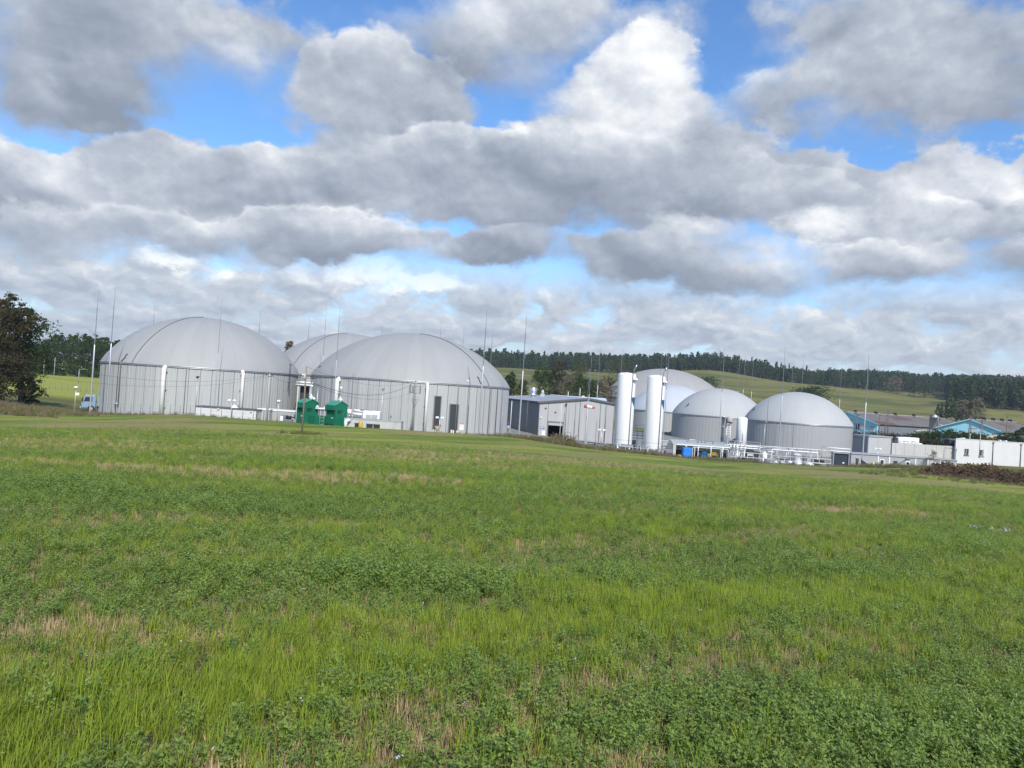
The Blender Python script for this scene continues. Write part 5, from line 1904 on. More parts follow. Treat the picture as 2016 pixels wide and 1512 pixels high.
# yellow pump skid with a round blue cover
p = V(1390, 906, 104.2)
t = thing('pump_skid', 'dark yellow pump skid with a round blue cover under the canopy', 'machine', (p.x, 104.2, GZ))
YD = mat('dirty_yellow_paint', (.26, .18, .03), .6, .25, 2.0)
MB().box((0, 0, .2), (3.6, 1.2, .3)).build('base_frame', YD, t)
MB().box((-.4, .2, 1.25), (3.2, .5, .12)).build('top_beam', YD, t)
for x in (-1.9, -1.2, .4, 1.5):
    MB().box((x, .2, .75), (.12, .5, 1.0)).build('upright', YD, t)
MB().cyl((-1.0, .3, .75), (1.3, .3, .75), .36, n=16).build('motor', YD, t)
cv = MB().cyl((-.45, -.75, .75), (-.45, -.1, .75), .47, n=24).build('round_cover', mat('blue_cover', (.02, .10, .22), .4), t)
MB().lathe([(.47, 0), (.5, .02), (.5, .08), (.47, .1)], 24).build('cover_rim', BLUE, cv)
cv.children[0].rotation_euler = (R(90), 0, 0)
cv.children[0].location = (-.45, -.66, .75)
MB().box((-.45, -.5, .14), (1.0, .8, .28), bev=.03).build('cream_foot', mat('cream_paint', (.58, .47, .33), .6, .1), t)
MB().box((1.0, .1, 1.0), (.7, .8, .5), bev=.04).build('gear_case', YD, t)
p = V(1337, 904, 102.6)
MB().box((0, 0, .3), (.55, .5, .6), bev=.04).box((0, 0, .66), (.3, .25, .12)).build('yellow_crate', YELLOW, None, 'small yellow crate left of the blue plastic tank', None, 'crate', loc=(p.x, 102.6, GZ))
# added dark block, stands in for the shade under the canopy
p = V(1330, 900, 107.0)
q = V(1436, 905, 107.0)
t = thing('shade_block', 'added dark block standing in for the shade behind the canopy posts', 'container', (p.x, 107.0, GZ))
MB().box(((q.x - p.x) / 2, 1.0, 1.05), (q.x - p.x, 2.0, 2.1)).build('body', mat('canopy_shade_paint', (.04, .045, .042), .7, .3, 1.5), t)
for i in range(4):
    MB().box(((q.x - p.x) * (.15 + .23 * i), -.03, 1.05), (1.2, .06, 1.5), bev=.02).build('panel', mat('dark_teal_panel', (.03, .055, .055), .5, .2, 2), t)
# guard rail before the skid
y = 102.4
a = V(1364, 880, y)
t = thing('guard_rail', 'white tubular guard rail before the yellow pump skid', 'railing', (a.x, y, GZ))
b = V(1434, 884, y)
h = a.z - GZ
MB().tube([(0, 0, -.1), (0, 0, h - .12), (.12, 0, h), (b.x - a.x - .12, 0, h - .02), (b.x - a.x, 0, h - .12), (b.x - a.x, 0, -.1)], .045, 8).build('frame', WHITE, t)
for f in (.06, .52, .80):
    MB().cyl(((b.x - a.x) * f, 0, -.1), ((b.x - a.x) * f, 0, h), .04, n=6).build('upright', WHITE, t)

# pipe bundle between the white column and the canopy
y = 105.5
a, b = V(1301, 868, y), V(1346, 872, y)
t = thing('pipe_bundle', 'stack of white horizontal pipes between the right white column and the canopy', 'pipe rack', (a.x, y, GZ))
h = a.z - GZ
W = b.x - a.x
for i, (dz, r, m_) in enumerate(((.02, .07, WHITE), (-.28, .06, WHITE), (-.5, .08, WHITE), (-.78, .06, STEEL), (-1.0, .07, WHITE), (.28, .05, STEEL))):
    MB().cyl((-.2, i * .12, h + dz), (W + (.3 if i % 2 else .9), i * .12, h + dz - .02), r, n=10).build('pipe', m_, t)
for x in (.35, W * .62, W):
    MB().box((x, .3, (h + .3) / 2), (.10, .5, h + .3)).build('frame_post', STEEL, t)
p = V(1326, 902, 103.0)
hb = zat(1326, 873, 103) - GZ
MB().box((0, 0, hb / 2), (.42, .4, hb), bev=.03).box((0, 0, hb), (.6, .5, .12)).build('concrete_pillar', CONC_W, None, 'pale concrete pillar left of the blue plastic tank', None, 'pillar', loc=(p.x, 103.0, GZ))
p = V(1309, 893, 103.0)
t = thing('blue_pump', 'dark blue pump behind the foot of the right white column', 'pump', (p.x, 103.0, GZ))
MB().cyl((-.05, 0, .45), (.6, 0, .45), .24, n=14).build('motor', mat('navy_paint', (.015, .02, .10), .4), t)
MB().lathe([(.1, .4), (.14, .6), (.1, .8), (.16, .95), (.05, 1.1)], 12).build('valve_body', mat('navy_paint', (.015, .02, .10), .4), t)
MB().box((.2, 0, .1), (1.1, .5, .2)).build('base', CONC, t)

# walkway between the two white columns, and their base frame
y = 108.0
a, b = V(1241, 835, y), V(1270, 837, y)
W = b.x - a.x
t = thing('maintenance_walkway', 'small steel walkway with railing and pipes between the two white columns', 'walkway', (a.x, y, GZ))
h = a.z - GZ
hd = zat(1255, 849, y) - GZ
MB().box((W / 2, .3, hd), (W + .8, 1.0, .1)).build('deck', STEEL_D, t)
for f in (.05, .4, .95):
    MB().cyl((W * f, -.15, hd), (W * f, -.15, h), .035, n=6).build('rail_post', STEEL, t)
MB().cyl((-.2, -.15, h), (W + .2, -.15, h), .05, n=8).build('hand_rail', WHITE, t)
MB().cyl((-.2, -.15, (h + hd) / 2), (W + .2, -.15, (h + hd) / 2), .025, n=6).build('knee_rail', STEEL, t)
for f in (.1, .55, .9):
    MB().cyl((W * f, .2, 0), (W * f, .2, hd), .07, n=8).build('support', WHITE, t)
for i, dz in enumerate((.25, .6, 1.0)):
    MB().cyl((-.3, -.1 + i * .2, hd - dz), (W + .3, -.1 + i * .2, hd - dz), .08, n=8).build('pipe', (WHITE, STEEL, WHITE)[i], t)
MB().box((W * .3, .5, hd * .32), (.8, .4, hd * .55), bev=.04).build('valve_cabinet', STEEL_D, t)
MB().lathe([(.12, .2), (.2, .4), (.12, .7), (.2, .9), (.06, 1.1)], 12, (W * .75, .3, 0)).build('valve', mat('navy_paint', (.015, .02, .10), .4), t)
y = 102.8
a, b = V(1218, 874, y), V(1301, 883, y)
W = b.x - a.x
t = thing('base_railing', 'grey steel railing along the feet of the two white columns', 'railing', (a.x, y, GZ))
h = a.z - GZ
MB().tube([(0, 0, -.1), (0, 0, h), (W, 0, h - .05), (W, 0, -.1)], .045, 8).build('frame', STEEL, t)
MB().cyl((0, 0, h * .78), (W, 0, h * .76), .04, n=6).build('lower_rail', STEEL, t)
for f in (.17, .34, .52, .7, .86):
    MB().cyl((W * f, 0, -.1), (W * f, 0, h), .03, n=6).build('upright', STEEL, t)
MB().box((W * .2, .1, h * .86), (1.7, .1, .4)).build('tray', STEEL, t)
MB().box((W * .55, .2, .12), (W * .8, .5, .16), bev=.04).build('plinth', WHITE_D, t)
MB().box((W * .55, 1.1, .45), (W * .7, .4, .8)).build('dark_plinth', STEEL_D, t)
# covered heap and dark boxes left of the columns
p = V(1199, 890, 102.5)
t = thing('covered_heap', 'heap under a crumpled white sheet with an orange top, left of the white columns', 'heap', (p.x, 102.5, GZ))
rng = random.Random(3)
m = MB().ball((0, 0, .42), .62, 22, 14, (1.25, .9, 1.1))
m.v = [(x * (1 + rng.uniform(-.09, .09)), y_ * (1 + rng.uniform(-.09, .09)), max(z + rng.uniform(-.07, .07), 0)) for x, y_, z in m.v]
m.build('sheet', mat('crumpled_sheet', (.62, .61, .60), .6, .2, 4, bump=.6), t)
MB().box((.1, -.1, 1.12), (.55, .4, .16), .2, bev=.04).build('orange_cap', mat('orange_plastic', (.60, .13, .04), .5), t)
for i, (u0, u1, vt, lab) in enumerate(((1157, 1168, 873, 'dark grey box unit in the weeds right of the windsock, left of two'), (1171, 1190, 871, 'wider dark grey box unit beside the heap under the white sheet'))):
    y = 103.5
    a, b = V(u0, vt, y), V(u1, vt, y)
    gz = -1.1
    t = thing('box_unit', lab, 'machine', ((a.x + b.x) / 2, y, gz), 0, 'dark box units in the weeds')
    MB().box((0, 0, (a.z - gz) / 2), (b.x - a.x, .7, a.z - gz), bev=.04).build('housing', mat('slate_paint', (.09, .10, .115), .6, .2, 2), t)
    MB().box((0, -.36, (a.z - gz) * .6), ((b.x - a.x) * .7, .03, (a.z - gz) * .5)).build('grille', STEEL_D, t)
    MB().box((0, 0, a.z - gz + .03), (b.x - a.x + .1, .8, .05)).build('lid', STEEL, t)

# bright steel chimney, its bracketed drum and caged ladder
p = V(1421.5, 868, 112.0)
t = thing('steel_chimney', 'bright steel chimney pipe left of the short white tank', 'chimney', (p.x, 112.0, GZ))
ht = zat(1424, 820, 112.0) - GZ
MB().lathe([(.27, 0), (.27, ht - .1), (.3, ht - .1), (.3, ht), (.2, ht)], 20).build('flue', BRIGHT, t)
for f in (.45, .75):
    MB().lathe([(.28, ht * f), (.31, ht * f + .03), (.31, ht * f + .1), (.28, ht * f + .13)], 20).build('band', STEEL, t)
p = V(1436, 832, 113.0)
t = thing('grey_drum', 'grey drum held on a black bracket beside the bright steel chimney', 'tank', (p.x, 113.0, p.z))
MB().lathe([(.1, .0), (.42, .08), (.46, .2), (.46, .75), (.4, .85), (.05, .92)], 20).build('drum', WALL, t)
MB().box((-.5, -.1, -.1), (.12, .12, 1.3)).box((0, -.1, -.02), (1.1, .1, .1)).box((-.1, -.1, -.35), (.09, .09, 1.1), 0, (.9, 'Y')).build('bracket', BLACK, t)
MB().cyl((-.5, 0, -.4), (-.5, 0, GZ - p.z), .07, n=8).build('support', STEEL_D, t)
p = V(1433, 868, 112.0)
t = thing('caged_ladder', 'white rung ladder between the bright chimney and the short white tank', 'ladder', (p.x, 112.0, GZ))
hl = zat(1435, 838, 112.0) - GZ
for x in (-.28, .28):
    MB().cyl((x, 0, 0), (x, 0, hl), .04, n=6).build('rail', WHITE, t)
for i in range(14):
    MB().cyl((-.28, 0, .3 + i * (hl - .4) / 13.5), (.28, 0, .3 + i * (hl - .4) / 13.5), .03, n=6).build('rung', WHITE, t)
# short white tank
p = V(1458.5, 872, 108.0)
t = thing('white_tank', 'short white upright tank on legs between the two nearer right-hand tanks', 'tank', (p.x, 108.0, GZ))
ht = zat(1461, 820.5, 108.0) - GZ
r = px(20.5, 108) / 2
zb = zat(1458, 876, 108.0) - GZ
MB().lathe([(r * .6, zb - .2), (r, zb), (r, ht - .38), (r * .93, ht - .2), (r * .65, ht - .06), (.02, ht)], 32).build('shell', WHITE, t)
for i in range(3):
    a_ = math.pi / 2 + i * 2.094
    MB().box((r * .8 * math.cos(a_), r * .8 * math.sin(a_), zb / 2), (.22, .22, zb + .2)).build('leg', WHITE, t)
MB().cyl((-.05, -r - .03, zb + .3), (-.05, -r - .03, ht * .62), .05, n=6).build('gauge_pipe', STEEL_D, t)
MB().box((.15, -r * .6, .45), (1.15, .5, .5), bev=.04).build('pump_box', CONC_W, t)
MB().cyl((-.1, -r * .6 - .3, .45), (.45, -r * .6 - .3, .45), .15, n=10).build('red_motor', mat('dull_red_paint', (.25, .05, .045), .5), t)

# pipework beyond the canopy: rails, cabinets, valves
y = 104.0
a, b = V(1432, 867, y), V(1497, 872, y)
W = b.x - a.x
t = thing('pipe_platform', 'pipe platform with railing from the canopy to the cabinets right of the short white tank', 'pipe rack', (a.x, y, GZ))
h = a.z - GZ
h2 = zat(1470, 883, y) - GZ
for i, (dz, r_, m_) in enumerate(((.0, .045, STEEL), (-.28, .04, STEEL), (-.62, .09, WHITE), (-.92, .09, WHITE), (-1.15, .05, STEEL))):
    MB().cyl((-.3, i * .1, h + dz), (W, i * .1, h + dz - .02), r_, n=8).build('pipe', m_, t)
for f in (.0, .22, .42, .56, .99):
    MB().cyl((W * f, -.1, -.1), (W * f, -.1, h), .045, n=6).build('upright', STEEL, t)
for f in (.1, .2, .3):
    MB().ball((W * f, -.15, h - .85), .14, 10, 8).cyl((W * f, -.15, h - .85), (W * f, -.15, h - .4), .06, n=8).build('valve', WHITE, t)
for f in (.13, .3):
    MB().tube([(W * f, -.2, .0), (W * f, -.2, .8), (W * f + .3, -.2, 1.0), (W * f + .3, -.2, 1.5)], .06, 8).build('riser', STEEL, t)
for (u0, u1, vt, lab) in ((1470, 1482, 885, 'dark control cabinet with a white panel, left of the pair by the pipe platform'), (1483, 1495, 888, 'dark control cabinet without panel, right of the pair by the pipe platform')):
    y = 103.0
    a, b = V(u0, vt, y), V(u1, vt, y)
    hh = a.z - GZ
    t = thing('control_cabinet', lab, 'cabinet', ((a.x + b.x) / 2, y, GZ), 0, 'dark control cabinets')
    MB().box((0, 0, hh / 2), (b.x - a.x, .6, hh), bev=.02).build('cabinet_body', mat('dark_cabinet_paint', (.03, .037, .042), .5, .15), t)
    if u0 == 1470:
        MB().box((0, -.32, hh * .66), (.75, .04, .34), bev=.01).build('display_panel', CONC_W, t)
    MB().box((b.x - a.x) and (0, -.31, hh * .3), (.03, .03, .3)).build('handle', STEEL, t)
p = V(1504, 911, 103.0)
hh = zat(1504, 890, 103) - GZ
t = thing('valve_hood', 'white rounded hood over blue pipes right of the dark cabinets', 'valve', (p.x, 103.0, GZ))
MB().lathe([(.36, hh * .55), (.36, hh * .85), (.25, hh * .97), (.02, hh)], 16).build('hood', WHITE, t)
MB().lathe([(.28, 0), (.28, hh * .55)], 14).build('blue_pipe', mat('greyish_blue_paint', (.06, .11, .18), .5), t)
MB().cyl((-.25, -.3, 0), (-.25, -.3, hh * .5), .09, n=8).build('white_pipe', WHITE, t)
# thick white pipe portal
y = 103.5
a, b = V(1520, 885, y), V(1610, 892.5, y)
W = b.x - a.x
t = thing('pipe_portal', 'long thick white pipe on legs before the rightmost tank', 'pipe', (a.x, y, GZ))
h = a.z - GZ
MB().tube([(0, 0, -.1), (0, 0, h - .12), (.12, 0, h), (W - .15, 0, h - .02), (W, 0, h - .16), (W, 0, -.1)], .085, 10).build('pipe', WHITE, t)
for f in (.32, .36, .55, .86):
    MB().cyl((W * f, .1, -.1), (W * f, .1, h + (.5 if f in (.36, .55) else 0)), .05, n=6).build('upright', STEEL, t)
MB().cyl((-.9, .2, h + .55), (W * .75, .2, h + .2), .03, n=6).build('thin_pipe', STEEL, t)
MB().cyl((-.9, .25, h + .15), (W * .35, .25, h + .12), .035, n=6).build('thin_pipe', STEEL_D, t)
MB().cyl((W * .05, .3, h + .05), (W, .3, h - .1), .05, n=6).build('back_pipe', STEEL, t)
for f in (.36, .55, .84):
    MB().ball((W * f, 0, h + .18), .13, 10, 8).build('valve', STEEL_D, t)
# small white domed tank, grey tank
for (u, vt, rr, m_, lab, dm) in ((1568.5, 893, 15, WHITE, 'small white domed tank under the thick white pipe', True), (1588, 899, 18, WALL, 'low grey round tank under the right end of the thick white pipe', False)):
    y = 105.0
    p = V(u, 912, y)
    hh = zat(u, vt, y) - GZ
    r_ = px(rr, y) / 2
    prof = [(r_, -.1), (r_, hh - (.3 if dm else .05))] + ([(r_ * 1.04, hh - .28), (r_ * .85, hh - .1), (r_ * .4, hh - .01), (.02, hh)] if dm else [(r_ * 1.05, hh), (.02, hh + .02)])
    t = thing('round_tank', lab, 'tank', (p.x, y, GZ))
    MB().lathe(prof, 24).build('shell', m_, t)
    MB().cyl((r_ * .9, -r_ * .5, 0), (r_ * .9, -r_ * .5, hh * .7), .04, n=6).build('pipe', STEEL_D, t)
# machinery before it
p = V(1545, 912, 102.5)
t = thing('compressor', 'brownish compressor with hoses and pale fittings under the thick white pipe', 'machine', (p.x, 102.5, GZ))
BR = mat('brownish_metal', (.17, .145, .11), .6, .3, 3)
MB().box((-.1, .1, .95), (1.9, .5, .16), 0, (.06, 'Y')).build('hood', BLACK, t)
MB().cyl((-.6, 0, .55), (.5, 0, .5), .26, n=14).build('cylinder', BR, t)
MB().box((.2, 0, .2), (1.7, .8, .3)).build('base', BR, t)
MB().tube([(-.8, -.2, .2), (-.3, -.3, .7), (.3, -.3, .4), (.7, -.2, .8)], .06, 6).build('hose', CONC_W, t)
MB().tube([(-.1, -.35, .1), (.2, -.4, .5), (.6, -.35, .2)], .08, 6).build('hose', CONC_W, t)
for x in (-.9, .8):
    MB().cyl((x, .1, 0), (x, .1, .9), .05, n=6).build('upright', STEEL_D, t)
p = V(1523, 909, 102.3)
t = thing('white_bench', 'low white rack with dark pipes left of the brownish compressor', 'rack', (p.x, 102.3, GZ))
MB().box((0, 0, .45), (1.1, .5, .08)).build('shelf', WHITE, t)
for x in (-.45, .45):
    MB().box((x, 0, .2), (.07, .4, .45)).build('leg', STEEL, t)
MB().box((0, .1, .95), (1.1, .12, .1)).box((-.35, .1, .72), (.1, .1, .5)).box((.3, .1, .72), (.1, .1, .5)).build('pipe_frame', STEEL_D, t)
SACKM = mat('white_sack_cloth', (.72, .72, .70), .8, .08, 3, bump=.4)
for i, (u, w, hh, lab) in enumerate(((1518.5, 7, 6, 'white sack lying at the left end of the row on the grass edge'), (1527, 8, 7, 'white sack in front of the white rack'), (1540.5, 9, 7, 'white sack before the brownish compressor'), (1555, 8, 8, 'plump white sack left of the small white domed tank'), (1573, 14, 5, 'flat long white sack below the small white domed tank'), (1594, 15, 4, 'flat long white sack below the low grey round tank'))):
    y = 98.0
    p = V(u, 914, y)
    gz = G(p.x, y)
    z1 = zat(u, 915 - hh, y)
    Wd, Hd = px(w, y) * .62, max(z1 - gz, .3)
    m = MB()
    rng = random.Random(i)
    m.ball((0, 0, Hd * .45), 1.0, 14, 8, (Wd, .4, Hd * .55))
    m.v = [(x * (1 + rng.uniform(-.07, .07)), yy * (1 + rng.uniform(-.1, .1)), max(z * (1 + rng.uniform(-.08, .08)), -.05)) for x, yy, z in m.v]
    m.build('white_sack', SACKM, None, lab, 'white sacks along the grass edge', 'sack', loc=(p.x, y, gz))
for i, (u, v0, lab) in enumerate(((1607, 905, 'black crate with a pale top at the right leg of the thick white pipe'), (1619, 906, 'black and white crate left of the dark open container'))):
    y = 102.0
    p = V(u, 914, y)
    hh = zat(u, v0, y) - GZ
    t = thing('black_crate', lab, 'crate', (p.x, y, GZ), 0, 'black crates by the thick white pipe')
    MB().box((0, 0, hh * .3), (.75, .6, hh * .6), bev=.03).build('lower_box', BLACK if i == 0 else WALL, t)
    MB().box((0, 0, hh * .66), (.85, .65, .1), bev=.02).build('pale_board', WHITE, t)
    MB().box((0, 0, hh * .86), (.8, .5, hh * .28), bev=.08).build('upper_box', BLACK, t)

# slender railing along the front of the pipework
for (u0, u1, v0, lab) in ((1437, 1518, 889, 'slender grey railing before the short white tank and the dark cabinets'), (1522, 1636, 897, 'slender grey railing before the thick white pipe and the round tanks')):
    y = 100.8
    a, b = V(u0, v0, y), V(u1, v0 + (u1 - u0) * .0673, y)
    W = b.x - a.x
    t = thing('slender_railing', lab, 'railing', (a.x, y, GZ), 0, 'slender railings before the pipework')
    h = a.z - GZ
    n = int(W / .75)
    for i in range(n + 1):
        MB().cyl((W * i / n, 0, -.1), (W * i / n, 0, h), .03, n=6).build('upright', STEEL, t)
    for z in (h, h * .62):
        MB().cyl((-.05, 0, z), (W + .05, 0, z), .032, n=6).build('rail', WHITE, t)
# pipe gallery over the pump area
y = 105.2
a, b = V(1436, 874, y), V(1640, 888, y)
W = b.x - a.x
t = thing('pipe_gallery', 'long gallery of thin pipes on steel frames before the rightmost tank', 'pipe rack', (a.x, y, GZ))
h = a.z - GZ
for i, (dz, r_, m_) in enumerate(((0, .05, WHITE), (-.22, .06, WHITE), (-.48, .04, STEEL), (-.75, .07, WHITE))):
    MB().cyl((-.2, i * .14, h + dz), (W * (1, .62, .9, .45)[i], i * .14, h + dz), r_, n=8).build('pipe', m_, t)
for i in range(9):
    x = W * i / 8
    MB().box((x, .2, h / 2), (.09, .09, h)).box((x, .2, h - .62), (.1, .7, .07)).build('frame', STEEL, t)
for i in range(7):
    x = W * (.07 + .13 * i)
    MB().tube([(x, .1, h - .1), (x, -.1, h - .35), (x, -.1, .35), (x + .25, -.1, .2)], .045, 6).build('drop_pipe', (WHITE, STEEL, STEEL_D)[i % 3], t)
    MB().lathe([(.05, 0), (.13, .05), (.13, .16), (.05, .21)], 8, (x, -.1, .75 + .12 * (i % 3))).build('valve', (STEEL_D, WHITE)[i % 2], t)

# dark open container with a railing above
y = 104.0
a, b = V(1641, 890.5, y), V(1673, 893, y)
W = b.x - a.x
gz = -1.0
t = thing('open_container', 'dark open container with a round white notice before the rightmost tank', 'container', (a.x, y, gz))
h = a.z - gz
MB().prism([(0, 0, 0), (.1, 0, 0), (.1, 0, h - .1), (W - .1, 0, h - .1), (W - .1, 0, 0), (W, 0, 0), (W, 0, h), (0, 0, h)], (0, .7, 0)).build('shell', WALL_D, t)
MB().box((W / 2, .25, (h - .1) / 2), (W - .2, .06, h - .1)).build('dark_curtain', mat('dark_blue_grey_curtain', (.022, .032, .045), .5, .3, 2), t)
MB().box((W * .68, .19, h * .32), (.26, .03, .17), bev=.01).build('white_notice', WHITE, t)
for i in range(2):
    MB().cyl((-.9, .1, h + .2 + .42 * i), (W + .1, .1, h + .16 + .42 * i), .075, n=8).build('white_pipe', WHITE, t)
MB().cyl((-1.6, .1, -.2), (-1.6, .1, h + .72), .045, n=6).build('rail_post', STEEL_D, t)
MB().cyl((-1.6, .1, h + .68), (W * .1, .1, h + .62), .04, n=6).build('hand_rail', STEEL, t)
MB().box((-.25, .1, h - .2), (.08, .08, 1.3), 0, (-.55, 'Y')).build('brace', STEEL_D, t)

# low grey annex, with stair wall, door and windows
y = 106.0
a, b = V(1676, 893, y), V(1884, 907, y)
W = b.x - a.x
gz = -1.2
t = thing('low_annex', 'long low grey annex with small windows before the concrete wall', 'building', (a.x, y, gz))
h = a.z - gz
MB().box((W / 2, 1.6, h / 2), (W, 3.2, h)).build('walls', WALL_D, t)
MB().box((W / 2, 1.55, h + .05), (W + .1, 3.4, .1)).build('roof_edge', WALL, t)
for u in (1729, 1751, 1803, 1827, 1852):
    x = V(u, 900, y).x - a.x
    MB().box((x, -.03, h / 2 - .04), (.14, .06, h - .1)).build('pale_post', WHITE, t)
for (u0, u1, v0, v1, kind_) in ((1685, 1690.5, 902, 916, 'door'), (1759, 1767, 907, 917, 'door'), (1733, 1740, 905, 914, 'window'), (1784, 1790, 909, 917, 'window'), (1833, 1841, 910, 918, 'window')):
    x0, x1 = V(u0, v0, y).x - a.x, V(u1, v0, y).x - a.x
    z1, z0 = zat(u0, v0, y) - gz, max(zat(u0, v1, y) - gz, .05)
    if kind_ == 'door':
        d = MB().box(((x0 + x1) / 2, -.02, (z0 + z1) / 2), (x1 - x0, .05, z1 - z0)).build('door', mat('dark_door', (.05, .045, .045), .5), t)
        MB().box(((x0 + x1) / 2, -.03, z1 + .03), (x1 - x0 + .1, .08, .06)).build('lintel', STEEL, d)
    else:
        w_ = MB().box(((x0 + x1) / 2, -.02, (z0 + z1) / 2), (x1 - x0 + .16, .06, z1 - z0 + .16)).build('window', WHITE, t)
        MB().box(((x0 + x1) / 2, -.055, (z0 + z1) / 2), (x1 - x0 - .04, .02, z1 - z0 - .06)).build('pane', GLASS, w_)
y = 104.5
p = V(1697, 905, y)
q = V(1722, 917, y)
t = thing('stair_wall', 'grey sloping stair wall with a dark side before the low annex', 'stairs', (p.x, y, -1.2))
hh = p.z + 1.2
MB().prism([(0, 0, hh), (q.x - p.x, 0, .35), (q.x - p.x, 0, .0), (0, 0, 0)], (0, .25, 0)).build('dark_side', mat('dark_stair_side', (.035, .037, .042), .8), t)
MB().prism([(0, -.02, hh), (q.x - p.x, -.02, .35), (q.x - p.x, -.02, .47), (0, -.02, hh + .12)], (0, .3, 0)).build('coping', WALL, t)
p = V(1719, 917, 99.0)
MB().lathe([(.13, -.1), (.13, zat(1719, 909, 99) - G(p.x, 99.0) - .1), (.03, zat(1719, 909, 99) - G(p.x, 99.0))], 10).build('yellow_bollard', mat('pale_yellow_paint', (.60, .52, .12), .5), None, 'pale yellow bollard before the low annex', None, 'bollard', loc=(p.x, 99.0, G(p.x, 99.0)))
p = V(1778, 916, 101.0)
t = thing('loader_arm', 'small grey conveyor arm leaning up before the low annex', 'machine', (p.x, 101.0, G(p.x, 101.0)))
MB().box((0, 0, .75), (1.9, .3, .12), 0, (-.55, 'Y')).build('boom', STEEL_D, t)
MB().ball((.55, 0, 1.15), .28, 10, 8, (1.3, .8, .8)).build('head', BR, t)
MB().box((-.75, 0, .2), (.3, .3, .7)).build('foot', STEEL_D, t)

# small flat grey building
y = 116.0
pL, pC, pRr = V(1679, 857, y + 2.6), V(1710.5, 858, y), V(1756, 859, y + 1.2)
t = thing('flat_building', 'small flat roofed grey building with a dark panel, right of the rightmost dome', 'building', (pC.x, y, -1.2))
o0 = Vector((pC.x, y, 0))
A, B, C_ = flat(pL) - o0, Vector((0, 0, 0)), flat(pRr) - o0
h = pC.z + 1.2
Dv = A + C_
MB().prism([(A.x, A.y, 0), (0, 0, 0), (C_.x, C_.y, 0), (Dv.x, Dv.y, 0)], (0, 0, h - .12)).build('walls', WALL, t)
MB().prism([(A.x - .15, A.y - .03, h - .12), (-.0, -.14, h - .12), (C_.x + .15, C_.y - .05, h - .12), (Dv.x, Dv.y + .1, h - .12)], (0, 0, .2)).build('roof_slab', mat('roof_sheet', (.42, .44, .47)), t)
nrm = Vector((-(B - A).y, (B - A).x, 0)).normalized()
if nrm.y > 0:
    nrm = -nrm
e0, e1 = A.lerp(B, .02), A.lerp(B, .97)
for i in range(2):
    s0, s1 = e0.lerp(e1, i * .62 + (.02 if i else 0)), e0.lerp(e1, .62 if i == 0 else 1.0)
    MB().prism([s0 + nrm * .0 + Vector((0, 0, .2)), s1 + Vector((0, 0, .2)), s1 + Vector((0, 0, h - .3)), s0 + Vector((0, 0, h - .3))], nrm * .05).build('dark_panel', mat('dark_grey_cladding', (.16, .175, .195), .5, .06, .6), t)
MB().cyl((C_.x, C_.y - .1, 0), (C_.x, C_.y - .1, h - .1), .06, n=8).build('downpipe', SEAM, t)

# concrete wall in slabs
y = 118.8
us_ = [1754, 1763, 1781, 1800, 1822, 1843, 1862, 1883]
a = V(us_[0], 872, y)
t = thing('concrete_wall', 'pale concrete slab wall behind the low grey annex', 'wall', (a.x, y, -.6))
for u0, u1 in zip(us_[:-1], us_[1:]):
    x0, x1 = V(u0, 872, y).x - a.x, V(u1, 872, y).x - a.x
    z = zat(u0, 871.5 + (u0 - 1754) * .056, y) + .6
    MB().box(((x0 + x1) / 2, 0, z / 2), (x1 - x0 - .03, .3, z)).build('slab', CONC_W, t)
MB().box((V(1820, 872, y).x - a.x, .12, 1.2), (V(1883, 872, y).x - a.x - .1, .1, 2.3)).build('backing', CONC, t)
x0, x1 = V(1858, 880, y).x - a.x, V(1876, 880, y).x - a.x
MB().tube([(x0, -.22, .3), (x0, -.22, zat(1860, 881, y) + .6), (x1, -.22, zat(1876, 882, y) + .6)], .03, 6).build('conduit', STEEL, t)
# wrapped bales stacked behind the wall
BALE = mat('white_bale_wrap', (.74, .75, .76), .35, .05, 2, bump=.3)
y = 121.0
for i, (u, v, lab) in enumerate(((1771, 868, 'white wrapped bale at the left end of the row on the concrete wall'), (1779, 868, 'second white wrapped bale from the black one'), (1787, 868.5, 'white wrapped bale in the middle of the row on the concrete wall'), (1795, 869, 'white wrapped bale next to the right end of the row'), (1801.5, 869.5, 'white wrapped bale at the right end of the row on the concrete wall'))):
    p = V(u, v, y)
    t = thing('wrapped_bale', lab, 'bale', (p.x, y, p.z - .62), .1 * math.sin(i * 2), 'white wrapped bales behind the concrete wall')
    MB().lathe([(.05, 0), (.5, .02), (.58, .12), (.6, .6), (.58, 1.15), (.5, 1.25), (.05, 1.27)], 18).build('wrap', BALE, t)
    MB().lathe([(.605, .55), (.615, .6), (.605, .65)], 18).build('wrap_fold', STEEL_D if i in (1, 3) else WHITE_D, t)
p = V(1761.5, 867, y)
t = thing('wrapped_bale', 'black wrapped bale left of the white ones on the concrete wall', 'bale', (p.x, y, p.z - .65))
MB().lathe([(.05, 0), (.42, .02), (.5, .12), (.52, .6), (.5, 1.05), (.42, 1.15), (.05, 1.17)], 18).build('wrap', BLACK, t)
MB().lathe([(.525, .5), (.535, .55), (.525, .6)], 18).build('wrap_fold', STEEL_D, t)
p = V(1809, 874, y)
MB().ball((0, 0, 0), .3, 10, 6, (2.2, .8, .5)).build('white_sheet', BALE, None, 'low white sheet lying on the concrete wall right of the bales', None, 'sheet', loc=(p.x, y, p.z))
p = V(1873, 871, 121.5)
t = thing('dark_bin', 'dark open bin behind the concrete wall beside the white building', 'bin', (p.x, 121.5, p.z - 1.0))
MB().box((0, 0, .75), (1.6, 1.4, 1.5), bev=.03).build('body', mat('dark_bin_paint', (.03, .033, .034), .6), t)
MB().box((0, 0, 1.53), (1.7, 1.5, .1)).build('rim', STEEL_D, t)

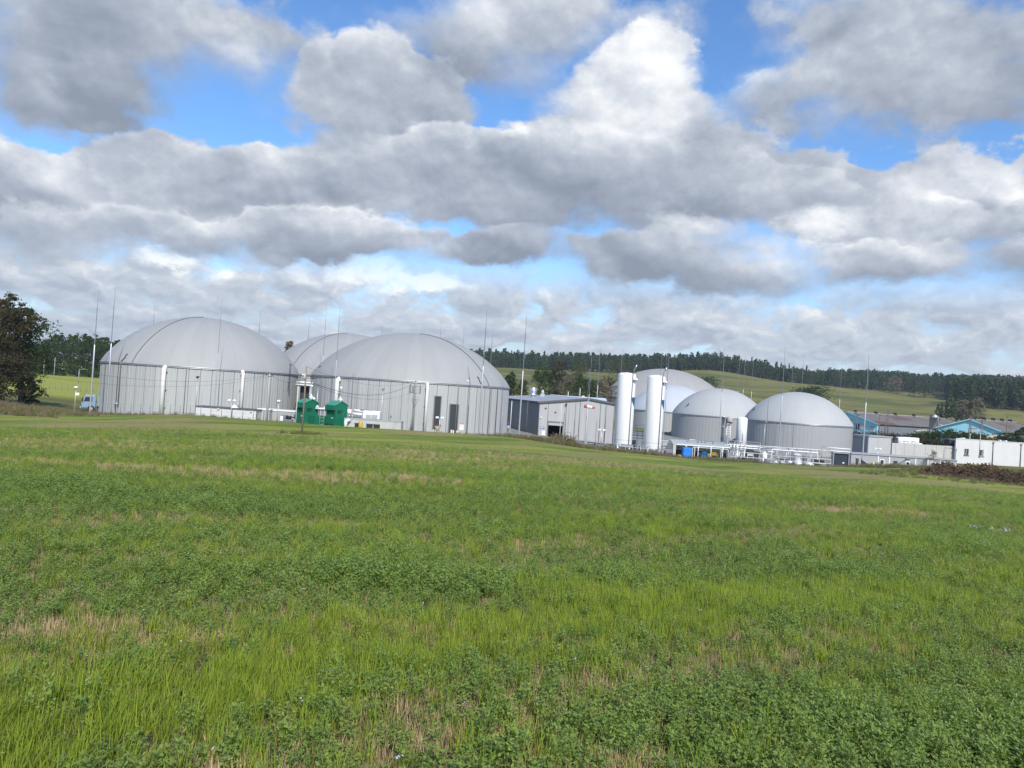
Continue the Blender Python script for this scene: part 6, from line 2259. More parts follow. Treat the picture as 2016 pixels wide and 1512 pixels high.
# white building at the right edge
y = 118.0
a = V(1882.5, 863.5, y)
t = thing('white_building', 'white rendered flat building with two small windows at the right edge', 'building', (a.x, y, -.4))
W = 24.0
h = a.z + .4
wins = []
for (u0, u1, v0, v1) in ((1899, 1907.5, 883.5, 895), (1928.5, 1936.5, 886.5, 898)):
    wins.append((V(u0, v0, y).x - a.x, V(u1, v0, y).x - a.x, zat(u0, v0, y) + .4, zat(u0, v1, y) + .4))
# front wall with real openings
xs = [0] + [q for w_ in wins for q in (w_[0], w_[1])] + [W]
m = MB()
zlo, zhi = min(w_[3] for w_ in wins), max(w_[2] for w_ in wins)
m.box((W / 2, .15, zlo / 2), (W, .3, zlo)).box((W / 2, .15, (zhi + h) / 2), (W, .3, h - zhi))
for i in range(0, len(xs), 2):
    m.box(((xs[i] + xs[i + 1]) / 2, .15, (zlo + zhi) / 2), (xs[i + 1] - xs[i], .3, zhi - zlo))
m.build('front_wall', WHITE_D, t)
MB().prism([(0, .3, 0), (.3, .3, 0), (7.6, 9.9, 0), (7.3, 9.9, 0)], (0, 0, h)).build('side_wall', WHITE_D, t)
MB().prism([(.4, .3, h - .3), (W - .3, .3, h - .3), (W - .3, 9.8, h - .3), (7.7, 9.8, h - .3)], (0, 0, .12)).build('flat_roof', CONC, t)
for (x0, x1, z1, z0) in wins:
    w_ = MB().box(((x0 + x1) / 2, .2, (z0 + z1) / 2), (x1 - x0, .08, zhi - zlo)).build('window', WHITE, t)
    MB().box(((x0 + x1) / 2, .145, (zlo + zhi) / 2), (x1 - x0 - .12, .03, zhi - zlo - .14)).build('pane', GLASS, w_)
    MB().box(((x0 + x1) / 2, -.05, zlo - .02), (x1 - x0 + .2, .22, .05)).build('sill', STEEL_D, w_)
    MB().box(((x0 + x1) / 2 + (.18 if x0 > 3 else 0), .125, (zlo + zhi) / 2), (.05, .03, zhi - zlo - .14)).build('mullion', WHITE, w_)
MB().box((W / 2, .13, h + .03), (W + .1, .4, .06)).build('coping', WHITE, t)
for u in (1955, 2010):
    x = V(u, 880, y).x - a.x
    d = MB().cyl((x, -.1, 0), (x, -.1, h - .35), .06, n=8).build('downpipe', STEEL_D, t)
    MB().box((x, -.1, h - .25), (.26, .2, .22), bev=.03).build('hopper_head', STEEL_D, d)
p = V(1974, 870, 120.0)
t = thing('roof_unit', 'small roof unit with two pale ends on the white building', 'machine', (p.x, 120.0, p.z - .1))
MB().box((0, 0, .2), (.7, .4, .3), bev=.03).build('middle', STEEL_D, t)
for x in (-.48, .48):
    MB().box((x, 0, .2), (.22, .45, .4), bev=.03).build('pale_end', WHITE, t)
    MB().cyl((x * .9, 0, -.35), (x * .9, 0, .05), .04, n=6).build('foot', STEEL, t)

# ------------------------------------------------------------------ turquoise barns with rusty roofs, silo
TURQ = mat('turquoise_render', (.36, .70, .80), .8, .07, .5, streak=.06)
ROOFR = mat('rusty_fibre_cement', (.150, .138, .13), .95, .25, .25, tint=(.115, .066, .052), stretch=(1, .35, 1), bump=.3)


def barn(label, uL, uA, uR, vA, vR, y, rz, Lr, zlow, opens, name='turquoise_barn', wall_side=None):
    """gable wall faces the camera side; the barn runs back along local +y"""
    pA = V(uA, vA, y)
    t = thing(name, label, 'barn', (pA.x, y, zlow), rz, 'long barns beyond the plant')
    c, sn = math.cos(rz), math.sin(rz)
    tR = V(uR, vR, 1.0).x
    hw = (tR * y - pA.x) / (c - tR * sn)
    hwL = hw
    ha, he = pA.z - zlow, zat(uR, vR, y + hw * sn) - zlow
    MB().prism([(-hwL, 0, -1), (hw, 0, -1), (hw, 0, he), (0, 0, ha - .1), (-hwL, 0, he)], (0, .3, 0)).build('gable_wall', TURQ, t)
    for s, q in ((1, hw), (-1, hwL)):
        MB().box((s * (q - .15), Lr / 2 + .3, he / 2 - .5), (.3, Lr - .3, he + 1)).build('long_wall', mat('grey_render', (.16, .175, .19), .9, .12, .6, streak=.1), t)
    MB().prism([(-hwL, Lr, -1), (hw, Lr, -1), (hw, Lr, he), (0, Lr, ha - .1), (-hwL, Lr, he)], (0, .3, 0)).build('gable_wall', TURQ, t)
    for s, q in ((1, hw), (-1, hwL)):
        o_ = .5
        sl_ = (ha - he) / q
        # sheets in rows along the roof: each strip its own piece
        n = 6
        for i in range(n):
            y0, y1 = -.4 + (Lr + 1.0) * i / n, -.4 + (Lr + 1.0) * (i + 1) / n - .04
            MB().prism([(0, y0, ha), (s * (q + o_), y0, he - sl_ * o_), (s * (q + o_), y1, he - sl_ * o_), (0, y1, ha)], (0, 0, .1)).build('roof_strip', ROOFR, t)
        MB().prism([(0, -.46, ha - .12), (s * (q + o_), -.46, he - sl_ * o_ - .12), (s * (q + o_), -.46, he - sl_ * o_ + .12), (0, -.46, ha + .12)], (0, .06, 0)).build('barge_board', TURQ, t)
    MB().box((0, Lr / 2, ha + .1), (.5, Lr + .8, .1)).build('ridge_cap', CONC_W, t)
    for i in range(5):
        MB().box((0, 3 + i * (Lr - 5) / 4.5, ha + .4), (.8, .8, .7), bev=.08).build('ridge_vent', BLACK, t)
    for (f0, f1, g0, g1, m_) in opens:
        W_ = hw + hwL
        x0, x1 = -hwL + W_ * f0, -hwL + W_ * f1
        d = MB().box(((x0 + x1) / 2, -.03, (g0 + g1) / 2 * ha), (x1 - x0, .08, (g1 - g0) * ha)).build('opening' if m_ is DARK else 'shutter', m_, t)  # dark openings are flat plates with their shade painted in
        MB().box(((x0 + x1) / 2, -.06, g1 * ha + .06), (x1 - x0 + .2, .1, .1)).build('lintel', STEEL_D, d)
    for i in range(7):
        MB().box((hw + .005, 3 + i * (Lr - 6) / 6, he * .55), (.06, .7, .55)).build('wall_vent', STEEL_D, t)
    return t, ha, he


barn('turquoise barn with a long rust streaked roof, left of the metal silo', 1617, 1671, 1728, 811.5, 834.5, 215.0, R(-62), 46.0, 1.4,
     [(.62, .70, .12, .42, DARK), (.72, .78, .12, .42, WHITE_D), (.88, .95, .05, .32, WHITE_D), (.30, .38, .45, .7, WHITE_D), (.5, .58, .4, .62, WHITE_D)])
barn('turquoise barn with a grey brown roof at the right edge, behind the dark hedge', 1846, 1910, 1973, 825.5, 850.0, 182.0, R(-48), 40.0, 1.2,
     [(.16, .22, .1, .42, WHITE_D), (.22, .28, .1, .42, DARK), (.36, .43, .05, .46, WHITE_D), (.43, .5, .05, .42, DARK), (.5, .62, .30, .62, WHITE_D), (.70, .76, .1, .38, DARK), (.78, .86, .1, .36, WHITE_D), (.9, .95, .05, .22, DARK)])
p = V(1839.5, 841, 192.0)
t = thing('metal_silo', 'shiny metal silo with a cone roof between the two turquoise barns', 'silo', (p.x, 192.0, p.z))
r = px(19, 192) / 2
hs = px(23, 192)
MB().lathe([(r * .3, -.8), (r, .0), (r, hs * .8), (r * 1.03, hs * .8), (.15, hs * 1.08), (.02, hs * 1.1)], 28).build('bin', mat('silo_steel', (.50, .51, .52), .45, .08, 2, metal=.35), t)
for i in range(4):
    a_ = .8 + i * math.pi / 2
    MB().cyl((r * .9 * math.cos(a_), r * .9 * math.sin(a_), -4), (r * .9 * math.cos(a_), r * .9 * math.sin(a_), .1), .09, n=6).build('leg', STEEL_D, t)
MB().cyl((0, -r - .06, -.3), (0, -r - .06, hs), .12, n=6).build('seam_pipe', STEEL_D, t)
MB().cyl((.6, -r * .8, hs * .25), (3.4, -r, -.1), .14, n=8).build('auger', CONC_W, t)
# far pale roofs behind the hall
p = V(1088, 790, 185.0)
t = thing('pale_shed', 'long low shed with a pale blue white roof behind the hall', 'building', (p.x, 185.0, 0.5))
h = zat(1100, 778, 185) - .5
W = V(1195, 790, 185).x - p.x
MB().box((W / 2, 5, (h - 1.2) / 2), (W, 10, h - 1.2)).build('walls', WALL, t)
MB().prism([(-.3, -.4, h - 1.4), (-.3, 5, h), (-.3, 10.4, h - 1.4)], (W + .6, 0, 0)).build('roof', mat('pale_blue_roof', (.46, .54, .57), .5, .06, .4), t)
MB().prism([(-.36, -.4, h - 1.5), (-.36, 5, h - .1), (-.36, 5, h + .12), (-.36, -.4, h - 1.28)], (.05, 0, 0)).build('barge_board', TURQ, t)
for i, (u, v, vt, lab) in enumerate(((1118, 784, 771, 'thin pale chimney pipe on the hall roof, left of two'), (1141, 784, 765, 'taller pale chimney pipe on the hall roof with a curved arm'))):
    p = V(u, v, 142.0)
    t = thing('vent_pipe', lab, 'vent', (p.x, 142.0, p.z - .6), 0, 'vent pipes on the hall roof')
    hh = zat(u, vt, 142) - p.z + .6
    MB().cyl((0, 0, -.4), (0, 0, hh), .09, n=8).build('pipe', CONC_W, t)
    MB().tube([(0, 0, hh - .05), (-.1, 0, hh + .15), (-.3, 0, hh + .12)], .06, 6).build('hood', STEEL_D, t)
p = V(1148.5, 780, 142.0)
t = thing('roof_dish', 'pale round dish on a bracket on the hall roof', 'antenna', (p.x, 142.0, p.z - .3))
MB().lathe([(.02, .12), (.25, .08), (.42, 0), (.44, .02)], 18).build('dish', CONC_W, t).rotation_euler = (R(80), 0, .4)
MB().cyl((0, .1, -.9), (0, .05, 0), .04, n=6).build('bracket', STEEL_D, t)

# far poles on the right
def aframe(u, vt, vb, y, du, label, m_=None):
    p, q = V(u, vt, y), V(u, vb, y)
    base = min(G(p.x, y), q.z) - .3
    t = thing('frame_pole', label, 'utility pole', (p.x, y, base), 0, 'dark poles among the barns')
    h = p.z - base
    w = px(du, y)
    MB().cyl((-w, 0, 0), (-.05, 0, h), .13, .08, 8).build('leg', m_ or SEAM, t)
    if du > 0:
        MB().cyl((w * .35, 0, 0), (.05, 0, h), .13, .08, 8).build('leg', m_ or SEAM, t)
        MB().box((-w * .28, 0, h * .45), (w * .9, .08, .1)).build('tie_bar', SEAM, t)
    MB().box((0, -.1, h - .25), (1.0 if du > 0 else .5, .1, .12)).build('cross_arm', SEAM, t)
    return t, h


t, h = aframe(1688.5, 814, 852, 150, 7, 'dark forked pole with a box on top before the left turquoise barn')
MB().box((0, 0, h + .1), (.75, .5, .6), bev=.04).build('transformer', STEEL_D, t)
aframe(1733, 815, 862, 150, 0, 'single dark pole at the corner of the left turquoise barn')
aframe(1749, 806, 852, 165, 7, 'dark forked pole before the rusty roof, left of the silo')
aframe(1912, 819, 852, 155, 6, 'dark forked pole before the middle of the right turquoise gable')
aframe(1934, 826, 856, 155, 6, 'dark forked pole before the right slope of the right turquoise gable')
aframe(1984, 818, 850, 160, 0, 'single dark pole before the grey brown roof at the right edge')
aframe(88, 706, 724, 235, 0, 'dark pole at the foot of the trees beyond the meadow, left of two', CONC)
aframe(109, 704, 725, 235, 0, 'pale pole at the foot of the trees beyond the meadow, right of two', CONC)
for (u, vt, vb, y, lab) in ((1931, 847, 892, 114, 'pale lamp post standing before the white building, left window side'), (1910, 855, 866, 122, 'short pale post behind the parapet of the white building')):
    p = V(u, vt, y)
    base = zat(u, vb, y) - .5
    t = thing('pale_post', lab, 'pole', (p.x, y, base), 0)
    MB().lathe([(.07, -.3), (.05, p.z - base)], 8, cap=True).build('tube', WALL, t)
    MB().box((0, 0, p.z - base + .05), (.3, .2, .12), bev=.02).build('lamp_head', CONC_W, t)
# two crossing wires between the far poles
wire(V(1625, 795, 165), V(1749, 806, 165), .8, 'far wire leading to the forked pole before the rusty roof', r=.03)

# ------------------------------------------------------------------ trees, hedges, weeds
def leaf_faces(vs, fs, rng, c, s, flatness=0.0):
    """one ragged leaf clump: two crossed four-sided leaves"""
    for _ in range(2):
        n = Vector((rng.gauss(0, 1), rng.gauss(0, 1), rng.gauss(0, 1) + flatness)).normalized()
        a = n.orthogonal().normalized()
        a.rotate(Matrix.Rotation(rng.uniform(0, 6.28), 3, n))
        b = n.cross(a)
        k = len(vs)
        j = lambda: rng.uniform(.55, 1.15)
        vs += [tuple(c + a * s * j()), tuple(c + b * s * .7 * j()), tuple(c - a * s * j()), tuple(c - b * s * .7 * j())]
        fs.append((k, k + 1, k + 2, k + 3))


def mesh_of(name, vs, fs, m, smooth=False):
    me = bpy.data.meshes.new(name)
    me.from_pydata(vs, [], fs)
    me.materials.append(m)
    return me


def crown_mesh(name, seed, Hh, Wd, z0, n, size, m, lobes=9, ragged=.25):
    """uneven crown built from leaf clumps gathered on branch ends, with gaps between them"""
    rng = random.Random(seed)
    vs, fs = [], []
    L = []
    for i in range(lobes):
        f = (i + .5) / lobes
        z = z0 + (Hh - z0) * (f ** .85)
        rad = Wd / 2 * (math.sin(math.pi * min(.97, .18 + .78 * f)) ** .8)
        a = i * 2.4 + rng.uniform(-.4, .4)
        d = rad * rng.uniform(.35, .75)
        L.append((Vector((d * math.cos(a), d * math.sin(a), z)), rad * rng.uniform(.52, .78)))
    L.append((Vector((0, 0, z0 + (Hh - z0) * .72)), Wd * .24))
    for c, r in L:
        nb = max(6, int(22 * (r / (Wd * .25)) ** 1.5))
        per = max(2, int(n / (len(L) * nb)))
        for b in range(nb):
            d = Vector((rng.gauss(0, 1), rng.gauss(0, 1), rng.gauss(0, 1.1))).normalized()
            e = c + d * r * rng.uniform(.55, 1.0) + Vector((0, 0, r * .1))
            if rng.random() < ragged * .4:
                e += d * r * rng.uniform(.2, .55)
            for q in range(per):
                leaf_faces(vs, fs, rng, e + Vector((rng.gauss(0, 1), rng.gauss(0, 1), rng.gauss(0, .7))) * r * .17, size * rng.uniform(.6, 1.3))
    zs = sorted(v[2] for v in vs)
    kz = Hh / zs[int(len(zs) * .992)]
    vs = [(x, y, z * kz) for x, y, z in vs]
    return mesh_of(name, vs, fs, m), [(Vector((c.x, c.y, c.z * kz)), r) for c, r in L]


def trunk_mesh(name, seed, L, Hh, r, m, lean=(0, 0)):
    rng = random.Random(seed)
    mb = MB()
    top = Vector((lean[0], lean[1], Hh * .78))
    pts = [Vector((0, 0, -.5)), Vector((0, 0, Hh * .12))] + [top * f + Vector((rng.uniform(-.15, .15), rng.uniform(-.15, .15), 0)) for f in (.4, .65, 1.0)]
    for i in range(len(pts) - 1):
        f0, f1 = i / (len(pts) - 1), (i + 1) / (len(pts) - 1)
        mb.cyl(pts[i], pts[i + 1], r * (1.25 - 1.05 * f0), r * (1.25 - 1.05 * f1), 8, False)
    for c, rr in L:
        s = top * min(.95, max(.22, c.z / Hh * .72))
        mid = s.lerp(c, .5) + Vector((0, 0, -rr * .15))
        mb.cyl(s, mid, r * .42, r * .26, 6, False)
        mb.cyl(mid, c, r * .26, r * .08, 6, False)
        for q in range(3):
            d = Vector((rng.gauss(0, 1), rng.gauss(0, 1), rng.gauss(0, .7))).normalized() * rr * .8
            mb.cyl(mid.lerp(c, .6), c + d, r * .1, r * .03, 4, False)
    me = bpy.data.meshes.new(name)
    me.from_pydata(mb.v, [], mb.f)
    me.polygons.foreach_set('use_smooth', np.ones(len(mb.f), bool))
    me.materials.append(m)
    return me


BARK = mat('bark', (.075, .06, .045), .95, .25, 3.0, stretch=(3, 3, .6), bump=.4)
LM = {
    'dark': leaf_mat('dark_tree_leaf', (.032, .060, .018), (.078, .112, .030), .25, rnd=.3, gloss=.03, nscale=.35),
    'russet': leaf_mat('russet_leaf', (.050, .046, .022), (.120, .098, .044), .25, rnd=.2, gloss=.03, nscale=.4),
    'green': leaf_mat('mid_green_leaf', (.035, .065, .016), (.085, .125, .028), .28, rnd=.3, gloss=.03, nscale=.35),
    'olive': leaf_mat('olive_leaf', (.07, .085, .022), (.14, .14, .036), .28, rnd=.3, gloss=.03, nscale=.35),
    'pale': leaf_mat('pale_brown_leaf', (.15, .13, .085), (.26, .22, .15), .25, rnd=.2, gloss=.02, nscale=.4),
    'pine': leaf_mat('pine_needle', (.036, .070, .030), (.095, .130, .052), .25, rnd=.55, gloss=.02, nscale=.3),
}


def tree(u, v_top, v_base, y, w_px, kind, label, seed, n=2400, size=.24, r=None, group=None, cat='tree', z0=.28, name='broadleaf_tree', lobes=9, base=None, ragged=.25):
    p = V(u, v_top, y)
    gz = (G(p.x, y) if base is None else base) - .15
    Hh = p.z - gz
    Wd = px(w_px, y)
    me, L = crown_mesh('crown', seed, Hh, Wd, Hh * z0, n, size, LM[kind], lobes, ragged)
    t = thing(name, label, cat, (p.x, y, gz), 0, group)
    o = bpy.data.objects.new('trunk', trunk_mesh('trunk', seed, L, Hh, r or Hh * .022, BARK))
    COL.objects.link(o)
    o.parent = t
    o = bpy.data.objects.new('crown', me)
    COL.objects.link(o)
    o.parent = t
    return t


# the big dark tree pair at the left edge
tree(8, 584, 792, 93.0, 150, 'russet', 'big dark russet tree at the left edge of the picture', 21, 16000, .14, .32, lobes=18, z0=.16, ragged=.9)
tree(52, 607, 792, 96.0, 90, 'dark', 'tall ragged dark tree just right of the big russet tree', 22, 9500, .13, .22, lobes=15, z0=.18, ragged=1.0)
tree(-30, 640, 792, 90.0, 110, 'russet', 'lower russet tree cut by the left edge of the picture', 23, 7000, .14, .2, lobes=12, z0=.12, ragged=.8)
tree(63, 752, 778, 99.0, 40, 'dark', 'low dark green bush at the foot of the ragged dark tree', 24, 1500, .16, .05, cat='bush', z0=.05, name='bush', lobes=7)
# trees beyond the bright meadow
LT = 'trees beyond the bright meadow on the left'
for i, (u, vt, w, kd, lab) in enumerate((
    (93, 668, 44, 'dark', 'dark round tree right behind the ragged tree, first of the far row'),
    (117, 659, 50, 'dark', 'tall dark tree second in the far row beyond the meadow'),
    (143, 660, 46, 'green', 'green tree in the middle of the far row beyond the meadow'),
    (168, 658, 48, 'dark', 'tall tree of the far row, left of the leftmost mast'),
    (189, 661, 40, 'green', 'tree of the far row between the two tall masts on the left'),
    (208, 665, 36, 'olive', 'olive tree of the far row between the right mast and the dome'),
    (228, 670, 44, 'dark', 'dark tree of the far row peeping past the left shoulder of the dome'),
    (70, 676, 50, 'dark', 'dark tree of the far row seen through the ragged tree'),
    (40, 680, 50, 'green', 'far tree seen below the crown of the big russet tree'))):
    tree(u, vt, 735, 246 + (i * 7) % 19, w * 1.25, kd, lab, 40 + i, 3600, .28, group=LT, z0=.06, lobes=12)
for i, (u, w, vt) in enumerate(((105, 60, 715), (150, 70, 717), (195, 60, 722), (60, 60, 715))):
    tree(u, vt, 737, 240 + i, w, 'dark', ('undergrowth thicket below the second far tree', 'undergrowth thicket below the middle far tree', 'undergrowth thicket at the meadow edge behind the leftmost mast', 'undergrowth thicket beyond the meadow at the foot of the ragged tree')[i], 60 + i, 800, .4, .06, 'undergrowth at the meadow edge', 'bush', .02, 'bush', 7)
tree(571, 672, 735, 172.0, 26, 'pale', 'pale tree tip in the notch between the two left domes', 70, 900, .3, z0=.5)

# trees between the hall and the hill
MT = 'trees below the hill behind the hall'
for i, (u, vt, w, kd, y, lab) in enumerate((
    (1008, 732, 26, 'dark', 235, 'small dark tree at the right foot of the large dome'),
    (990, 742, 30, 'dark', 230, 'dark tree peeping out behind the right edge of the large tank'),
    (1030, 748, 22, 'olive', 232, 'low olive tree above the left end of the hall roof'),
    (1066, 720, 44, 'green', 250, 'broad green tree above the steel cowl of the hall roof'),
    (1086, 722, 36, 'dark', 262, 'dark tree between the broad green tree and the russet one'),
    (1104, 712, 34, 'russet', 258, 'reddish brown tree in the middle of the group behind the hall'),
    (1122, 737, 30, 'pale', 248, 'pale grey green tree right of the reddish brown tree'),
    (1147, 738, 46, 'green', 244, 'green tree above the hall roof left of the paired masts'),
    (1141, 712, 40, 'olive', 330, 'olive green tree before the pine wood above the group'),
    (1170, 748, 34, 'dark', 246, 'dark tree behind the paired masts'),
    (1194, 742, 40, 'pale', 242, 'pale brownish tree left of the left white column'),
    (1222, 706, 60, 'olive', 420, 'olive tree at the pine wood edge above the left white column'),
    (1213, 750, 34, 'olive', 262, 'olive bush behind the left white column'))):
    tree(u, vt, 790, y, w * 1.2, kd, lab, 80 + i, 2600, .26, group=MT, z0=.08, lobes=10)
tree(1605, 757, 778, 400.0, 84, 'dark', 'dark bush on the hill just above the rightmost dome', 95, 1500, .5, .15, cat='bush', z0=.02, name='bush', lobes=9)
tree(1588, 762, 778, 405.0, 60, 'green', 'green bush on the hill left of the dark one above the rightmost dome', 96, 1200, .5, .12, cat='bush', z0=.02, name='bush', lobes=8)
tree(1395, 741, 760, 420.0, 60, 'dark', 'dark bush on the hill above the slope of the brownish dome', 97, 900, .5, .12, cat='bush', z0=.02, name='bush', lobes=8)

# ------------------------------------------------------------------ pine woods
def pine_mesh(seed, Hh=15.0, Wd=5.0, n=150, z0=.30):
    rng = random.Random(seed)
    vs, fs = [], []
    tiers = 9
    for i in range(tiers):
        f = i / (tiers - 1)
        z = Hh * (z0 + (1 - z0) * f)
        rad = Wd / 2 * (1.0 - (.62, .45, .85, .40, .55, .9)[seed % 6] * f ** (2.2, 3.0, 1.3, 3.2, 2.4, 1.1)[seed % 6]) * (0.75 + .25 * math.sin(2 + f * 6 + seed))
        k = max(3, int(n / tiers * (1.25 - .8 * f)))
        a0 = rng.uniform(0, 6)
        for q in range(k):
            a = a0 + q * 6.28 / k + rng.uniform(-.5, .5)
            d = rad * math.sqrt(rng.uniform(.1, 1.0)) * rng.uniform(.75, 1.15)
            leaf_faces(vs, fs, rng, Vector((d * math.cos(a), d * math.sin(a), z + rng.uniform(-.5, .5) * Hh / tiers)), Wd * .13 * rng.uniform(.7, 1.35), .6)
    return vs, fs


PV = []
for sd in range(6):
    PV.append(pine_mesh(sd, 15.0, (5.6, 6.6, 5.0, 7.2, 6.2, 4.6)[sd], 230, (.22, .3, .15, .34, .25, .12)[sd]))
PINE_CROWN = [mesh_of('crown', v_, f_, LM['pine']) for v_, f_ in PV]
mb = MB().cyl((0, 0, -1.5), (0, 0, 12.5), .24, .06, 7)
PINE_TRUNK = bpy.data.meshes.new('trunk')
PINE_TRUNK.from_pydata(mb.v, [], mb.f)
PINE_TRUNK.materials.append(mat('pine_bark', (.11, .075, .055), .95, .2, 2))
PINE_WHOLE = []
for v_, f_ in PV:
    me = bpy.data.meshes.new('pine_tree')
    n_ = len(v_)
    me.from_pydata(list(v_) + mb.v, [], list(f_) + [tuple(i + n_ for i in q) for q in mb.f])
    me.materials.append(LM['pine'])
    me.materials.append(PINE_TRUNK.materials[0])
    idx = np.zeros(len(f_) + len(mb.f), np.int32)
    idx[len(f_):] = 1
    me.polygons.foreach_set('material_index', idx)
    PINE_WHOLE.append(me)
rng = random.Random(77)


def pine_xy(u, y):
    p = V(u, 725 + (u - 393) * .0673, y)
    return p.x


n_far = 0
u = 925.0
while u < 1862:
    for row in range(2):
        y = 598 + row * 9 + rng.uniform(-4, 4) + 14 * math.sin(u / 90.0)
        x = pine_xy(u + row * 5 + rng.uniform(-3, 3), y)
        o = bpy.data.objects.new('pine_tree', PINE_WHOLE[rng.randrange(6)])
        COL.objects.link(o)
        o.location = (x, y, G(x, y) - .2)
        s = rng.uniform(.66, 1.02)
        o.scale = (s * rng.uniform(.9, 1.2), s * rng.uniform(.9, 1.2), s)
        o.rotation_euler = (0, 0, rng.uniform(0, 6.28))
        o['label'] = 'dark pine in the front rows of the wood along the hill crest'
        o['category'] = 'tree'
        o['group'] = 'pines at the front edge of the wood on the hill'
        n_far += 1
    u += rng.uniform(8.5, 12.5)
# nearer pines at the right, with trunks that show
first = None
spots = []
for i in range(34):
    u = 1868 + i * 6.4 + rng.uniform(-3, 3)
    y = 404 + rng.uniform(-5, 6) + max(0, (1890 - u)) * 2.4
    spots.append((u, y, rng.uniform(.85, 1.08)))
for i in range(26):
    u = 1880 + i * 8 + rng.uniform(-3, 3)
    spots.append((u, 425 + rng.uniform(-6, 8), rng.uniform(.9, 1.12)))
spots += [(1853, 330, .55), (1862, 326, .66), (1872, 322, .72), (1884, 328, .68), (1846, 345, .45), (1892, 335, .6)]
CON = ['small dark conifer before the right wood, first from the left of the tall ones', 'second small dark conifer before the right wood, just right of the first', 'tallest of the small dark conifers before the right wood', 'small dark conifer right of the tallest one before the right wood', 'lowest conifer, at the left end of the small group before the right wood', 'small conifer at the right end of the group before the right wood']
for i, (u, y, s) in enumerate(spots):
    x = pine_xy(u, y)
    near_ = y < 350
    t = thing('pine_tree', CON[i - 60] if near_ else 'tall pine at the near edge of the pine wood on the right', 'tree', (x, y, G(x, y) - .2), rng.uniform(0, 6.28), 'small conifers before the right-hand pine wood' if near_ else 'pines at the near edge of the right-hand wood')
    t.scale = (s * 1.15, s * 1.15, s)
    o = bpy.data.objects.new('trunk', PINE_TRUNK)
    COL.objects.link(o)
    o.parent = t
    o = bpy.data.objects.new('crown', PINE_CROWN[rng.randrange(6)])
    COL.objects.link(o)
    o.parent = t
tree(1922, 782, 822, 300.0, 44, 'pale', 'pale bare looking tree before the right-hand pine wood, right of the small conifers', 101, 1300, .4, z0=.15, lobes=9)
tree(1899, 788, 822, 303.0, 34, 'pale', 'pale brown tree between the small conifers and the bare looking tree', 102, 1000, .4, z0=.15, lobes=8)
tree(1762, 742, 762, 585.0, 38, 'pale', 'pale leafless looking tree at the edge of the hill wood', 103, 800, .6, z0=.1, lobes=7)
tree(1822, 748, 770, 560.0, 60, 'green', 'light green tree at the right end of the hill wood edge', 104, 900, .6, z0=.1, lobes=8)

# the rest of the woods, uncountable
rs = np.random.default_rng(3)
wood = bpy.data.collections.new('wood_prototypes')
for me in PINE_WHOLE:
    wood.objects.link(bpy.data.objects.new('pine', me))
n = 2300
ux = rs.uniform(880, 2250, n)
yy = rs.uniform(618, 720, n)
xx = np.array([pine_xy(a, b) for a, b in zip(ux, yy)])
n2 = 900
u2 = rs.uniform(1862, 2280, n2)
y2 = 440 + rs.uniform(0, 175, n2)
y2 = np.where(u2 < 1930, np.maximum(y2, 440 + (1930 - u2) * 2.2), y2)
x2 = np.array([pine_xy(a, b) for a, b in zip(u2, y2)])
xx, yy = np.concatenate([xx, x2]), np.concatenate([yy, y2])
# spare some clearings of the tree line
zz = terrain(xx, yy) - .2
rot = np.zeros((len(xx), 3))
rot[:, 2] = rs.uniform(0, 6.28, len(xx))
hv = vnoise(xx / 22.0, yy / 22.0, 5)
o = scatter('pine_wood', np.stack([xx, yy, zz], 1), rot, rs.uniform(.78, 1.02, len(xx)) * (.82 + .34 * hv), wood, 'dense dark pine wood covering the top of the hill')
o['category'] = 'forest'

# ------------------------------------------------------------------ hedges and brush on the right
HM = 'bushes between the barns and the concrete wall'
for i, (u, vt, vb, w, kd, y, lab) in enumerate((
    (1690, 845, 862, 40, 'russet', 152, 'brown bush above the small flat grey building, left of two'),
    (1722, 846, 862, 44, 'russet', 154, 'brown bush above the small flat grey building, right of two'),
    (1752, 848, 866, 44, 'russet', 150, 'brown bush behind the black wrapped bale'),
    (1782, 850, 868, 44, 'russet', 152, 'brown bush behind the white wrapped bales'),
    (1808, 850, 872, 44, 'russet', 150, 'brown bush right of the wrapped bales'),
    (1826, 846, 874, 44, 'dark', 146, 'dark green bush left of the silo foot'),
    (1849, 843, 874, 46, 'dark', 144, 'dark green bush below the silo'),
    (1873, 841, 872, 46, 'green', 146, 'green bush below the left part of the right turquoise gable'),
    (1898, 847, 870, 46, 'dark', 142, 'dark bush below the middle of the right turquoise gable'),
    (1920, 848, 872, 44, 'green', 144, 'green bush behind the first window of the white building'),
    (1944, 858, 874, 40, 'russet', 140, 'brown bush before the pale straw heap'),
    (1972, 852, 876, 40, 'dark', 142, 'dark bush at the right end of the turquoise gable'),
    (1994, 848, 876, 50, 'green', 140, 'broad green bush above the white building near the right edge'),
    (2014, 838, 878, 46, 'dark', 138, 'tall dark bush at the right edge above the white building'),
    (1856, 862, 878, 50, 'dark', 138, 'low dark bush directly behind the concrete wall by the dark bin'),
    (1830, 860, 876, 46, 'russet', 139, 'low brown bush directly behind the concrete wall'))):
    tree(u, vt + 4, vb, y, w * 1.25, kd, lab, 120 + i, 1700, .16, .06, HM, 'bush', .02, 'bush', 8, base=min(zat(u, vb + 6, y), 2.5))
p = V(1957, 866, 150)
rng = random.Random(9)
m = MB().ball((0, 0, 0), 1.5, 22, 12, (1.3, .9, .9))
m.v = [(x * (1 + rng.uniform(-.08, .08)), y_ * (1 + rng.uniform(-.08, .08)), z + rng.uniform(-.08, .08)) for x, y_, z in m.v]
m.build('straw_heap', mat('straw', (.50, .40, .24), .95, .2, 3, bump=.6), None, 'pale straw heap before the right end of the turquoise gable', None, 'heap', loc=(p.x, 150.0, p.z - .3))
p = V(1812, 848, 158)
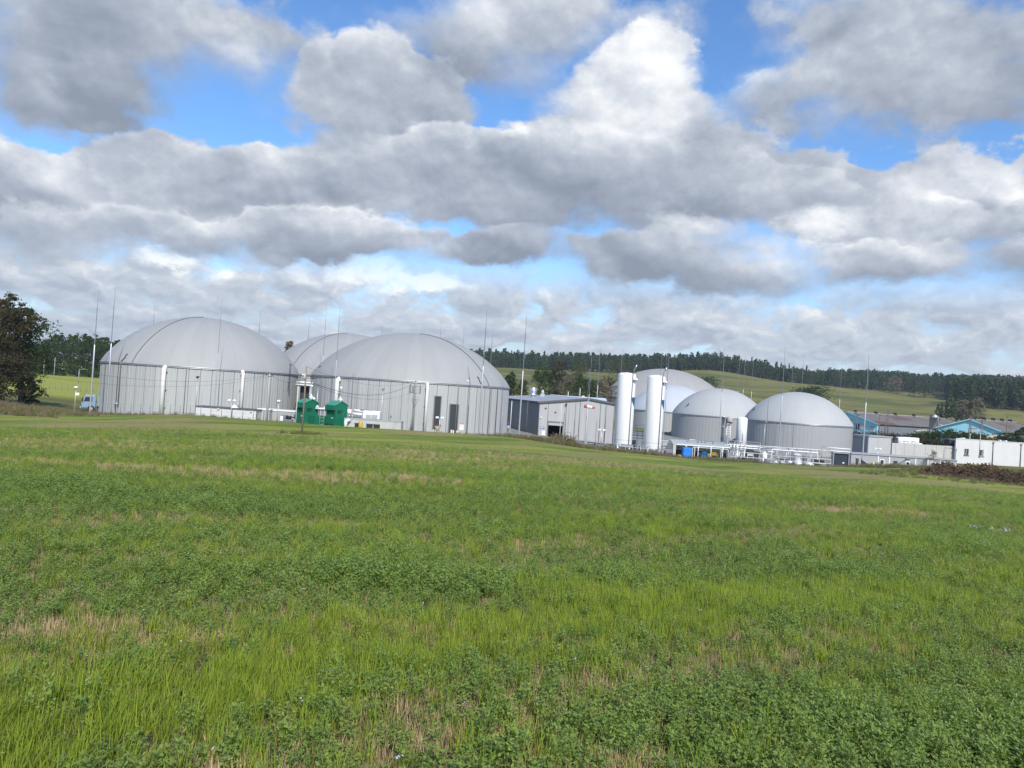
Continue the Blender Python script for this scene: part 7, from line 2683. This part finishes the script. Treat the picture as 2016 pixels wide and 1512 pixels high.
MB().box((0, 0, 0), (2.6, .9, .35), .15, (-.12, 'Y'), bev=.1).build('pale_log', mat('pale_wood', (.38, .34, .27), .9, .2, 2), None, 'pale log lying above the brown bushes left of the silo', None, 'log', loc=(p.x, 158.0, p.z))
# bare sapling before the concrete wall
p = V(1798, 904, 110.0)
base = -.9
hh = zat(1800, 880, 110.0) - base
me, L = crown_mesh('crown', 5, hh, 1.3, hh * .45, 60, .07, LM['pale'], 5)
t = thing('sapling', 'bare thin sapling before the concrete wall', 'tree', (p.x, 104.8, base))
for nm, mm in (('trunk', trunk_mesh('trunk', 5, L, hh, .035, BARK)), ('crown', me)):
    o = bpy.data.objects.new(nm, mm)
    COL.objects.link(o)
    o.parent = t


def brush_pile():
    """long heap of cut brown brushwood beside the earth track"""
    rng = random.Random(31)
    a, b = V(1818, 930, 80.0), V(2130, 950, 70.0)
    t = thing('brush_pile', 'long heap of brown cut brushwood beside the earth track at the right', 'heap', (a.x, a.y, 0))
    d = flat(b) - flat(a)
    L = d.length
    dn = d.normalized()
    sd = Vector((-dn.y, dn.x, 0))
    core, cf = [], []
    N, Mx = 60, 9

    def hgt(f):
        return (1.72 * min(1, f * 5.5) ** .6) * (.88 + .16 * math.sin(f * 19) + .08 * math.sin(f * 47))
    for i in range(N + 1):
        f = i / N
        for j in range(Mx):
            g = j / (Mx - 1)
            q = flat(a) + dn * L * f + sd * (g - .5) * 4.6
            z = G(q.x, q.y) - .15 + hgt(f) * .8 * math.sin(math.pi * g) + rng.uniform(-.06, .06)
            core.append((q.x - a.x, q.y - a.y, z))
    cf = [(i * Mx + j, i * Mx + j + 1, (i + 1) * Mx + j + 1, (i + 1) * Mx + j) for i in range(N) for j in range(Mx - 1)]
    MB().add(core, cf, True).build('earth_core', mat('dark_brush_core', (.045, .032, .022), .95, .3, 3, bump=.6), t)
    vs, fs, v2, f2 = [], [], [], []
    for k in range(5200):
        f, g = rng.random(), rng.uniform(.02, .98)
        q = flat(a) + dn * L * f + sd * (g - .5) * 4.6
        z = G(q.x, q.y) - .1 + hgt(f) * .85 * math.sin(math.pi * g)
        c = Vector((q.x - a.x, q.y - a.y, z))
        dr = (dn * rng.gauss(0, 1) + sd * rng.gauss(0, .7) + Vector((0, 0, rng.uniform(-.1, .9)))).normalized()
        ln = rng.uniform(.25, .75)
        w = dr.orthogonal().normalized() * rng.uniform(.012, .03)
        n = len(vs)
        vs += [tuple(c - w), tuple(c + w), tuple(c + dr * ln + w * .3), tuple(c + dr * ln - w * .3)]
        fs.append((n, n + 1, n + 2, n + 3))
        if k % 2 == 0:
            leaf_faces(v2, f2, rng, c + dr * ln * .7, rng.uniform(.08, .17))
    MB().add(vs, fs).build('twigs', leaf_mat('brown_twig', (.10, .066, .042), (.28, .20, .13), .1, gloss=0, rnd=.2, nscale=.6), t)['kind'] = 'stuff'
    MB().add(v2, f2).build('dead_leaves', leaf_mat('dead_leaf', (.075, .048, .028), (.17, .112, .062), .2, gloss=0, rnd=.2, nscale=.7), t)['kind'] = 'stuff'


brush_pile()


def weeds():
    rng = random.Random(12)
    c_dry = bpy.data.collections.new('tall_dry')
    c_grn = bpy.data.collections.new('tall_green')
    md = leaf_mat('dry_weed', (.13, .10, .058), (.34, .28, .17), .15, rnd=.5, gloss=.02)
    mg = leaf_mat('rank_weed', (.09, .11, .03), (.20, .21, .06), .2, rnd=.5, gloss=.02)
    for v in range(4):
        for coll, m_ in ((c_dry, md), (c_grn, mg)):
            vs, fs = [], []
            for i in range(46):
                r, a = .32 * math.sqrt(rng.random()), rng.uniform(0, 6.28)
                blade(vs, fs, rng, r * math.cos(a), r * math.sin(a), rng.uniform(.25, .75), rng.uniform(.015, .03), rng.uniform(.05, .7), rng.gauss(.6, 1.2), .6, 2)
            for i in range(14):
                leaf_faces(vs, fs, rng, Vector((rng.gauss(0, .18), rng.gauss(0, .18), rng.uniform(.2, .7))), rng.uniform(.03, .07))
            proto('weed_clump', vs, fs, m_, coll)
    rs = np.random.default_rng(8)
    D, Gn = [], []

    def strip(u0, u1, y0, y1, n, s0, s1, dry):
        uu, yy = rs.uniform(u0, u1, n), rs.uniform(y0, y1, n)
        xx = np.array([V(a, 725 + (a - 393) * .0673, b).x for a, b in zip(uu, yy)])
        s = rs.uniform(s0, s1, n) * (.6 + .8 * vnoise(xx * .3, yy * .3, 4))
        k = rs.random(n) < dry
        arr = np.stack([xx, yy, terrain(xx, yy) - .03, s], 1)
        D.append(arr[k])
        Gn.append(arr[~k])
    strip(-120, 120, 70.5, 90, 1500, .45, 1.0, .7)
    strip(90, 200, 76, 89, 420, .3, .75, .7)
    strip(195, 300, 83.5, 90, 300, .3, .65, .8)
    strip(300, 620, 84.5, 89, 420, .35, .7, .5)
    strip(840, 1010, 86, 93, 300, .4, .8, .6)
    strip(1000, 1210, 90.5, 98, 900, .5, 1.2, .6)
    strip(1095, 1135, 93, 96, 90, 1.2, 2.0, .6)
    strip(1205, 1500, 93.5, 99.5, 900, .5, 1.1, .65)
    strip(1480, 1700, 93, 99, 380, .35, .7, .8)
    strip(1680, 1850, 92, 100, 420, .4, .9, .45)
    strip(1780, 2100, 82, 88, 260, .5, 1.0, .4)
    strip(1700, 2050, 66, 76, 240, .3, .6, .5)
    # rank grass round the foot of the wooden pole
    q = PW.location
    for k in range(60):
        x, y = q.x + rs.normal(0, .9), q.y + rs.normal(0, .5)
        Gn.append(np.array([[x, y, float(terrain(x, y)) - .03, rs.uniform(.25, .5)]]))
    for nm, lst, coll, lab in (('dry_weeds', D, c_dry, 'tall dry brown weeds along the edge of the field'), ('rank_weeds', Gn, c_grn, 'tall olive green weeds along the edge of the field')):
        a = np.concatenate(lst)
        rot = np.zeros((len(a), 3))
        rot[:, 2] = rs.normal(0, 1.2, len(a))
        o = scatter(nm, a[:, :3], rot, a[:, 3], coll, lab)
        o['category'] = 'weeds'


weeds()

# ------------------------------------------------------------------ thin autumn haze
def haze():
    zt, zb = 75.0, -1.0
    me_z = min(v.co.z for v in ground.data.vertices)
    mb_ = MB().box((0, 4300, (zt + me_z - 1.5) / 2), (31000, 10600, zt - me_z + 1.5))
    m = bpy.data.materials.new('haze')
    m.use_nodes = True
    t = m.node_tree
    t.nodes.clear()
    out = t.nodes.new('ShaderNodeOutputMaterial')
    v = t.nodes.new('ShaderNodeVolumePrincipled')
    v.inputs['Color'].default_value = (.80, .87, .95, 1)
    v.inputs['Density'].default_value = 0.0002
    v.inputs['Anisotropy'].default_value = 0.2
    t.links.new(v.outputs[0], out.inputs['Volume'])
    o = mb_.build('haze', m)
    o['kind'] = 'stuff'
    o['label'] = 'thin pale haze in the air over the fields'
    o['category'] = 'haze'


haze()
